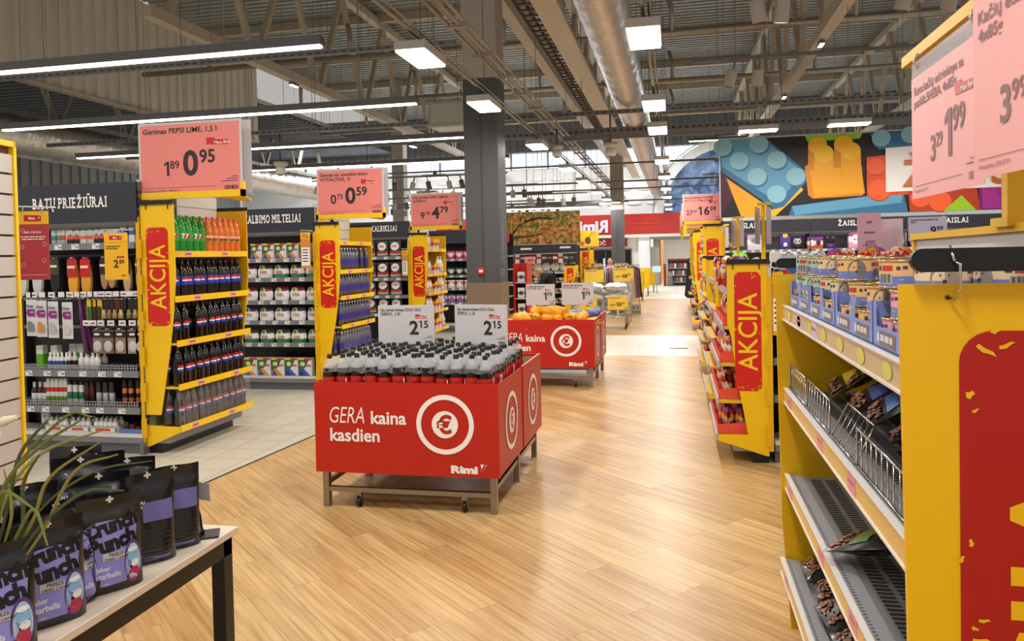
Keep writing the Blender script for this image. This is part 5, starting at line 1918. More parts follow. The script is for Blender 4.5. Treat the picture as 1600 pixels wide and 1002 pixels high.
JW, JO, PR = jug_kind('#e4e3e0', '#dfe4d6', '#d4d9d0', .13, .3), jug_kind('#e7e5e0', '#eac9b0', '#c64a3c', .085, .25), promo_box()
for li, (z, d) in enumerate(LV3):
    nm = ordn[li] + ' row from the floor of the cleaning shelf'
    for i in range(3):
        JO.put((-4.25 + d - .08, 12.05 + i * .1, z + .002), PI / 2, 'white trigger cleaner with red cap, ' + nm, 'white cleaners, row %d' % li)
    for i in range(2):
        PR.put((-4.25 + d - .08, 12.4 + i * .17, z + .002), PI / 2, 'yellow topped promo carton of cleaners, ' + nm, 'promo cartons, row %d' % li)
    if li < 4:
        for i in range(2):
            JW.put((-4.25 + d - .09, 12.72 + i * .15, z + .002), PI / 2, 'big white jug of cleaner, ' + nm, 'white jugs, row %d' % li)

# ================================================================ air freshener unit at the column
G4Y = 15.7
gondola('grey shelf unit of small packs between the cleaning shelf and the column', -6.2, -4.05, G4Y, 2.16, [(1.55, .42), (1.2, .42), (.93, .42), (.62, .42)], None)
MB().box(0, 2.1, -.01, .03, 1.88, 2.16).build('header', mt('#2a2c36', .5), bpy.data.objects['shelf_unit.003'])
MB().box(2.15, 2.19, -.03, .02, .1, 2.0).build('edge_trim', YEL, bpy.data.objects['shelf_unit.003'])
FP = [box_kind('freshener_pack', pk('fresh%d' % i, [(0, c1), (.5, c2), (.8, c1)], .1, [(.5, .5, .3, .25, c3)]), .15, .08, .17) for i, (c1, c2, c3) in enumerate((('#c23a6a', '#e8a0b8', '#f0e0e4'), ('#2a2a2c', '#8a9a8a', '#d8d8d4'), ('#d8d4d0', '#c64a44', '#f0ece6'), ('#7a6a8a', '#dcd4dc', '#c24a8a')))]
for li, z in enumerate((1.55, 1.2, .93, .62)):
    for i in range(4):
        FP[(li + i // 2 * 0) % 4].put((-4.85 + i * .18, G4Y + .06, z + .002), R.uniform(-.1, .1), ('pink', 'black', 'white and red', 'lilac')[li] + ' freshener pack in the unit just left of the column', 'freshener packs, shelf %d' % li)
rs = thing('shelf_unit', 'dark shelf unit with red header seen as a sliver beside the column', 'shelf unit', (-3.95, 16.6, 0))
MB().box(0, .05, 0, .5, 0, 2.1).box(.05, .36, .45, .5, 0, 2.1).build('frame', BLK, rs)
MB().box(0.05, .36, -.02, .02, 1.9, 2.15).build('header', mt('#c9271c'), rs)
for z in (.4, .7, 1.0, 1.3, 1.6):
    MB().box(.05, .36, 0, .45, z - .02, z).build('shelf', LGREY, rs)
for li, z in enumerate((.7, 1.0, 1.3, 1.6)):
    for i in range(1):
        FP[(2, 1, 2, 3)[li]].put((-3.8 + i * .2, 16.7, z + .002), label='small pack in the dark sliver unit beside the column, shelf of ' + ('white', 'black', 'mixed', 'lilac')[li] + ' packs', group='packs in the sliver unit %d' % li)

# ================================================================ near pet food shelf (right)
# its rail line faces the aisle (-x); near panel at the camera end, plain yellow panel at the far end
PX, PY0, PY1 = .80, 1.45, 3.27
LIP = .375
pet = thing('promotion_shelf', 'yellow pet food promotion shelf nearest the camera with wire fronts and can trays', 'shelf', (PX, PY0, 0))
L = PY1 - PY0
SHV = [(1.375, LIP), (1.04, LIP), (.69, LIP), (.345, LIP + .02)]
MB().box(0, .03, 0, L, .05, 1.5).build('back_panel', SLAT, pet)
wp = .42
prof = [(-wp, 1.535), (0, 1.535), (0, .1), (-.2, .1), (-.32, .35), (-.385, .6), (-.41, .9)]
MB().prism(prof, 'y', -.006, .006).build('side_panel', mt('#e8b400', .4, var=.02), pet)
stk = MB()
sx0, sx1, sz0, sz1 = -.327, -.03, .36, 1.455
pts = []
rad = .055
for cx, cz, a0 in ((sx1 - rad, sz0 + rad, -90), (sx1 - rad, sz1 - rad, 0), (sx0 + rad, sz1 - rad, 90), (sx0 + rad, sz0 + rad, 180)):
    for k in range(7):
        a = math.radians(a0 + 15 * k)
        pts.append((cx + rad * math.cos(a), -.0075, cz + rad * math.sin(a)))
stk.poly(pts, 0)
stk.text('AKCIJA', .23, (-.088, -.0085, .46), ux=(0, 0, 1), uz=(-1, 0, 0), m=1, bold=.02, width=.77)
rr = random.Random(5)
flk = [(x_, z_, l_ * .62, t_ * .75, a_) for x_, z_, l_, t_, a_ in [(-.285, 1.42, .03, .007, -.6), (-.253, 1.43, .022, .006, .35), (-.31, 1.345, .012, .01, .1), (-.302, 1.318, .01, .004, .4), (-.31, 1.09, .012, .006, 1.5), (-.325, 1.06, .012, .006, .8), (-.29, .955, .016, .005, 0), (-.305, .94, .01, .005, -.6), (-.295, .92, .024, .006, 0), (-.27, 1.455, .014, .008, 0)]]
flk += [(rr.uniform(-.33, -.03), rr.uniform(.37, .42), .015, .006, rr.uniform(0, 3)) for _ in range(9)]
for x, z, l_, t_, a in flk:
    d, n = (math.cos(a), math.sin(a)), (-math.sin(a), math.cos(a))
    stk.poly([(x + d[0] * l_ * i + n[0] * t_ * j, -.0088, z + d[1] * l_ * i + n[1] * t_ * j) for i, j in ((-1, -.5), (-.2, -1), (.4, -.2), (1, .1), (.5, 1), (-.3, .6), (-.9, .8))], 1)
stk.build('sticker', [mt('#ab0f06', .4), mt('#e8b400', .4)], pet)
MB().prism([(-LIP - .03, 1.5), (0, 1.5), (0, .05), (-.36, .05), (-.39, .5)], 'y', L - .006, L + .006).build('side_panel', mt('#e8b400', .4), pet)


def roundbar(y, z0, z1, xl, xr):
    mb = MB()
    r = (z1 - z0) / 2
    zc = (z0 + z1) / 2
    pts = [(xr, z0), (xr, z1)] + [(xl + r - r * math.sin(a), zc + r * math.cos(a)) for a in [PI * k / 10 for k in range(11)]]
    return mb.prism(pts[::-1], 'y', y - .008, y + .008)


roundbar(-.03, 1.557, 1.597, -.41, .05).build('hanging_bar', BLK, pet)
roundbar(L + .02, 1.525, 1.565, -.40, .05).build('hanging_bar', BLK, pet)
MB().tube([(-.345, -.045, 1.575), (-.338, -.05, 1.57), (-.336, -.045, 1.53), (-.338, -.02, 1.51), (-.343, -.008, 1.513)], .0025, 7).tube([(-.345, -.045, 1.575), (-.347, -.03, 1.6), (-.345, -.02, 1.575)], .0025, 7).build('hook', CHROME, pet)
MB().disc((-.344, -.0068, 1.512), .0045, 'y', 0, 10).build('hole', mt('#5a3b10', .6), pet)
STRIP = mt('#d9b25e', .35)
CLIP = film('price_rail_plastic', '#e9e3e0', .35, .15)
for i, (z, d) in enumerate(SHV):
    mb = MB().box(-d + .012, -.002, .02, L - .02, z - .012, z - .006, 0)
    s_ = mb.box(-d + .01, -d + .06, .02, L - .02, z - .006, z, 0).build('shelf', mt('#9b9a9e', .4, .3), pet)
    if i:      # perforated shelf: rows of slots over a dark tray
        h = MB()
        for r_ in range(5):
            yy = .04
            while yy < L - .06:
                h.poly([(-d + .085 + r_ * .055, yy, z - .0055), (-d + .125 + r_ * .055, yy, z - .0055), (-d + .125 + r_ * .055, yy + .014, z - .0055), (-d + .085 + r_ * .055, yy + .014, z - .0055)])
                yy += .024
        h.build('slots', mt('#2d2a26', .7), s_)
        h = MB()
        yy = .03
        while yy < L - .04:
            h.poly([(-d + .018, yy, z + .0005), (-d + .026, yy, z + .0005), (-d + .026, yy + .007, z + .0005), (-d + .018, yy + .007, z + .0005)])
            yy += .018
        h.build('slots', mt('#3a393b', .7), s_)
    mb = MB().bar((-d, 0, z - .028), (-d, L - .005, z - .028), .004, .056, 0)
    mb.box(-d - .006, -d - .002, 0, L - .005, z - .06, z - .054, 1).box(-d - .006, -d + .012, 0, L - .005, z - .001, z + .002, 1)
    mb.build('price_rail', [STRIP if i else mt('#cdb98f', .3), mt('#dedad6', .3)], s_)
    rr = random.Random(i + 3)
    for yy in ((.55, .98, 1.62) if i else (1.05, 1.35)):
        MB().box(-d - .0035, -d - .002, yy, yy + .09, z - .052, z - .004).box(-d - .004, -d - .0035, yy + .015, yy + .075, z - .03, z - .022, 1).build('price_tag', [mt('#dd8f93' if i else '#cfc0d8', .4), mt('#a86a70', .5)], s_)
    if i == 0:
        for k in range(7):
            MB().disc((-d - .0035, .25 + k * .23, z - .028), .02, 'x', 0, 12, sx=2).build('price_tag', mt('#d9cf6a', .4), s_)


# wire fronts on the second shelf
def wire_front(y0, y1, lean, label, h=.1):
    t = thing('wire_basket_front', label, 'wire rack', (PX - LIP + .02, PY0, 1.042))
    top = lambda y: (lean, y, h)
    mb = MB()
    mb.tube([(0, y0, 0), top(y0), top(y1), (0, y1, 0)], .0035, 6)
    mb.tube([(0, y0, .004), (0, y1, .004)], .003, 6)
    mb.build('frame', CHROME, t)
    n = int((y1 - y0) / .045)
    mb = MB()
    for k in range(1, n):
        y = y0 + (y1 - y0) * k / n
        mb.tube([(0, y, 0), top(y)], .0019, 5)
    mb.build('wires', CHROME, t)


wire_front(1.42, 1.79, 0.0, 'chrome wire front farthest along the pet food shelf')
wire_front(1.0, 1.40, 0.004, 'chrome wire front in the middle of the pet food shelf')
wire_front(.66, .97, .05, 'chrome wire front leaning inward, before the black treat bags')
wire_front(.2, .63, .0, 'chrome wire front nearest the sticker panel')

# can trays and cans
def tray_kind():
    t = thing('can_tray', 'x', 'tray')
    w, d, h = .42, .23, .1
    B = mt('#8296d6', .5)
    mb = MB()
    for x0, x1, zt in ((0, .022, h), (.022, .18, .045), (.18, .225, h), (.225, .398, .045), (.398, .42, h)):
        mb.box(0, .002, x0, x1, 0, zt)
    mb.box(0, d, 0, .002, 0, h).box(0, d, w - .002, w, 0, h).box(d - .002, d, 0, w, 0, h).box(0, d, 0, w, 0, .002)
    mb.build('tray', B, t)
    mb = MB()
    for x in (.1, .31):
        mb.box(-.0012, 0, x - .07, x + .05, .006, .038, 0).box(-.002, -.0013, x - .05, x - .03, .016, .03, 1).box(-.002, -.0013, x - .022, x + .01, .016, .03, 1).box(-.002, -.0013, x + .018, x + .045, .016, .03, 1)
        mb.disc((-.0013, x + .066, .022), .012, 'x', 1, 12)
    mb.build('print', [mt('#7a6b66', .5), mt('#d9d3cf', .5)], t)
    return Kind(t)


TK = tray_kind()
for i in range(4):
    TK.put((PX - LIP + .022, PY0 + .04 + i * .435, 1.377), label='blue cardboard can tray on the top pet food shelf, %s from the sticker panel' % ordn[i], group='blue can trays')


def pet_can(band, low, tone, pic):
    t = thing('pet_can', 'x', 'can')
    r, h = .049, .064
    MB().lathe([(r, .004), (r, h * .42, 1), (r, h - .004)], 24).build('label_wrap', [mt(low, .35), mt(band, .35)], t)
    MB().lathe([(0, 0), (r + .001, 0), (r + .0015, .004), (r, .0045)], 24).lathe([(r, h - .006), (r + .0025, h - .005), (r + .0025, h), (r - .003, h - .001), (r - .004, h - .004), (0, h - .004)], 24).build('rim', mt('#d7bd86', .22, .9), t)
    mb = MB()

    def dec(a, z, w, hh, m, k=.0006):
        n = 5
        mb.grid(lambda u, v: ((r + k) * math.cos(a + (u - .5) * w / r), (r + k) * math.sin(a + (u - .5) * w / r), z + (v - .5) * hh), n, 1, m)
    for a0 in (0, 3.14):
        dec(a0, h * .34, .034, .024, 0)
        for q in range(9):
            dec(a0 - .28 + q * .07, h * .34, (.0016, .0028, .001)[q % 3], .02, 1, .0009)
        dec(a0 + .1, h * .7, .026, .012, 2)
        dec(a0 - .38, h * .7, .012, .01, 3)
        dec(a0 + .62, h * .7, .008, .008, 3)
        dec(a0 + .9, h * .72, .01, .007, 3)
        dec(a0 + .75, h * .3, .012, .002, 0)
    a0 = 1.75
    pts = [(1.45 * math.cos(2 * PI * k / 14) * .017, math.sin(2 * PI * k / 14) * .026) for k in range(14)]
    mb.add([((r + .001) * math.cos(a0 + p / r), (r + .001) * math.sin(a0 + p / r), h * .5 + q) for p, q in pts], [list(range(14))], 4)
    for p, q, s_ in ((-.007, .006, .002), (.007, .006, .002), (0, -.006, .004)):
        mb.add([((r + .0014) * math.cos(a0 + (p + s_ * math.cos(k)) / r), (r + .0014) * math.sin(a0 + (p + s_ * math.cos(k)) / r), h * .5 + q + s_ * math.sin(k)) for k in range(6)], [list(range(6))], 3)
    mb.build('print', [mt('#c9c6bd', .5), mt('#25232a', .5), mt('#cf3a30', .4), mt('#3f3f4c', .5), mt(pic, .5)], t)
    return Kind(t)


CANS = [pet_can('#a8d2c0', '#7f8fd0', 0, '#8b8781'), pet_can('#e8d2ac', '#7484c8', 0, '#9a948e'), pet_can('#f0bd80', '#7484c8', 0, '#7d7a78'), pet_can('#ecaac4', '#7c8bcc', 0, '#9f8f90')]
cn = ('mint', 'cream', 'orange', 'pink')
for i in range(4):
    for k in range(4):
        for d in range(2):
            ci = (3, 2, 1, 0)[i]
            CANS[ci].put((PX - LIP + .022 + .055 + d * .105, PY0 + .04 + i * .435 + .056 + k * .103, 1.38), (0, 0, PI + R.uniform(-1.2, 1.2)), '%s and violet pet food can standing inside the blue trays' % cn[ci], cn[ci] + ' cans inside the trays')
for lv, ys in ((0, (.1, .31, .5, .72, .93, 1.12, 1.3, 1.48, 1.63)), (1, (.12, .4, .86, 1.17, 1.36, 1.6))):
    for i, yy in enumerate(ys):
        for d in range(2):
            ci = 3 if yy < .35 else 2 if yy < .9 else 1 if yy < 1.25 else 0
            if lv == 1 and ci == 3:
                ci = 1
            CANS[ci].put((PX - LIP + .075 + d * .11 + R.uniform(-.004, .004), PY0 + yy + .03 + d * .04, 1.4445 + lv * .0645), (0, 0, PI + R.uniform(-1.3, 1.0)),
                         '%s and violet pet food can in the %s layer stacked over the trays' % (cn[ci], ('lower', 'top')[lv]), cn[ci] + ' cans in the %s layer' % ('lower', 'top')[lv])


# pet treat bags
def treat(label, loc, rot, accent, w=.2, h=.3, d=.05, win=True, group='pet treat bags', green='#2f4a3a'):
    t = thing('treat_bag', label, 'bag', loc, 0, group)
    t.rotation_euler = rot
    p = R.uniform(0, 6)
    th = lambda u, v: max(.001, d / 2 * (math.sin(PI * u) ** .5) * (math.sin(PI * min(.999, v * .94 + .03)) ** .6) + .004 * math.sin(8 * u + p) * math.sin(9 * v))
    F = lambda u, v: ((u - .5) * w, -th(u, v), v * h)
    MB().grid(F, 10, 14).grid(lambda u, v: ((.5 - u) * w, th(u, v), v * h), 10, 14).build('bag', mt('#0f0f12', .22, coat=.5), t)
    pt = lambda x, z, k: (x, F(min(.98, max(.02, x / w + .5)), min(.98, max(.02, z / h)))[1] - k, z)
    mb = MB()
    mb.grid(lambda u, v: pt(-.4 * w + .8 * w * u, h * (.9 - .16 * v), .0014), 8, 5, 0)
    mb.grid(lambda u, v: pt(-.15 * w + .55 * w * u, h * (.27 + .2 * v), .0016), 6, 4, 1)
    mb.grid(lambda u, v: pt(-.42 * w + .3 * w * u, h * (.52 + .22 * v), .0016), 5, 4, 2)
    for k in range(4):
        mb.grid(lambda u, v: pt(-.08 * w + (.35 + .1 * (k % 2)) * w * u, h * (.7 - .035 * k + .01 * v), .0016), 4, 1, 3)
    mb.disc(pt(.2 * w, .82 * h, .004), .022, 'y', 3, 18, .018)
    mb.disc(pt(.2 * w, .82 * h, .004), .009, 'y', 3, 10)
    mb.grid(lambda u, v: pt(-.48 * w + .96 * w * u, h * (.93 + .04 * v), .0016), 8, 2, 0)
    mb.build('print', [mt(green, .35), mt(accent, .35), mt('#cfcabb', .4), mt('#c9c3ae', .4)], t)
    if win:
        mb = MB()
        for k in range(48):
            x, z = R.uniform(-.36, .36) * w, R.uniform(.05, .2) * h
            mb.ball(pt(x, z, .003), (R.uniform(.004, .009), .0025, R.uniform(.004, .009)), 6, 4, k % 3)
        mb.build('nuggets', [mt('#a3674a', .5), mt('#bd8560', .5), mt('#80503a', .5)], t)
    return t


PXL = PX - LIP
lay = lambda rz, tilt=1.05: (-tilt, 0, rz)
tl = [('black treat bag with yellow label tucked behind the farthest wire front', (.56, 3.08, 1.06), (-1.0, .1, -PI / 2 - .1), '#e0bd2a'), ('black treat bag with brown nuggets behind the farthest wire front', (.60, 2.95, 1.10), (-.95, -.1, -PI / 2 - .2), '#e0bd2a'),
      ('black treat bag with round seal behind the middle wire front', (.57, 2.74, 1.07), (-1.05, .1, -PI / 2 - .15), '#31488f'), ('black treat bag with blue band leaning over the middle wire front', (.57, 2.52, 1.08), (-1.0, .15, -PI / 2 - .25), '#3a6fb0'),
      ('black treat bag with white stripe before the leaning wire front', (.58, 2.32, 1.06), (-1.1, -.1, -PI / 2 - .2), '#6fa0c8'), ('black treat bag lying low behind the leaning wire front', (.57, 2.1, 1.055), (-1.2, 0, -PI / 2), '#a8432f'),
      ('treat bag with brown nuggets behind the wire front nearest the sticker panel', (.57, 1.86, 1.06), (-.9, 0, -PI / 2 + .1), '#4f8a3a'), ('black treat bag behind the nearest wire front, touching the sticker panel', (.57, 1.64, 1.06), (-1.0, 0, -PI / 2), '#3d6a8f')]
for lb, loc, rot, ac in tl:
    treat(lb, loc, rot, ac, .2, .27)
treat('lone black treat bag lying on the perforated third shelf', (.47, 2.42, .72), (-1.25, 0, -PI / 2 - .75), '#5f8a3a', .2, .3, .06)
treat('black treat bag at the back of the third shelf behind the lone one', (.64, 2.2, .72), (-1.3, 0, -PI / 2 - .6), '#3f5f8a', .18, .26, .05)
treat('green and white treat bag with brown nuggets at the sticker end of the third shelf', (.455, 1.66, .71), (-.75, .2, -PI / 2 - .55), '#7fae2f', .21, .3, .06, green='#9db52f')
tb4 = [('treat bag with brown nuggets farthest on the lowest pet shelf', (.46, 3.05, .375), (-1.25, 0, -PI / 2), '#e0bd2a'), ('black treat bag with yellow label on the lowest pet shelf, second from the far end', (.47, 2.85, .38), (-1.25, 0, -PI / 2 - .1), '#e0bd2a'),
       ('treat bag with brown nuggets on the lowest pet shelf, third from the far end', (.455, 2.66, .375), (-1.2, 0, -PI / 2 + .1), '#b9602c'), ('black treat bag with yellow label on the lowest pet shelf, fourth from the far end', (.46, 2.46, .38), (-1.25, 0, -PI / 2), '#d9b428'),
       ('treat bag with orange stripe on the lowest pet shelf, fifth from the far end', (.455, 2.27, .38), (-1.2, 0, -PI / 2 - .1), '#d08a2a'), ('treat bag with brown nuggets on the lowest pet shelf, sixth from the far end', (.455, 2.07, .375), (-1.25, 0, -PI / 2), '#8a9a2a')]
for lb, loc, rot, ac in tb4:
    treat(lb, loc, rot, ac, .2, .28, .06)

# sign gallows over the pet shelf
gl = thing('sign_stand', 'yellow square tube sign stand rising over the pet food shelf', 'sign stand', (.72, 1.55, 1.6))
MB().box(-.016, .016, .3, .33, .05, .535).build('post', YELD, gl)
MB().box(-.016, .016, -.25, 1.08, .56, .592).build('arm', YELD, gl)
MB().box(-.028, .028, .27, .36, .04, .06).build('foot', YELD, gl)
MB().bar((0, 1.01, .03), (0, -.5, .045), .03, .018, 0).bar((0, 1.0, -.04), (0, 1.0, .03), .02, .02, 0).build('top_rim', YELD, gl)
MB().bar((.005, 1.0, -.02), (.005, -.5, -.01), .018, .1, 0).build('board', mt('#cfcac6', .5), gl)


def sheet_x(label, loc, w, h, lines, new, old, rz, clear=.05):
    """hanging price sheet; faces -x before turning"""
    r = thing('price_sign', label, 'price sign', loc, -PI / 2 + rz, 'hanging pink price sheets')
    price_sheet(r, w, h, PINKL, lines, old, new, frame=None, foot='Kaina galioja: 2025 07 01', px=.62, dark=mt('#8f6c70', .6))
    MB().box(-w / 2, w / 2, -.001, .001, h, h + clear).build('pocket', film('clear_pocket', '#c9c3c6', .45, .2), r)
    mb = MB()
    for s in (-.4, .4):
        mb.tube([(w * s, 0, h + clear * .5), (w * s, -.012, h + clear), (w * s, 0, h + clear + .02), (w * s, .012, h + clear + .012)], .003, 6)
    mb.build('hooks', CHROME, r)
    return r


sheet_x('pink price sheet reading 1.99 hanging whole from the yellow stand', (.69, 2.2, 1.74), .54, .35, ['Kons.kačių ėd.rinkinys su', 'paukšt.SHEBA, 4x85g'], '1.99', '3.29', math.radians(0), .045)
sheet_x('pink price sheet cut by the frame, hanging nearest the camera', (.62, 1.49, 1.735), .5, .36, ['Kačių ėdalas', '4x85g'], '2.49', '3.99', math.radians(4))

# grey base box of the next run behind the pet shelf
fb = thing('base_unit', 'grey base plinth with small levelling foot behind the pet food shelf', 'plinth', (.73, 3.5, 0))
MB().box(0, .9, 0, 1.15, .04, .17).build('plinth', GREY, fb)
MB().tube([(.03, .9, .0), (.03, .9, .05)], .018, 8).tube([(-.015, .5, .12), (.01, .5, .12)], .006, 6).build('levelling_foot', STEEL, fb)

# ================================================================ right row: AKCIJA shelves along the aisle
LVR = [(.2, .38), (.47, .37), (.75, .36), (1.03, .33), (1.3, .3)]
BXX = .665


def sweets(label, X, Y, L, H, lv, near_group, cols, tall=False):
    r = endcap(label, X, Y, L, -1, H, lv, .29, .1, st=(.06, .93 if not tall else .8), rail=mt('#b9b6b6', .4, .3), tags=False, back=mt('#d9d4cc', .5))
    return r


def candy(name, c1, c2, c3, w=.16, h=.19):
    t = thing(name, 'x', 'bag')
    d = .09
    F = lambda u, v: ((u - .5) * w * (1 - .25 * v), -d / 2 * max(.02, (math.sin(PI * u) ** .5) * (math.sin(PI * min(.999, v * .9 + .1)) ** .6)) + .01 * math.sin(6 * v), v * h + .012 * math.sin(7 * u + 3 * v))
    MB().grid(F, 9, 9).grid(lambda u, v: (F(1 - u, v)[0], -F(1 - u, v)[1], F(1 - u, v)[2]), 9, 9).build('bag', pk(name + c1, [(0, c1), (.3, c2), (.5, c3), (.7, c1), (.85, c2)], .35, r=.25, sc=7), t)
    return Kind(t)


CND = [candy('candy_bag', '#b3261c', '#7a4aa0', '#e0a02a'), candy('candy_bag', '#c23a20', '#e8c8b0', '#8a2018'), candy('candy_bag', '#a81f1f', '#d98a2a', '#e9e2d8'), candy('candy_bag', '#7d1a22', '#d8d2cc', '#3a6a3a')]


def red_tray():
    t = thing('candy_tray', 'x', 'tray')
    MB().box(0, .3, 0, .28, 0, .004).prism([(0, 0), (.28, 0), (.28, .1), (0, .07)], 'x', 0, .003).prism([(0, 0), (.28, 0), (.28, .1), (0, .07)], 'x', .297, .3).box(0, .3, -.002, 0, 0, .07).box(0, .3, .278, .28, 0, .1).build('tray', mt('#e8503a', .45), t)
    return Kind(t)


RT = red_tray()
B1 = sweets('yellow promotion shelf of red candy trays behind the pet shelf', BXX, 5.98, 1.2, 1.5, LVR, '', None)
for li, (z, d) in enumerate(LVR):
    for k in range(3):
        y = 6.05 + k * .37
        RT.put((BXX - d + .015, y + .3, z + .002), -PI / 2, 'red candy tray on the %s row from the floor of the candy shelf, %s along' % (ordn[li].replace('nearest', 'first'), ordn[k]), 'red candy trays')
        for j in range(2):
            for e in range(2):
                CND[(li + k) % 3].put((BXX - d + .09 + e * .1, y + .08 + j * .14, z + .008), (R.uniform(-.15, .15), R.uniform(-.2, .2), -PI / 2 + R.uniform(-.4, .4)), 'crumpled red candy bag in the trays of the %s candy row from the floor' % ordn[li].replace('nearest', 'first'), 'candy bags, row %d' % li)
for k in range(9):
    CND[k % 3].put((BXX - .25 + .12 * (k % 2), 6.05 + k * .12, 1.3 + .03), (R.uniform(-.3, .3), R.uniform(-.3, .3), R.uniform(0, 3)), 'red candy bag heaped on top of the candy shelf behind the big sticker', 'candy bags on the top row', sc=1.15)
B2 = sweets('second yellow promotion shelf along the right aisle, behind the candy shelf', BXX, 7.75, 1.2, 1.5, LVR, '', None)
B3 = sweets('third yellow promotion shelf along the right aisle, holding bright bags', BXX, 10.0, 1.3, 1.5, LVR, '', None)
tall = [(.2, .36), (.55, .34), (.95, .32), (1.35, .3), (1.7, .29)]
B4 = sweets('tall yellow promotion shelf just under the 16.59 sign', BXX + .06, 12.6, 1.2, 2.0, tall, '', None, True)
B5 = sweets('tall yellow promotion shelf beyond the cross strip of tiles', BXX, 16.0, 1.2, 2.0, tall, '', None, True)
B6 = sweets('farthest tall yellow promotion shelf along the right aisle', BXX, 19.5, 1.2, 2.0, tall, '', None, True)
for si, (Y, lv, nm) in enumerate(((7.8, LVR, 'second'), (10.05, LVR, 'third'), (12.65, tall, 'fourth'), (16.05, tall, 'fifth'), (19.55, tall, 'sixth'))):
    for li, (z, d) in enumerate(lv):
        for k in range(6):
            CND[(si + li + k // 2) % 4].put((BXX - d + .1, Y + .08 + k * .18, z + .002), (R.uniform(-.1, .1), R.uniform(-.1, .1), -PI / 2 + R.uniform(-.3, .3)), 'mixed candy bag on the %s yellow shelf of the row beside the aisle' % nm, 'candy bags on the %s shelf' % nm)
for i, (Y, lb, old, new, t1) in enumerate(((17.4, 'pink price sign reading 27.69 and 16.59 over the tall yellow shelf', '27.69', '16.59', ['Sauskel. kelnaitės HUGGIES', '6d 17-12 / 15kg įv.dydž.']), (20.6, 'pink price sign half hidden below the 16.59 sign', '', '', ['~']), (24, 'third pink price sign stacked below the 16.59 sign in view', '', '', ['~']), (27.5, 'farthest pink price sign of the row behind the 16.59 sign', '', '', ['~']))):
    top_sign(.6, Y, 2.24, lb, t1, old, new, w=.84, h=.62, pink=mt('#f0938c', .45), rear=0)
    MB().box(.35, .41, .01, .05, -2.2, 0).build('stem', YEL, bpy.data.objects['price_sign' + ('' if i < 0 else '')]) if False else None

# dark clothes hanging far along the right row
for k in range(6):
    z0 = 1.55 - .02 * k
    col = ('#16171a', '#1b2a22', '#20202a', '#2a2018', '#17181c', '#101114')[k]
    t = thing('jacket', '%s dark garment hanging at the aisle end of the right row' % ordn[k], 'garment', (.66 - .012 * k, 21.3 + k * .22, 0), 0, 'dark garments on the right row')
    MB().grid(lambda u, v: (-.24 + .4 * u + .12 * (v - 1) * (1 - u), -.07 - .02 * math.sin(11 * u + k) + .05 * v, .35 + (z0 - .35) * v - .1 * abs(u - .55) * v), 10, 8).grid(lambda u, v: (-.24 + .4 * (1 - u) + .12 * (v - 1) * u, .08 - .05 * v, .35 + (z0 - .35) * v - .1 * abs(.45 - u) * v), 8, 6).grid(lambda u, v: (-.24 + .12 * (v - 1), .08 - .05 * v + (-.15 + .1 * v) * u, .35 + (z0 - .35) * v - .055 * v), 3, 6).build('cloth', mt(col, .8, var=.4, sc=9), t)
    MB().tube([(-.2, 0, z0 - .02), (.03, 0, z0 + .06), (.2, 0, z0 - .02)], .008, 5).build('hanger', BLK, t)
gr_ = thing('garment_rail', 'black rail holding the dark garments at the end of the right row', 'rail', (.66, 21, 0))
MB().tube([(0, 0, 0), (0, 0, 1.62), (0, 1.8, 1.62), (0, 1.8, 0)], .015, 6).build('frame', BLK, gr_)

# ================================================================ toy games unit facing the camera behind the candy shelf
gondola('dark shelf unit of boxed pens and games between pet shelf and candy shelf', .71, 2.6, 6.0, 1.5, [(1.26, .4), (1.02, .4), (.78, .4), (.5, .4)], None, back=BLK, name='shelf_unit')
GM = [box_kind('toy_box', pk('game%d' % i, [(0, a), (.3, b), (.55, c), (.8, a)], .12, [(.3, .8, .25, .14, '#d8281f'), (.6, .35, .2, .2, d)]), .15, .06, .2) for i, (a, b, c, d) in enumerate((('#2a5fb0', '#c9402a', '#3a78c0', '#e8d24a'), ('#3468b8', '#2a3f80', '#e0e0e0', '#d84a2a'), ('#c9352a', '#2f5fae', '#e9c03a', '#f0f0f0'), ('#1f4a90', '#d8d8da', '#c83a30', '#3a9a4a')))]
for li, z in enumerate((1.26, 1.02, .78, .5, .172)):
    for i in range(6):
        GM[(li + i) % 4].put((.83 + i * .17, 6.06, z + .002), label='boxed pens and crayons on the %s of the dark unit beside the pet shelf' % ('top shelf', 'second shelf', 'third shelf', 'fourth shelf', 'base')[li], group='boxed pens, shelf %d' % li)
hang_card('yellow store card hanging at the pens unit beside the candy shelf', (.73, 5.9, 1.44), .1, .47, [mt('#dca32c', .45), mt('#f3bb16', .45)], card_c, math.radians(-50))
ws = thing('plastic_cover', 'white crinkled plastic sheet over goods beyond the pet shelf end', 'cover', (.92, 6.9, 1.33))
MB().grid(lambda u, v: (-.08 + .4 * u, .02 * math.sin(40 * u) * v + .015 * math.sin(23 * u + 9 * v), .24 * v), 40, 10).grid(lambda u, v: (-.08 + .4 * u, .3 * v, .24 + .012 * math.sin(30 * u + 12 * v)), 40, 6).build('sheet', mt('#e6e2e2', .4), ws)
MB().grid(lambda u, v: (-.1 + .4 * u, -.03 + .01 * math.sin(9 * u), .12 + .1 * v), 20, 4).build('upper_sheet', mt('#d2cfd0', .4), ws)
hk = thing('hook_bracket', 'white plastic hook holder on the candy shelf corner', 'hook', (.69, 5.93, 1.54))
MB().rbox(-.01, .06, -.03, .02, -.03, .045, b=.006).tube([(.0, -.02, -.02), (-.01, -.05, -.06), (.03, -.06, -.08)], .006, 6).build('holder', mt('#d8d6d4', .4), hk)

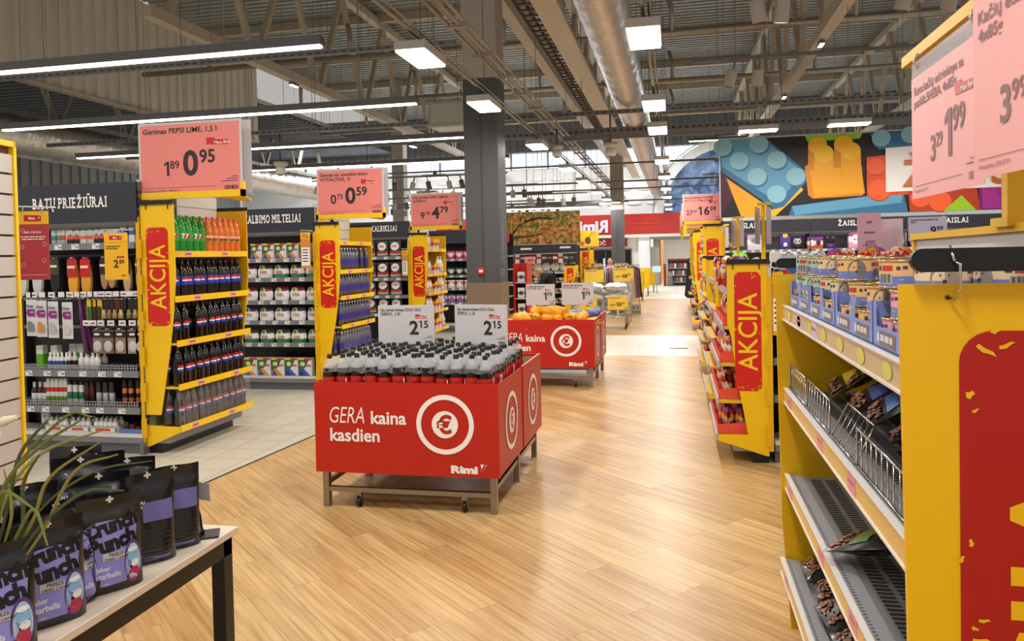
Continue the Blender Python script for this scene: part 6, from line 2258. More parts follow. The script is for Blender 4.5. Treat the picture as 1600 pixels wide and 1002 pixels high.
# T stands seen edge on with lilac sheets
for i, (Y, lb) in enumerate(((8.0, 'nearest yellow T stand with lilac price sheets seen edge on'), (11.15, 'second yellow T stand with lilac price sheets seen edge on'), (14.3, 'third yellow T stand with lilac price sheets seen edge on'))):
    t = thing('sign_stand', lb, 'sign stand', (.86, Y, 1.5))
    MB().box(-.018, .018, -.018, .018, 0, .55).build('post', YEL, t)
    MB().bar((-.09, -.2, .545), (.09, .2, .575), .03, .03).build('arm', YEL, t)
    MB().box(-.11, .11, -.06, .06, -.03, .01).build('foot', YEL, t)
    for s in (-1, 1):
        MB().turn(Mx()).grid(lambda u, v: (.05 * s + .085 * (u - .5), -.03 * s + .34 * (u - .5), .16 + .37 * v), 1, 1, 0, False).build('sheet', mt('#cdbfc5', .4), t)
    MB().box(-.14, .14, -.12, .2, -.09, -.03).build('top_cover', mt('#d3cec8', .5), t)

# ================================================================ toy wall and block banner
TY = 16.6
for i, x0 in enumerate((.95, 2.72, 4.49)):
    gondola(('black toy shelf unit with white heading nearest the aisle', 'black toy shelf unit with white heading behind the pink 40 percent sheet', 'black toy shelf unit with white heading behind the yellow sign stand')[i], x0, x0 + 1.76, TY, 2.26, [(1.68, .42), (1.45, .42), (1.1, .42)], 'ŽAISLAI', 1.12, .115, hal='c', hbot=1.9, hx=None) if False else gondola(('black toy shelf unit with white heading nearest the aisle', 'black toy shelf unit with white heading behind the pink 40 percent sheet', 'black toy shelf unit with white heading behind the yellow sign stand')[i], x0, x0 + 1.76, TY, 2.22, [(1.6, .42), (1.35, .42), (1.05, .42)], 'ŽAISLAI', (.45, .76, .9)[i], .15, hal='c', hbot=1.96, hw=.5, back=mt('#85868a', .5))


def plush(c1, c2, c3, cat='soft toy', ears=True):
    t = thing('soft_toy', 'x', cat)
    MB().ball((0, 0, .07), (.085, .06, .07), 12, 8).build('body', mt(c1, .8), t)
    MB().ball((0, -.02, .16), (.08, .06, .07), 12, 8).build('head', mt(c2, .8), t)
    mb = MB()
    for s in (-1, 1):
        mb.ball((.03 * s, -.078, .17), (.014, .008, .018), 8, 5, 0)
        if ears:
            mb.ball((.055 * s, -.01, .225), (.025, .015, .03), 8, 5, 1)
    mb.build('face', [BLK, mt(c3, .8)], t)
    return Kind(t)


def toybox(name, cols, w, h, blobs):
    return box_kind(name, pk(name + cols[0], [(i / len(cols), c) for i, c in enumerate(cols)], .08, blobs), w, .12, h)


T_ = [(1.04, plush('#2a2528', '#e8e2e2', '#1c1c1f'), 'panda soft toy at the aisle end of the toy shelf'), (1.2, toybox('toy_box', ('#5a4a2a', '#b8903a', '#3a5a3a'), .17, .24, [(.5, .5, .3, .3, '#c98a4a')]), 'tan and green toy box beside the panda'),
      (1.62, toybox('toy_box', ('#d8cfe0', '#efeaf0', '#c8a8c8'), .3, .34, [(.5, .6, .3, .2, '#9a98a0'), (.4, .62, .05, .05, '#222222'), (.62, .62, .05, .05, '#222222')]), 'big lilac boxed toy with a dog face'),
      (2.22, toybox('toy_box', ('#3a2a7a', '#5a3a9a', '#2a2060'), .2, .42, [(.5, .7, .25, .12, '#e8c84a'), (.5, .25, .2, .1, '#e8e0f0')]), 'tall violet toy box with yellow star'), (2.46, plush('#2a2a2e', '#c8c0c4', '#8a3aa0'), 'grey hooded soft toy by the violet box'),
      (2.8, toybox('toy_box', ('#c8502a', '#e8d8c8', '#7a3a8a'), .3, .25, [(.3, .5, .15, .25, '#f0e6e0'), (.7, .5, .15, .25, '#3a2a2a')]), 'open carton of mixed toys at the middle'), (3.1, plush('#6a3a8a', '#2a1a2a', '#8a4aa0'), 'purple hooded soft toy beside the carton of toys'),
      (3.58, toybox('toy_box', ('#e8a0c0', '#f0e4ea', '#7a5a9a'), .28, .36, [(.5, .5, .32, .28, '#f6f0f2'), (.4, .5, .05, .05, '#222222'), (.6, .5, .05, .05, '#222222'), (.5, .88, .4, .12, '#d8507a')]), 'pink boxed toy with a white pet face'),
      (4.12, toybox('toy_box', ('#d8502a', '#e86a4a', '#c83a3a'), .32, .42, [(.5, .45, .25, .2, '#e8a080'), (.5, .42, .12, .12, '#3a2020')]), 'large orange red toy box'), (4.45, toybox('toy_box', ('#5a5a60', '#8a8a90', '#4a4a50'), .15, .42, [(.5, .3, .3, .12, '#c8c0c8')]), 'tall grey toy box beside the orange red one')]
for x, k, lb in T_:
    k.put((x, TY + .1, 1.602), label=lb)
PKS = plush('#e88aa8', '#f0a0b8', '#e87898')
for i in range(6):
    PKS.put((4.68 + (i % 3) * .12, TY + .08, 1.602 + (i // 3) * .2), label='pink soft toy heaped near the 40 percent sheet', group='pink soft toys')
for i, (x, k, lb) in enumerate(((5.25, toybox('doll_box', ('#4a8ab8', '#8ac0d8', '#3a3a5a'), .3, .4, [(.5, .6, .2, .3, '#c8a0c0')]), 'blue doll box just right of the pink 40 percent sheet'), (6.12, toybox('doll_box', ('#d83a7a', '#e87aa8', '#f0d0e0'), .28, .42, [(.5, .55, .18, .3, '#e8d8a0')]), 'pink doll box beside the 9.99 sheet'),
                               (6.5, toybox('doll_box', ('#e8409a', '#2a2028', '#e04a98'), .34, .42, [(.5, .5, .2, .2, '#e8b8c0')]), 'bright pink doll box with a dark window'), (6.9, toybox('doll_box', ('#7a3a5a', '#d8a0b8', '#3a2a3a'), .3, .36, [(.4, .5, .2, .3, '#e8c8b0')]), 'dark doll box farthest behind the sign stand'))):
    k.put((x, TY + .1, 1.602), label=lb)
PL = [plush(*c) for c in (('#5a1a1e', '#8a2a2e', '#3a1a1a'), ('#7a5a3a', '#3a3028', '#9a7a4a'), ('#3a3a3e', '#7a787a', '#2a2a2e'), ('#6a1a20', '#c8beb8', '#4a1a1c'))]
for i in range(14):
    PL[i % 4].put((2.1 + i * .17, TY + .12, 1.352), (0, 0, R.uniform(-.5, .5)), 'dark soft toy heaped on the lower toy shelf, kind with ' + ('red', 'brown', 'grey', 'pale')[i % 4] + ' head', 'lower shelf soft toys %d' % (i % 4), sc=.95)
WB = box_kind('white_toy_box', pk('wbox', [(0, '#e4e2e2'), (1, '#e4e2e2')], 0, [(.3, .7, .07, .1, '#c8302a'), (.72, .7, .12, .1, '#c86a3a')]), .3, .1, .24)
for i in range(3):
    WB.put((3.9 + i * .34, TY + .06, 1.353), label='white toy box with red marks on the lower toy shelf, %s from the aisle' % ordn[i], group='white toy boxes')
one(MB().ball((0, 0, .1), (.16, .12, .12), 14, 9), 'green_ball_toy', [mt('#6abf2a', .4)], 'bright green round toy low at the aisle end of the toy unit', 'toy', loc=(1.25, 15.9, 1.36))
one(MB().box(-.25, .25, -.1, .15, 0, 1.26), 'stock_box', [mt('#2c2c2e', .6)], 'dark display block under the green round toy', 'box', loc=(1.25, 15.9, 0))

# big banner of stud blocks
bn = thing('banner', 'big banner photo of coloured toy stud blocks over the toy shelves', 'banner', (.95, TY + .08, 2.3))
BWd, BH = 6.3, 1.62
MB().box(0, BWd, 0, .06, 0, BH).build('board', mt('#1c1416', .5), bn)
MB().box(-.01, BWd, -.02, .07, BH, BH + .03).box(-.02, 0, -.02, .07, 0, BH + .03).build('frame', mt('#b8b6b2', .4, .4), bn)
mats = [mt(c, .45) for c in ('#2f6f9a', '#5f9fc0', '#8cc0d2', '#1f4f7a', '#f0a510', '#f8bc20', '#d98a08', '#e0481a', '#f0602a', '#b83a12', '#9ccc1a', '#a82a8a', '#7a1a6a', '#f4f2ee', '#3a6a1a', '#4a1030')]
mb = MB()
lay_ = [0]


def pg(pts, m):
    lay_[0] += 1
    y = -.002 - .0006 * lay_[0]
    mb.poly([(x * BWd / 430, y, BH - z * BH / 118) for x, z in pts], m)


def stud(cx, cz, r, m_side, m_top, dx=4, dz=5, n=22):
    lay_[0] += 1
    y = -.002 - .0006 * lay_[0]
    c2 = lambda x, z, k: (x * BWd / 430, y - k, BH - z * BH / 118)
    mb.add([c2(cx + dx + r * math.cos(2 * PI * k / n), cz + dz + r * 1.02 * math.sin(2 * PI * k / n), 0) for k in range(n)], [list(range(n))], m_side)
    lay_[0] += 1
    mb.add([c2(cx + r * math.cos(2 * PI * k / n), cz + r * 1.02 * math.sin(2 * PI * k / n), .0006) for k in range(n)], [list(range(n))], m_top)


pg([(0, 0), (30, 0), (0, 60)], 12)
pg([(0, 45), (22, 75), (0, 118)], 15)
pg([(115, 0), (190, 0), (186, 8), (118, 9)], 10)
pg([(8, 58), (75, 112), (60, 118), (28, 118), (15, 80)], 4)
pg([(62, 118), (105, 72), (112, 80), (74, 118)], 5)
pg([(0, 0), (62, 0), (118, 55), (119, 64), (86, 104), (74, 108), (4, 50), (0, 44)], 0)
pg([(2, 0), (58, 0), (112, 55), (78, 98), (2, 40)], 1)
for cx, cz in ((4, 11), (53, 9), (26, 33), (77, 34), (50, 58), (102, 60), (76, 85)):
    stud(cx, cz, 13, 0, 2, 1.5, 3)
pg([(114, 46), (122, 40), (186, 40), (192, 88), (188, 92), (124, 94), (118, 88)], 6)
pg([(120, 52), (188, 48), (190, 88), (126, 92)], 4)
for cx, cz in ((131, 15), (165, 15)):
    pg([(cx - 12.5, cz), (cx + 12.5, cz), (cx + 12.5, cz + 30), (cx - 12.5, cz + 30)], 6)
    stud(cx, cz, 12.5, 6, 5, 0, 0)
for cx, cz in ((139, 28), (174, 26)):
    pg([(cx - 13, cz), (cx + 13, cz), (cx + 13, cz + 26), (cx - 13, cz + 26)], 4)
    stud(cx, cz + 26, 13, 4, 4, 0, 0)
    stud(cx, cz, 13, 6, 5, 0, 0)
pg([(92, 118), (96, 104), (240, 88), (246, 118)], 0)
pg([(96, 104), (240, 88), (238, 104), (100, 118)], 1)
pg([(194, 36), (262, 30), (262, 92), (194, 94)], 7)
stud(206, 50, 12, 9, 8, 0, 2)
stud(210, 84, 15, 9, 8, 0, 2)
pg([(198, 2), (290, 0), (300, 18), (210, 26)], 0)
stud(213, 9, 12, 0, 2, 0, 3)
stud(250, 6, 12, 0, 2, 0, 3)
stud(282, 10, 12, 0, 2, 0, 3)
pg([(285, 22), (320, 0), (360, 0), (360, 30)], 4)
stud(304, 16, 14, 6, 5, 0, 2)
pg([(246, 86), (330, 80), (335, 118), (248, 118)], 9)
stud(262, 98, 13, 9, 8, 0, 2)
stud(286, 104, 14, 9, 8, 0, 2)
pg([(290, 118), (312, 96), (330, 118)], 10)
pg([(330, 30), (430, 20), (430, 118), (334, 118)], 12)
pg([(336, 60), (426, 50), (428, 116), (338, 116)], 11)
stud(372, 84, 17, 12, 11, 0, 3)
stud(404, 70, 15, 12, 11, 0, 3)
pg([(218, 24), (372, 18), (372, 86), (218, 88)], 13)
mb.build('picture', mats, bn)
mb = MB()
slab(mb, 'ŽAISLAI', .72, (218 * BWd / 430 + .3, -.075, BH - 80 * BH / 118), bold=.03)
mb.build('lettering', mt('#c06a1a', .45, var=.35, sc=2.5), bn)

# pink 40 percent sheet, white board beside it and the 9.99 sheet
t = thing('price_sign', 'lilac pink sheet reading minus 40 percent standing before the toys', 'price sign', (1.84, 8.0, 1.54), .12)
MB().box(-.11, .11, 0, .004, 0, .4).build('sheet', mt('#d9a5b2', .45), t)
MB().text('-40%', .11, (0, -.002, .06), al='c', width=.13).words(-.05, .2, .1, .018, -.002).words(-.025, .3, .05, .018, -.002).build('lettering', mt('#7d5a66', .6), t)
MB().box(-.02, .02, .004, .014, -.25, .1).build('stem', SILV, t)
t = thing('price_sign', 'pale back of a standing sheet right behind the 40 percent sheet', 'price sign', (2.06, 8.12, 1.54), -.25)
MB().box(-.11, .11, 0, .004, 0, .34).build('sheet', mt('#dcbcc4', .45), t)
MB().box(-.02, .02, .004, .014, -.25, .1).build('stem', SILV, t)
table_sign('white price sheet reading 9.99 standing before the doll boxes', (2.36, 8.0, 1.655), .34, .23, ['Guminukai gėlių puokštė RIO, RS,', '200 g'], '9.99', mt('#c9c2da', .4), math.radians(2), stem=.35, bt='', group='price sheets by the toys')
sl = thing('low_shelf', 'low shelf run holding the red bags behind the pet food cans', 'shelf', (1.3, 7.6, 0))
MB().box(0, 2.2, 0, .9, 1.26, 1.3).build('top_board', LGREY, sl)
MB().box(.05, 2.15, .05, .85, .0, 1.26).build('body', mt('#4a4a4e', .6), sl)
for k in range(12):
    CND[k % 3].put((1.5 + k * .13, 7.75 + .2 * (k % 2), 1.305), (R.uniform(-.2, .2), R.uniform(-.3, .3), R.uniform(-.6, .6)), 'red and white snack bag on the low shelf behind the pet food cans', 'red bags behind the cans', sc=1.5)

# ================================================================ red floor display beside the column
fd = thing('floor_display', 'narrow red floor display of grey packs just past the dark grey column', 'display', (-2.58, 12.2, 0))
MB().box(0, .03, 0, .45, 0, 1.47).box(.21, .23, 0, .45, 0, 1.47).box(.03, .21, .42, .45, 0, 1.47).build('side_frame', RED, fd)
rg = MB()
for z in (.35, .95):
    rg.disc((-.003, .22, z), .13, 'x', 0, 20, .1)
rg.build('rings', PAPER, fd)
for z in (.12, .38, .64, .9, 1.16):
    MB().box(.03, .21, 0, .42, z - .015, z).build('shelf', mt('#b9b6b4', .5), fd)
GP = box_kind('grey_pack', pk('gpack', [(0, '#d8d8d8'), (.4, '#8f9296'), (.6, '#e4e4e2')], .15, [(.5, .5, .3, .2, '#3a4a44')]), .12, .08, .17)
for li, z in enumerate((.12, .38, .64, .9, 1.16)):
    for i in range(1):
        GP.put((-2.46 + i * .135, 12.28, z + .002), R.uniform(-.1, .1), 'grey and white pack on the narrow red floor display', 'grey packs on the red display')
GP.put((-2.4, 12.3, 1.33), 0, 'grey pack lying loose on the highest row of the red display') if False else None

# ================================================================ kitchenware wall and tree banner
KY = 20.0
gondola('dark kitchenware shelf unit under the autumn tree banner', -4.6, -2.5, KY, 1.85, [(1.15, .4), (.9, .4), (.62, .4), (.36, .4)], None, back=mt('#4a4340', .6), name='shelf_unit')
ku = bpy.data.objects['shelf_unit.009'] if 'shelf_unit.009' in bpy.data.objects else None
kh = thing('header_board', 'dark header with two pale signs over the kitchenware', 'header', (-4.45, KY - .06, 1.62))
MB().box(0, 1.95, 0, .05, .04, .25).build('board', mt('#2a2a2f', .5), kh)
MB().box(.45, .75, -.004, 0, .12, .17).box(1.5, 1.78, -.004, 0, .14, .19).build('name_plate', PAPER, kh)
MB().tube([(0, -.03, .0), (1.95, -.03, .02)], .012, 6).build('rail', mt('#c9c5c2', .3, .5), kh)
kn = thing('banner', 'autumn oak tree photo banner over the kitchenware shelves', 'banner', (-4.4, KY, 1.88))
tm = bpy.data.materials.new('autumn_tree_print')
tm.use_nodes = True
n_, l_ = tm.node_tree.nodes, tm.node_tree.links
tc_ = n_.new('ShaderNodeTexCoord')
a1 = n_.new('ShaderNodeTexNoise')
a1.inputs['Scale'].default_value = 9
a1.inputs['Detail'].default_value = 8
a1.inputs['Roughness'].default_value = .75
a2 = n_.new('ShaderNodeTexNoise')
a2.inputs['Scale'].default_value = 1.7
a2.inputs['Detail'].default_value = 3
r1 = n_.new('ShaderNodeValToRGB')
e = r1.color_ramp.elements
e[0].position, e[0].color = .36, lin('#1c1a10')
e[1].position, e[1].color = .43, lin('#4d5a20')
for p, c in ((.49, '#8f8a2a'), (.53, '#c48a2a'), (.58, '#dcae52'), (.62, '#c4d2e4')):
    q_ = e.new(p)
    q_.color = lin(c)
r2 = n_.new('ShaderNodeValToRGB')
r2.color_ramp.elements[0].position, r2.color_ramp.elements[0].color = .4, lin('#8a9a52')
r2.color_ramp.elements[1].position, r2.color_ramp.elements[1].color = .62, lin('#d98a30')
mx_ = n_.new('ShaderNodeMix')
mx_.data_type = 'RGBA'
mx_.blend_type = 'OVERLAY'
mx_.inputs[0].default_value = .6
l_.new(tc_.outputs['Object'], a1.inputs['Vector'])
l_.new(tc_.outputs['Object'], a2.inputs['Vector'])
l_.new(a1.outputs['Fac'], r1.inputs[0])
l_.new(a2.outputs['Fac'], r2.inputs[0])
l_.new(r1.outputs[0], mx_.inputs[6])
l_.new(r2.outputs[0], mx_.inputs[7])
l_.new(mx_.outputs[2], n_['Principled BSDF'].inputs['Base Color'])
MB().box(0, 1.98, 0, .04, 0, .86).build('board', tm, kn)
bt = MB()
for pts in ([(0, .22), (.2, .3), (.35, .5), (.6, .62)], [(.0, .12), (.3, .2), (.7, .22), (1.1, .32)], [(.5, .6), (.9, .7), (1.3, .66)]):
    bt.tube([(x, -.002, z) for x, z in pts], [.03, .022, .014, .006][:len(pts)], 5)
bt.v = [(x, -.003 if y < 0 else -.002, z) for x, y, z in bt.v]
bt.build('branches', mt('#2a2014', .7), kn)


def plate():
    t = thing('plate', 'x', 'plate')
    MB().disc((0, 0, .115), .115, 'y', 0, 22).disc((0, -.004, .115), .08, 'y', 1, 20, .075).disc((0, .012, .115), .115, 'y', 0, 22).lathe([(.115, -.006), (.115, .006)], 22).build('plate', [mt('#e6ddcc', .35), mt('#cfc4b2', .4)], t)
    t.children[0].data.transform(Mx())
    return Kind(t)


PLT = plate()
for i in range(8):
    PLT.put((-4.3 + i * .235, KY + .2, 1.17), (.18, 0, 0), 'cream plate standing upright on the kitchenware shelf', 'upright cream plates')


def bowl():
    t = thing('bowl', 'x', 'bowl')
    MB().lathe([(0, 0), (.04, 0), (.075, .05), (.08, .09), (.07, .09), (.06, .05), (0, .03)], 14).build('bowl', mt('#e4dccb', .35), t)
    MB().lathe([(.0805, .08), (.0805, .091)], 14).build('rim', mt('#8a7a64', .4), t)
    return Kind(t)


BW_ = bowl()
for lv, nm in ((.9, 'upper'), (.62, 'middle'), (.36, 'lower')):
    for i in range(11):
        BW_.put((-4.3 + i * .17, KY + .08, lv + .002), 0, 'cream bowl on the %s bowl shelf of the kitchenware unit' % nm, 'cream bowls, %s shelf' % nm, sc=R.uniform(.8, 1.15))
CUT = [box_kind('utensil_card', pk('uc%d' % i, [(0, a), (.45, b), (.7, a)], .05), .12, .02, .24) for i, (a, b) in enumerate((('#2c2a2a', '#6a6a6a'), ('#8a1f24', '#e4e0dc'), ('#d8d4ce', '#c8281f'), ('#3a3634', '#a9a29a')))]
for i in range(13):
    CUT[i % 4].put((-4.4 + i * .145, KY + .02, 1.38), label=('dark', 'red and white', 'white and red', 'charcoal')[i % 4] + ' utensil card hanging under the kitchenware header', group='utensil cards %d' % (i % 4))
    MB().tube([(-4.4 + i * .145, KY + .02, 1.61), (-4.4 + i * .145, KY + .4, 1.62)], .004, 5).build('peg_hook', CHROME, kh).location = (4.45, -KY + .06, -1.62)
t = thing('price_sign', 'small pink percent card hanging before the plates', 'price sign', (-3.75, KY - .1, 1.36))
MB().box(-.14, .14, 0, .004, 0, .2).build('sheet', mt('#e89a90', .45), t)
MB().text('-40%', .09, (0, -.002, .07), al='c', bold=.01).build('lettering', INK, t)
MB().tube([(0, .002, .2), (0, .002, .29)], .003, 5).build('hook', CHROME, t)
one(MB().box(-4.44, -2.46, KY - .05, KY, 1.1, 1.13), 'plate_rail', [mt('#d8d2c8', .5)], 'pale ledge in front of the upright cream plates', 'rail')

endcap('yellow promotion shelf in front of the kitchenware, right of the bent shopper', -2.72, 19.2, .6, 1, 1.32, [(.2, .33), (.5, .32), (.8, .31), (1.05, .3)], .26, .1, st=(.05, .8), tags=False)
endcap('tall yellow promotion shelf below the frying pan poster', -2.56, 21.2, .8, 1, 1.72, [(.2, .33), (.6, .32), (1.0, .31), (1.35, .3)], .28, .1, st=(.05, .8), tags=False)
for li, z in enumerate((.2, .5, .8, 1.05)):
    for k in range(3):
        BW_.put((-2.72 + .2, 19.3 + k * .18, z + .002), 0, 'bowl on the low yellow shelf in front of the kitchenware', 'bowls on the low yellow shelf')
for li, z in enumerate((.2, .6, 1.0, 1.35)):
    for k in range(3):
        CUT[(k + li) % 4].put((-2.56 + .2, 21.35 + k * .22, z + .002), PI / 2, 'boxed kitchen tool on the tall yellow shelf below the frying pan poster', 'boxed tools on the tall yellow shelf')
pn = thing('poster', 'yellow poster of a frying pan over the tall yellow shelf', 'poster', (-2.32, 21.15, 1.8))
MB().box(-.27, .27, 0, .01, 0, .44).build('sheet', mt('#f6c921', .45), pn)
MB().disc((-.03, -.003, .17), .1, 'y', 0, 24, sx=.8).disc((-.03, -.005, .17), .08, 'y', 1, 24, sx=.8).poly([(.0, -.004, .25), (.02, -.004, .25), (.1, -.004, .4), (.085, -.004, .4)], 0).disc((-.19, -.003, .09), .06, 'y', 2, 16).box(.1, .2, -.004, -.002, .34, .4, 3).build('picture', [mt('#3a3230', .4), mt('#5a4a40', .35), mt('#e8604a', .4), mt('#f0a090', .4)], pn)
MB().box(-.02, .02, .01, .03, -.1, .1).build('stem', YEL, pn)
yl = thing('balloon_cup', 'x', 'cup') if False else None
for i in range(2):
    one(MB().lathe([(0, 0), (.07, 0), (.1, .12), (.12, .16), (.1, .17), (0, .15)], 14), 'yellow_bowl', [mt('#e8c81e', .4)], ('left hand' if False else 'bright yellow bowl beside the bent shopper, ') + ('nearer the column' if i == 0 else 'nearer the shopper'), 'bowl', loc=(-3.44 + i * .2, 17.0, .96), rot=(.5, .5 - i, 0))
lt_ = thing('display_table', 'low pale table under the bright yellow bowls', 'table', (-3.5, 17.1, 0))
MB().box(-.45, .3, -.25, .25, .92, .955).build('table_top', mt('#d8cdbc', .5), lt_)
for x in (-.43, .25):
    for y in (-.22, .2):
        MB().box(x, x + .03, y, y + .03, 0, .92).build('leg', LGREY, lt_)


# ================================================================ people
def skin_body(name, pts, edges, rad, m, parent=None, root=0):
    me = bpy.data.meshes.new(name)
    me.from_pydata(pts, edges, [])
    me.materials.append(m)
    o = bpy.data.objects.new(name, me)
    COL.objects.link(o)
    o.modifiers.new('skin', 'SKIN').use_smooth_shade = True
    me.skin_vertices.new() if not me.skin_vertices else None
    for i, r in enumerate(rad):
        s = me.skin_vertices[0].data[i]
        s.radius = r if isinstance(r, tuple) else (r, r)
        s.use_root = i == root
    o.modifiers.new('sub', 'SUBSURF').levels = 2
    o.modifiers['sub'].render_levels = 2
    if parent:
        o.parent = parent
    return o


SKIN = mt('#d8a384', .5)
CLOTH = mt('#101013', .8, var=.2)
pr = thing('person', 'person in black bending over the kitchenware, fair hair, back turned to the aisle', 'person', (-2.9, 17.55, 0), .15)
P_ = [(.1, 0, .84), (.07, -.02, .96), (0, -.04, 1.07), (-.09, -.06, 1.12), (-.15, -.08, 1.14), (-.19, -.08, 1.16),
      (.1, .09, .8), (-.02, .1, .46), (.12, .12, .08), (.04, .12, .03), (.1, -.1, .8), (-.04, -.12, .46), (.12, -.14, .08), (.04, -.14, .03),
      (-.07, .12, 1.1), (-.12, .19, .92), (-.28, .14, .86), (-.34, .12, .84), (-.07, -.24, 1.08), (-.16, -.28, .92), (-.3, -.22, .88), (-.36, -.2, .86)]
E_ = [(0, 1), (1, 2), (2, 3), (3, 4), (4, 5), (0, 6), (6, 7), (7, 8), (8, 9), (0, 10), (10, 11), (11, 12), (12, 13), (3, 14), (14, 15), (15, 16), (16, 17), (3, 18), (18, 19), (19, 20), (20, 21)]
R_ = [(.16, .13), (.16, .13), (.19, .14), (.15, .12), .055, .05, .085, .06, .045, .035, .085, .06, .045, .035, .07, .05, .035, .03, .07, .05, .035, .03]
skin_body('body', P_, E_, R_, CLOTH, pr)
hd = MB().ball((-.35, -.06, 1.05), (.1, .08, .105), 16, 12, 0)
hd.ball((-.455, -.06, 1.03), (.018, .014, .022), 8, 5, 0).ball((-.42, -.145, 1.06), (.01, .01, .02), 6, 4, 0)
hd.ball((-.43, -.03, 1.07), (.012, .012, .01), 6, 4, 1).ball((-.43, -.09, 1.07), (.012, .012, .01), 6, 4, 1).box(-.45, -.437, -.085, -.035, .995, 1.003, 2)
hd.turn(Mx.Translation((.12, -.03, .13)))
hd.build('head', [SKIN, INK, mt('#a8584a')], pr)
hr = MB().ball((-.325, -.06, 1.085), (.112, .095, .1), 14, 10, 0)
hr.grid(lambda u, v: (-.3 + .05 * math.cos(PI * u), -.06 + .09 * math.sin(PI * (u - .5)), 1.06 - .17 * v), 10, 6)
hr.turn(Mx.Translation((.12, -.03, .13)))
hr.build('hair', mt('#a58a62', .7), pr)
for s, bx_ in ((.1, (-.37, .12, .83)), (-.18, (-.4, -.2, .85))):
    hm = MB().ball(bx_, (.03, .022, .035), 10, 7)
    for k in range(4):
        hm.tube([(bx_[0] - .012, bx_[1] - .016 + .011 * k, bx_[2] - .025), (bx_[0] - .03, bx_[1] - .018 + .012 * k, bx_[2] - .05 - .004 * (k in (1, 2))), (bx_[0] - .033, bx_[1] - .018 + .012 * k, bx_[2] - .07)], [.007, .006, .005], 6)
    hm.tube([(bx_[0] + .01, bx_[1] + .02, bx_[2]), (bx_[0] - .005, bx_[1] + .038, bx_[2] - .025)], [.008, .006], 6)
    hm.build('hand', SKIN, pr)

ca = thing('person', 'person in a white shirt sitting at the checkout between two cardboard boxes', 'person', (-2.1, 25.4, 0))
P2 = [(0, .05, .62), (0, .05, .8), (0, .03, 1.0), (0, .02, 1.13), (0, 0, 1.2), (0, -.02, 1.25), (.16, .02, 1.08), (.24, -.05, .9), (.16, -.24, .84), (-.16, .02, 1.08), (-.24, -.05, .9), (-.16, -.24, .84),
      (.1, -.1, .6), (.1, -.38, .58), (.1, -.4, .1), (-.1, -.1, .6), (-.1, -.38, .58), (-.1, -.4, .1)]
E2 = [(0, 1), (1, 2), (2, 3), (3, 4), (4, 5), (3, 6), (6, 7), (7, 8), (3, 9), (9, 10), (10, 11), (0, 12), (12, 13), (13, 14), (0, 15), (15, 16), (16, 17)]
R2 = [(.17, .12), (.16, .11), (.18, .12), (.14, .1), .05, .05, .06, .045, .035, .06, .045, .035, .09, .07, .045, .09, .07, .045]
skin_body('body', P2, E2, R2, mt('#e4ded6', .7), ca)
hd = MB().ball((0, -.03, 1.34), (.078, .095, .115), 16, 12, 0).ball((0, -.125, 1.325), (.014, .02, .022), 8, 5, 0)
for s in (-1, 1):
    hd.ball((.03 * s, -.112, 1.352), (.012, .01, .008), 6, 4, 1).ball((.08 * s, -.02, 1.33), (.012, .02, .028), 6, 4, 0)
    hd.ball((.16 * s, -.27, .83), (.03, .045, .02), 8, 6, 0)
hd.box(-.022, .022, -.122, -.115, 1.283, 1.291, 2)
hd.build('head', [SKIN, INK, mt('#a8584a')], ca)
MB().ball((0, -.0, 1.385), (.083, .098, .085), 14, 9).build('hair', mt('#2a1d16', .8), ca)
stl = thing('stool', 'checkout stool under the person in the white shirt', 'stool', (-2.1, 25.45, 0))
MB().lathe([(0, .46), (.17, .46), (.18, .48), (.17, .5), (0, .5)], 16).build('seat', BLK, stl)
MB().tube([(0, 0, .03), (0, 0, .46)], .03, 8).build('post', STEEL, stl)
MB().lathe([(0, 0), (.2, 0), (.2, .02), (.04, .04), (0, .04)], 16).build('base', BLK, stl)
ck = thing('checkout_desk', 'pale checkout desk under the two cardboard boxes', 'desk', (-2.1, 24.7, 0))
MB().box(-.9, .6, -.3, .25, .0, .9).build('body', mt('#c9b8a0', .5), ck)
MB().box(-.95, .65, -.35, .3, .9, .94).build('desk_top', mt('#8a8580', .4), ck)
for i, x in enumerate((-2.52, -1.7)):
    t = thing('cardboard_box', ('brown cardboard box on the checkout beside the ' + ('tall yellow shelf' if i == 0 else 'clothes')), 'box', (x, 24.75, .942))
    MB().box(-.2, .2, -.12, .12, 0, .34).build('carton', mt('#b98d52', .7, var=.08), t)
    MB().box(-.1, -.06, -.122, -.12, .2, .24).box(.05, .1, -.122, -.12, .1, .14).build('print', mt('#8a4a2a', .6), t)

# ================================================================ pillow cart
pc = thing('wire_cart', 'chrome wire cart full of white pillows in the middle of the aisle end', 'cart', (-1.98, 16.15, 0))
w, d = 1.02, .7
mb = MB()
for x in (0, w):
    for y in (0, d):
        mb.tube([(x, y, 0.1), (x, y, .92)], .014, 6)
for z in (.33, .9):
    mb.tube([(0, 0, z), (w, 0, z), (w, d, z), (0, d, z), (0, 0, z)], .01, 6)
for z in (.26,):
    mb.tube([(0, 0, z), (w, 0, z)], .016, 6).tube([(0, d, z), (w, d, z)], .016, 6)
mb.build('frame', CHROME, pc)
mb = MB()
for i in range(25):
    x = w * (i + .5) / 25
    mb.box(x - .002, x + .002, -.002, .002, .33, .9)
for i in range(17):
    y = d * (i + .5) / 17
    mb.box(w - .002, w + .002, y - .002, y + .002, .33, .9)
for k in range(9):
    z = .36 + k * .06
    mb.box(0, w, -.002, .002, z, z + .004).box(w - .002, w + .002, 0, d, z, z + .004)
mb.box(0, w, 0, d, .33, .335)
mb.build('wire_mesh', mt('#b9b9b4', .3, .7), pc)
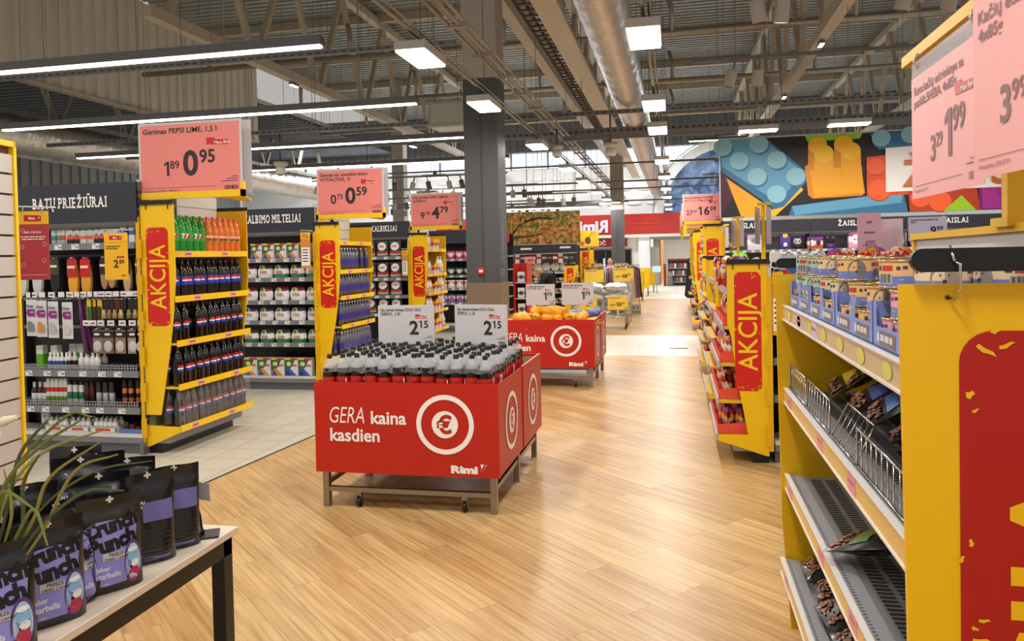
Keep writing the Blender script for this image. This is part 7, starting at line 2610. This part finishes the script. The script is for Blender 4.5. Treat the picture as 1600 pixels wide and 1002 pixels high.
for x in (.08, w - .08):
    for y in (.08, d - .08):
        c = MB().box(x - .015, x + .015, y - .02, y + .02, .07, .26).build('caster', STEEL, pc)
        MB().tube([(x - .015, y, .045), (x + .015, y, .045)], .045, 12).build('wheel', BLK, c)


def pillow():
    t = thing('pillow', 'x', 'pillow')
    F = lambda u, v, s: ((u - .5) * .48, (v - .5) * .42, s * .09 * (math.sin(PI * u) * math.sin(PI * v)) ** .45 + .012 * math.sin(17 * u + 9 * v) + .09)
    MB().grid(lambda u, v: F(u, v, 1), 14, 12).grid(lambda u, v: F(1 - u, v, -1), 14, 12).build('pillow', mt('#efeeec', .6), t)
    return Kind(t)


PIL = pillow()
for k in range(10):
    PIL.put((-1.74 + (k % 2) * .5, 16.38 + .24 * (k // 2 % 2), .34 + .115 * (k // 2)), (R.uniform(-.06, .06), R.uniform(-.06, .06), R.uniform(-.06, .06)), 'white wrapped pillow piled in the wire cart', 'white pillows in the wire cart')
YS = mt('#e9be3a', .45)
for X, Y, Z, old, new, lb in ((-1.19, 16.12, .42, '169.00', '50.70', 'yellow price sheet reading 50.70 on the wire pillow cart'), (-1.83, 16.12, .42, '', '29.70', 'yellow price sheet reading 29.70 partly behind the second bin'), (-1.09, 16.55, 1.0, '229.00', '68.70', 'yellow price sheet reading 68.70 standing over the white pillows'), (-1.72, 16.55, .98, '', '', 'yellow price sheet half sunk behind the white pillows')):
    table_sign(lb, (X, Y, Z), .42, .28, ['~'], new, YS, 0, old, bt='', stem=.12, group='yellow price sheets on the pillow cart', frame=None, px=.7)
pb = thing('plastic_bottle_pack', 'pale green bottle caught in the wire cart beside the 50.70 sheet', 'bottle', (-1.5, 16.2, .34))
MB().lathe([(0, 0), (.05, 0), (.05, .2), (.02, .27), (.02, .3), (0, .3)], 10).build('body', mt('#7fa59a', .3), pb)

# clothes rack
ck_ = thing('clothes_rack', 'chrome clothes rack of patterned garments beyond the pillow cart', 'rack', (-2.4, 20.6, 0))
MB().tube([(0, 0, 0), (0, 0, 1.28), (1.45, 0, 1.28), (1.45, 0, 0)], .015, 6).tube([(0, -.3, .03), (0, .3, .03)], .015, 6).tube([(1.45, -.3, .03), (1.45, .3, .03)], .015, 6).build('frame', CHROME, ck_)
GC = ('#2f4a3a', '#8a8a90', '#b9a8a0', '#2a2a2e', '#d8d2cc', '#b98a94', '#c9c6c2', '#8d6a72', '#2b2a33', '#9a6a74', '#a87a80', '#1f1f26')
for k, c in enumerate(GC):
    t = thing('garment', ('dark green', 'grey', 'beige', 'black', 'cream', 'dusty pink', 'light grey', 'mauve', 'navy', 'rose', 'old rose', 'black end')[k] + ' garment hanging on the clothes rack beyond the pillow cart', 'garment', (-2.3 + k * .115, 20.6, 0), 0, 'garments on the clothes rack')
    MB().grid(lambda u, v: (-.035 + .02 * math.sin(9 * u + k), (u - .5) * .55 * (.9 - .3 * v ** 6), .5 + .72 * v), 10, 8).grid(lambda u, v: (.035 + .02 * math.sin(9 * u + k), (.5 - u) * .55 * (.9 - .3 * v ** 6), .5 + .72 * v), 10, 8).build('cloth', mt(c, .8, var=.35, sc=16), t)
    MB().tube([(0, 0, 1.29), (0, 0, 1.22)], .005, 5).build('hanger', CHROME, t)
sbx = thing('shoe_box_stack', 'white lidded box with two dark dots under the clothes rack end', 'box', (-1.03, 20.3, 0))
MB().rbox(-.13, .13, -.1, .1, 0, .26, b=.01).build('box', mt('#b9b2aa', .5), sbx)
MB().disc((-.05, -.102, .17), .02, 'y', 0, 10).disc((.05, -.102, .17), .02, 'y', 0, 10).box(-.11, .11, -.102, -.1, .05, .07).build('marks', INK, sbx)
c2_ = thing('clothes_rack', 'short clothes rack with rose garments facing the aisle beside the yellow bins', 'rack', (-1.3, 19.5, 0))
MB().tube([(0, 0, 0), (0, 0, 1.3), (0, 1.6, 1.3), (0, 1.6, 0)], .015, 6).tube([(-.25, 0, .03), (.25, 0, .03)], .015, 6).tube([(-.25, 1.6, .03), (.25, 1.6, .03)], .015, 6).build('frame', CHROME, c2_)
for k, (c, nm) in enumerate((('#b9a99c', 'flecked cream'), ('#d3cfca', 'pale grey'), ('#a87a80', 'rose'), ('#93656d', 'dark rose'), ('#8a6a72', 'mauve'), ('#25232b', 'near black'))):
    t = thing('garment', nm + ' garment on the short rack beside the yellow bins', 'garment', (-1.3 + .03 * k, 19.6 + k * .24, 0), 0, 'garments on the short rack')
    sh = lambda u, v: ((u - .5) * .5 * (1.08 - .2 * v), .42 + .84 * v - .12 * abs(u - .5) * v * 1.6)
    MB().grid(lambda u, v: (sh(u, v)[0], -.05 + .018 * math.sin(14 * u + k) * (1 - v), sh(u, v)[1]), 12, 8).grid(lambda u, v: (sh(1 - u, v)[0], .05, sh(1 - u, v)[1]), 8, 8).build('cloth', mt(c, .8, var=.6 if k == 0 else .3, sc=22), t)
    MB().tube([(-.2, 0, 1.2), (0, 0, 1.27), (.2, 0, 1.2)], .008, 5).build('hanger', CHROME, t)
# yellow bins toward the exit
for i, (X, Y) in enumerate(((-1.35, 25.9), (-1.25, 28.6), (-1.12, 31.4))):
    t = thing('yellow_bin', 'yellow sale bin on casters beyond the clothes rack, %s toward the exit' % ordn[i], 'bin', (X, Y, 0))
    MB().box(-.3, .3, 0, .8, .28, .98).build('body', YEL, t)
    MB().poly([(.301, .3, .6), (.301, .55, .7), (.301, .45, .5)]).build('mark', mt('#d8301c'), t)
    for x in (-.26, .22):
        for y in (.03, .72):
            MB().box(x, x + .04, y, y + .04, 0, .28).build('leg', STEEL, t)
for k in range(7):
    one(MB().rbox(-.22, .22, -.16, .16, 0, .12, b=.01), 'pink_carton', [mt(('#d98a8f', '#e4b0ac', '#c98088')[k % 3], .5)], '%s pink carton stacked on the pallet past the clothes rack' % ordn[k], 'carton', loc=(-2.5 + (k % 3) * .42, 24.2 if k < 0 else 23.6, .602 + .125 * (k // 3)), group='pink cartons on the pallet')
one(MB().box(-2.75, -1.5, 23.3, 23.95, 0, .6), 'pallet_block', [mt('#8a6f55', .6)], 'brown pallet block under the pink cartons', 'pallet')
sc = thing('customer_screen', 'pale blue lit screen on a post near the exit', 'screen', (-.72, 30.5, 0))
MB().box(-.02, .02, .0, .04, 0, .82).build('post', LGREY, sc)
MB().box(-.17, .17, 0, .03, .82, 1.08).build('frame', mt('#c9ccd0', .4), sc)
MB().box(-.155, .155, -.003, 0, .835, 1.065).build('display', mt('#a9cfe6', .3, em=.8), sc)

# ================================================================ store exit and mall beyond
MB().box(-12, -1.75, 38.3, 38.5, 0, 2.36).build('wall_back.002', mt('#e6e0da', .6), kind='structure')
sf = thing('shop_window', 'dark shop window of the neighbouring store beyond the red fascia', 'shop', (-4.6, 38.25, 0))
MB().box(0, 2.5, -.03, 0, .1, 1.78).build('glass', mt('#1f1c1f', .12), sf)
MB().box(0, .05, -.06, 0, 0, 1.8).box(1.2, 1.26, -.06, 0, 0, 1.8).box(2.45, 2.5, -.06, 0, 0, 1.8).box(0, 2.5, -.06, 0, 1.74, 1.8).build('frame', mt('#3a3638', .5), sf)
mb = MB()
for i in range(12):
    x = .1 + i * .2
    mb.box(x, x + R.uniform(.05, .16), -.034, -.03, R.uniform(.2, .8), R.uniform(.9, 1.5), i % 4)
mb.build('window_display', [mt('#6a4a8a', .5), mt('#d8d0d4', .5), mt('#b03a4a', .5), mt('#4a4448', .5)], sf)
jh = thing('shop_sign', 'dark red shop sign with white letters beyond the red fascia', 'sign', (-4.3, 38.2, 1.92))
MB().box(0, 2.0, -.08, 0, 0, .4).build('panel', mt('#8d1420', .4), jh)
MB().text('JAHOČ', .26, (.1, -.084, .1), bold=.04).text('S', .26, (1.72, -.084, .1), bold=.04).build('lettering', PAPER, jh)
MB().box(-1.75, -1.2, 38.0, 38.4, 0, 2.36).build('wall_back.003', mt('#e4dfe4', .6), kind='structure')
MB().box(-1.2, -.75, 38.2, 38.5, 0, 2.3).build('wall_back.004', mt('#9a958e', .5), kind='structure')
MB().box(-1.05, .9, 38.0, 38.2, 2.2, 2.5).build('trim_4', mt('#8f8b84', .5), kind='structure')
gs = thing('gate_speaker', 'white upright anti theft post lamp by the exit', 'lamp', (-1.1, 37.9, 1.85))
MB().rbox(-.07, .07, -.06, .06, 0, .4, b=.02).build('case', mt('#d8d6d2', .4), gs)
mb = MB()
for i in range(26):
    mb.box(-.78, -.72, 39 + i * .36, 39.2 + i * .36, 0, 2.5)
mb.build('wall_left.002', mt('#c98a3e', .5), kind='structure')
MB().box(-.74, -.7, 39, 48.6, 0, 2.5).build('wall_left.003', mt('#d98a3a', .5, em=.3), kind='structure')  # wood backing is no lamp; its lit look is put in as emission
MB().box(-.8, 8, 50, 50.2, 0, 3).build('wall_back.005', mt('#d4d0ca', .6), kind='structure')
MB().box(-.8, 8, 38.6, 50, 2.9, 3).build('ceiling.002', mt('#e4e4e0', .6), kind='structure')
for i in range(3):
    l = thing('mall_light', 'cool ceiling light of the mall hall beyond the exit, %s in' % ordn[i], 'light', (.6, 40.5 + i * 3.4, 2.88))
    MB().box(-.9, .9, -.3, .3, -.02, 0).build('diffuser', mt('#dff2ff', .5, em=3), l)
    area('lamp', l, (0, 0, -.03), 1.8, .6, 60, (.9, .97, 1))
mg = thing('magazine_rack', 'dark red topped magazine rack standing in the exit', 'rack', (-.35, 37.2, 0))
MB().box(0, 1.15, .1, .3, 0, 1.22).build('back_panel', mt('#26201f', .5), mg)
MB().box(-.02, 1.17, 0, .3, 1.2, 1.28).build('top_board', mt('#8a1a20', .4), mg)
for k, z in enumerate((.18, .5, .84)):
    MB().box(0, 1.15, 0, .1, z - .02, z).build('shelf', LGREY, mg)
    for i in range(12):
        one(MB().box(-.04, .04, 0, .02, 0, .22), 'magazine', [mt(('#b03a34', '#4a5a78', '#d8cfc4', '#7a6a5a', '#3a3a3e')[(i * 7 + k * 3) % 5], .4)], 'magazine standing in the rack at the exit, %s row from the floor' % ordn[k].replace('nearest', 'first'), 'magazine', loc=(-.29 + i * .093, 37.24, z + .001), group='magazines, row %d' % k)
gt = thing('gate_post', 'grey cylinder post beside the magazine rack', 'post', (-.25, 36.8, 0))
MB().lathe([(0, 0), (.12, 0), (.12, .62), (.1, .65), (0, .65)], 14).build('post', mt('#7a7672', .4, .5), gt)
MB().lathe([(.121, .5), (.121, .56)], 14).build('band', CHROME, gt)
eg = thing('exit_gate', 'dark red and yellow edged gate panel beside the magazine rack', 'gate', (-.55, 36.9, 0))
MB().box(0, .12, 0, .05, 0, 1.05).build('panel', mt('#7a2420', .5), eg)
MB().box(.13, .17, 0, .05, 0, 1.05).build('edge', mt('#c9a02a', .5), eg)
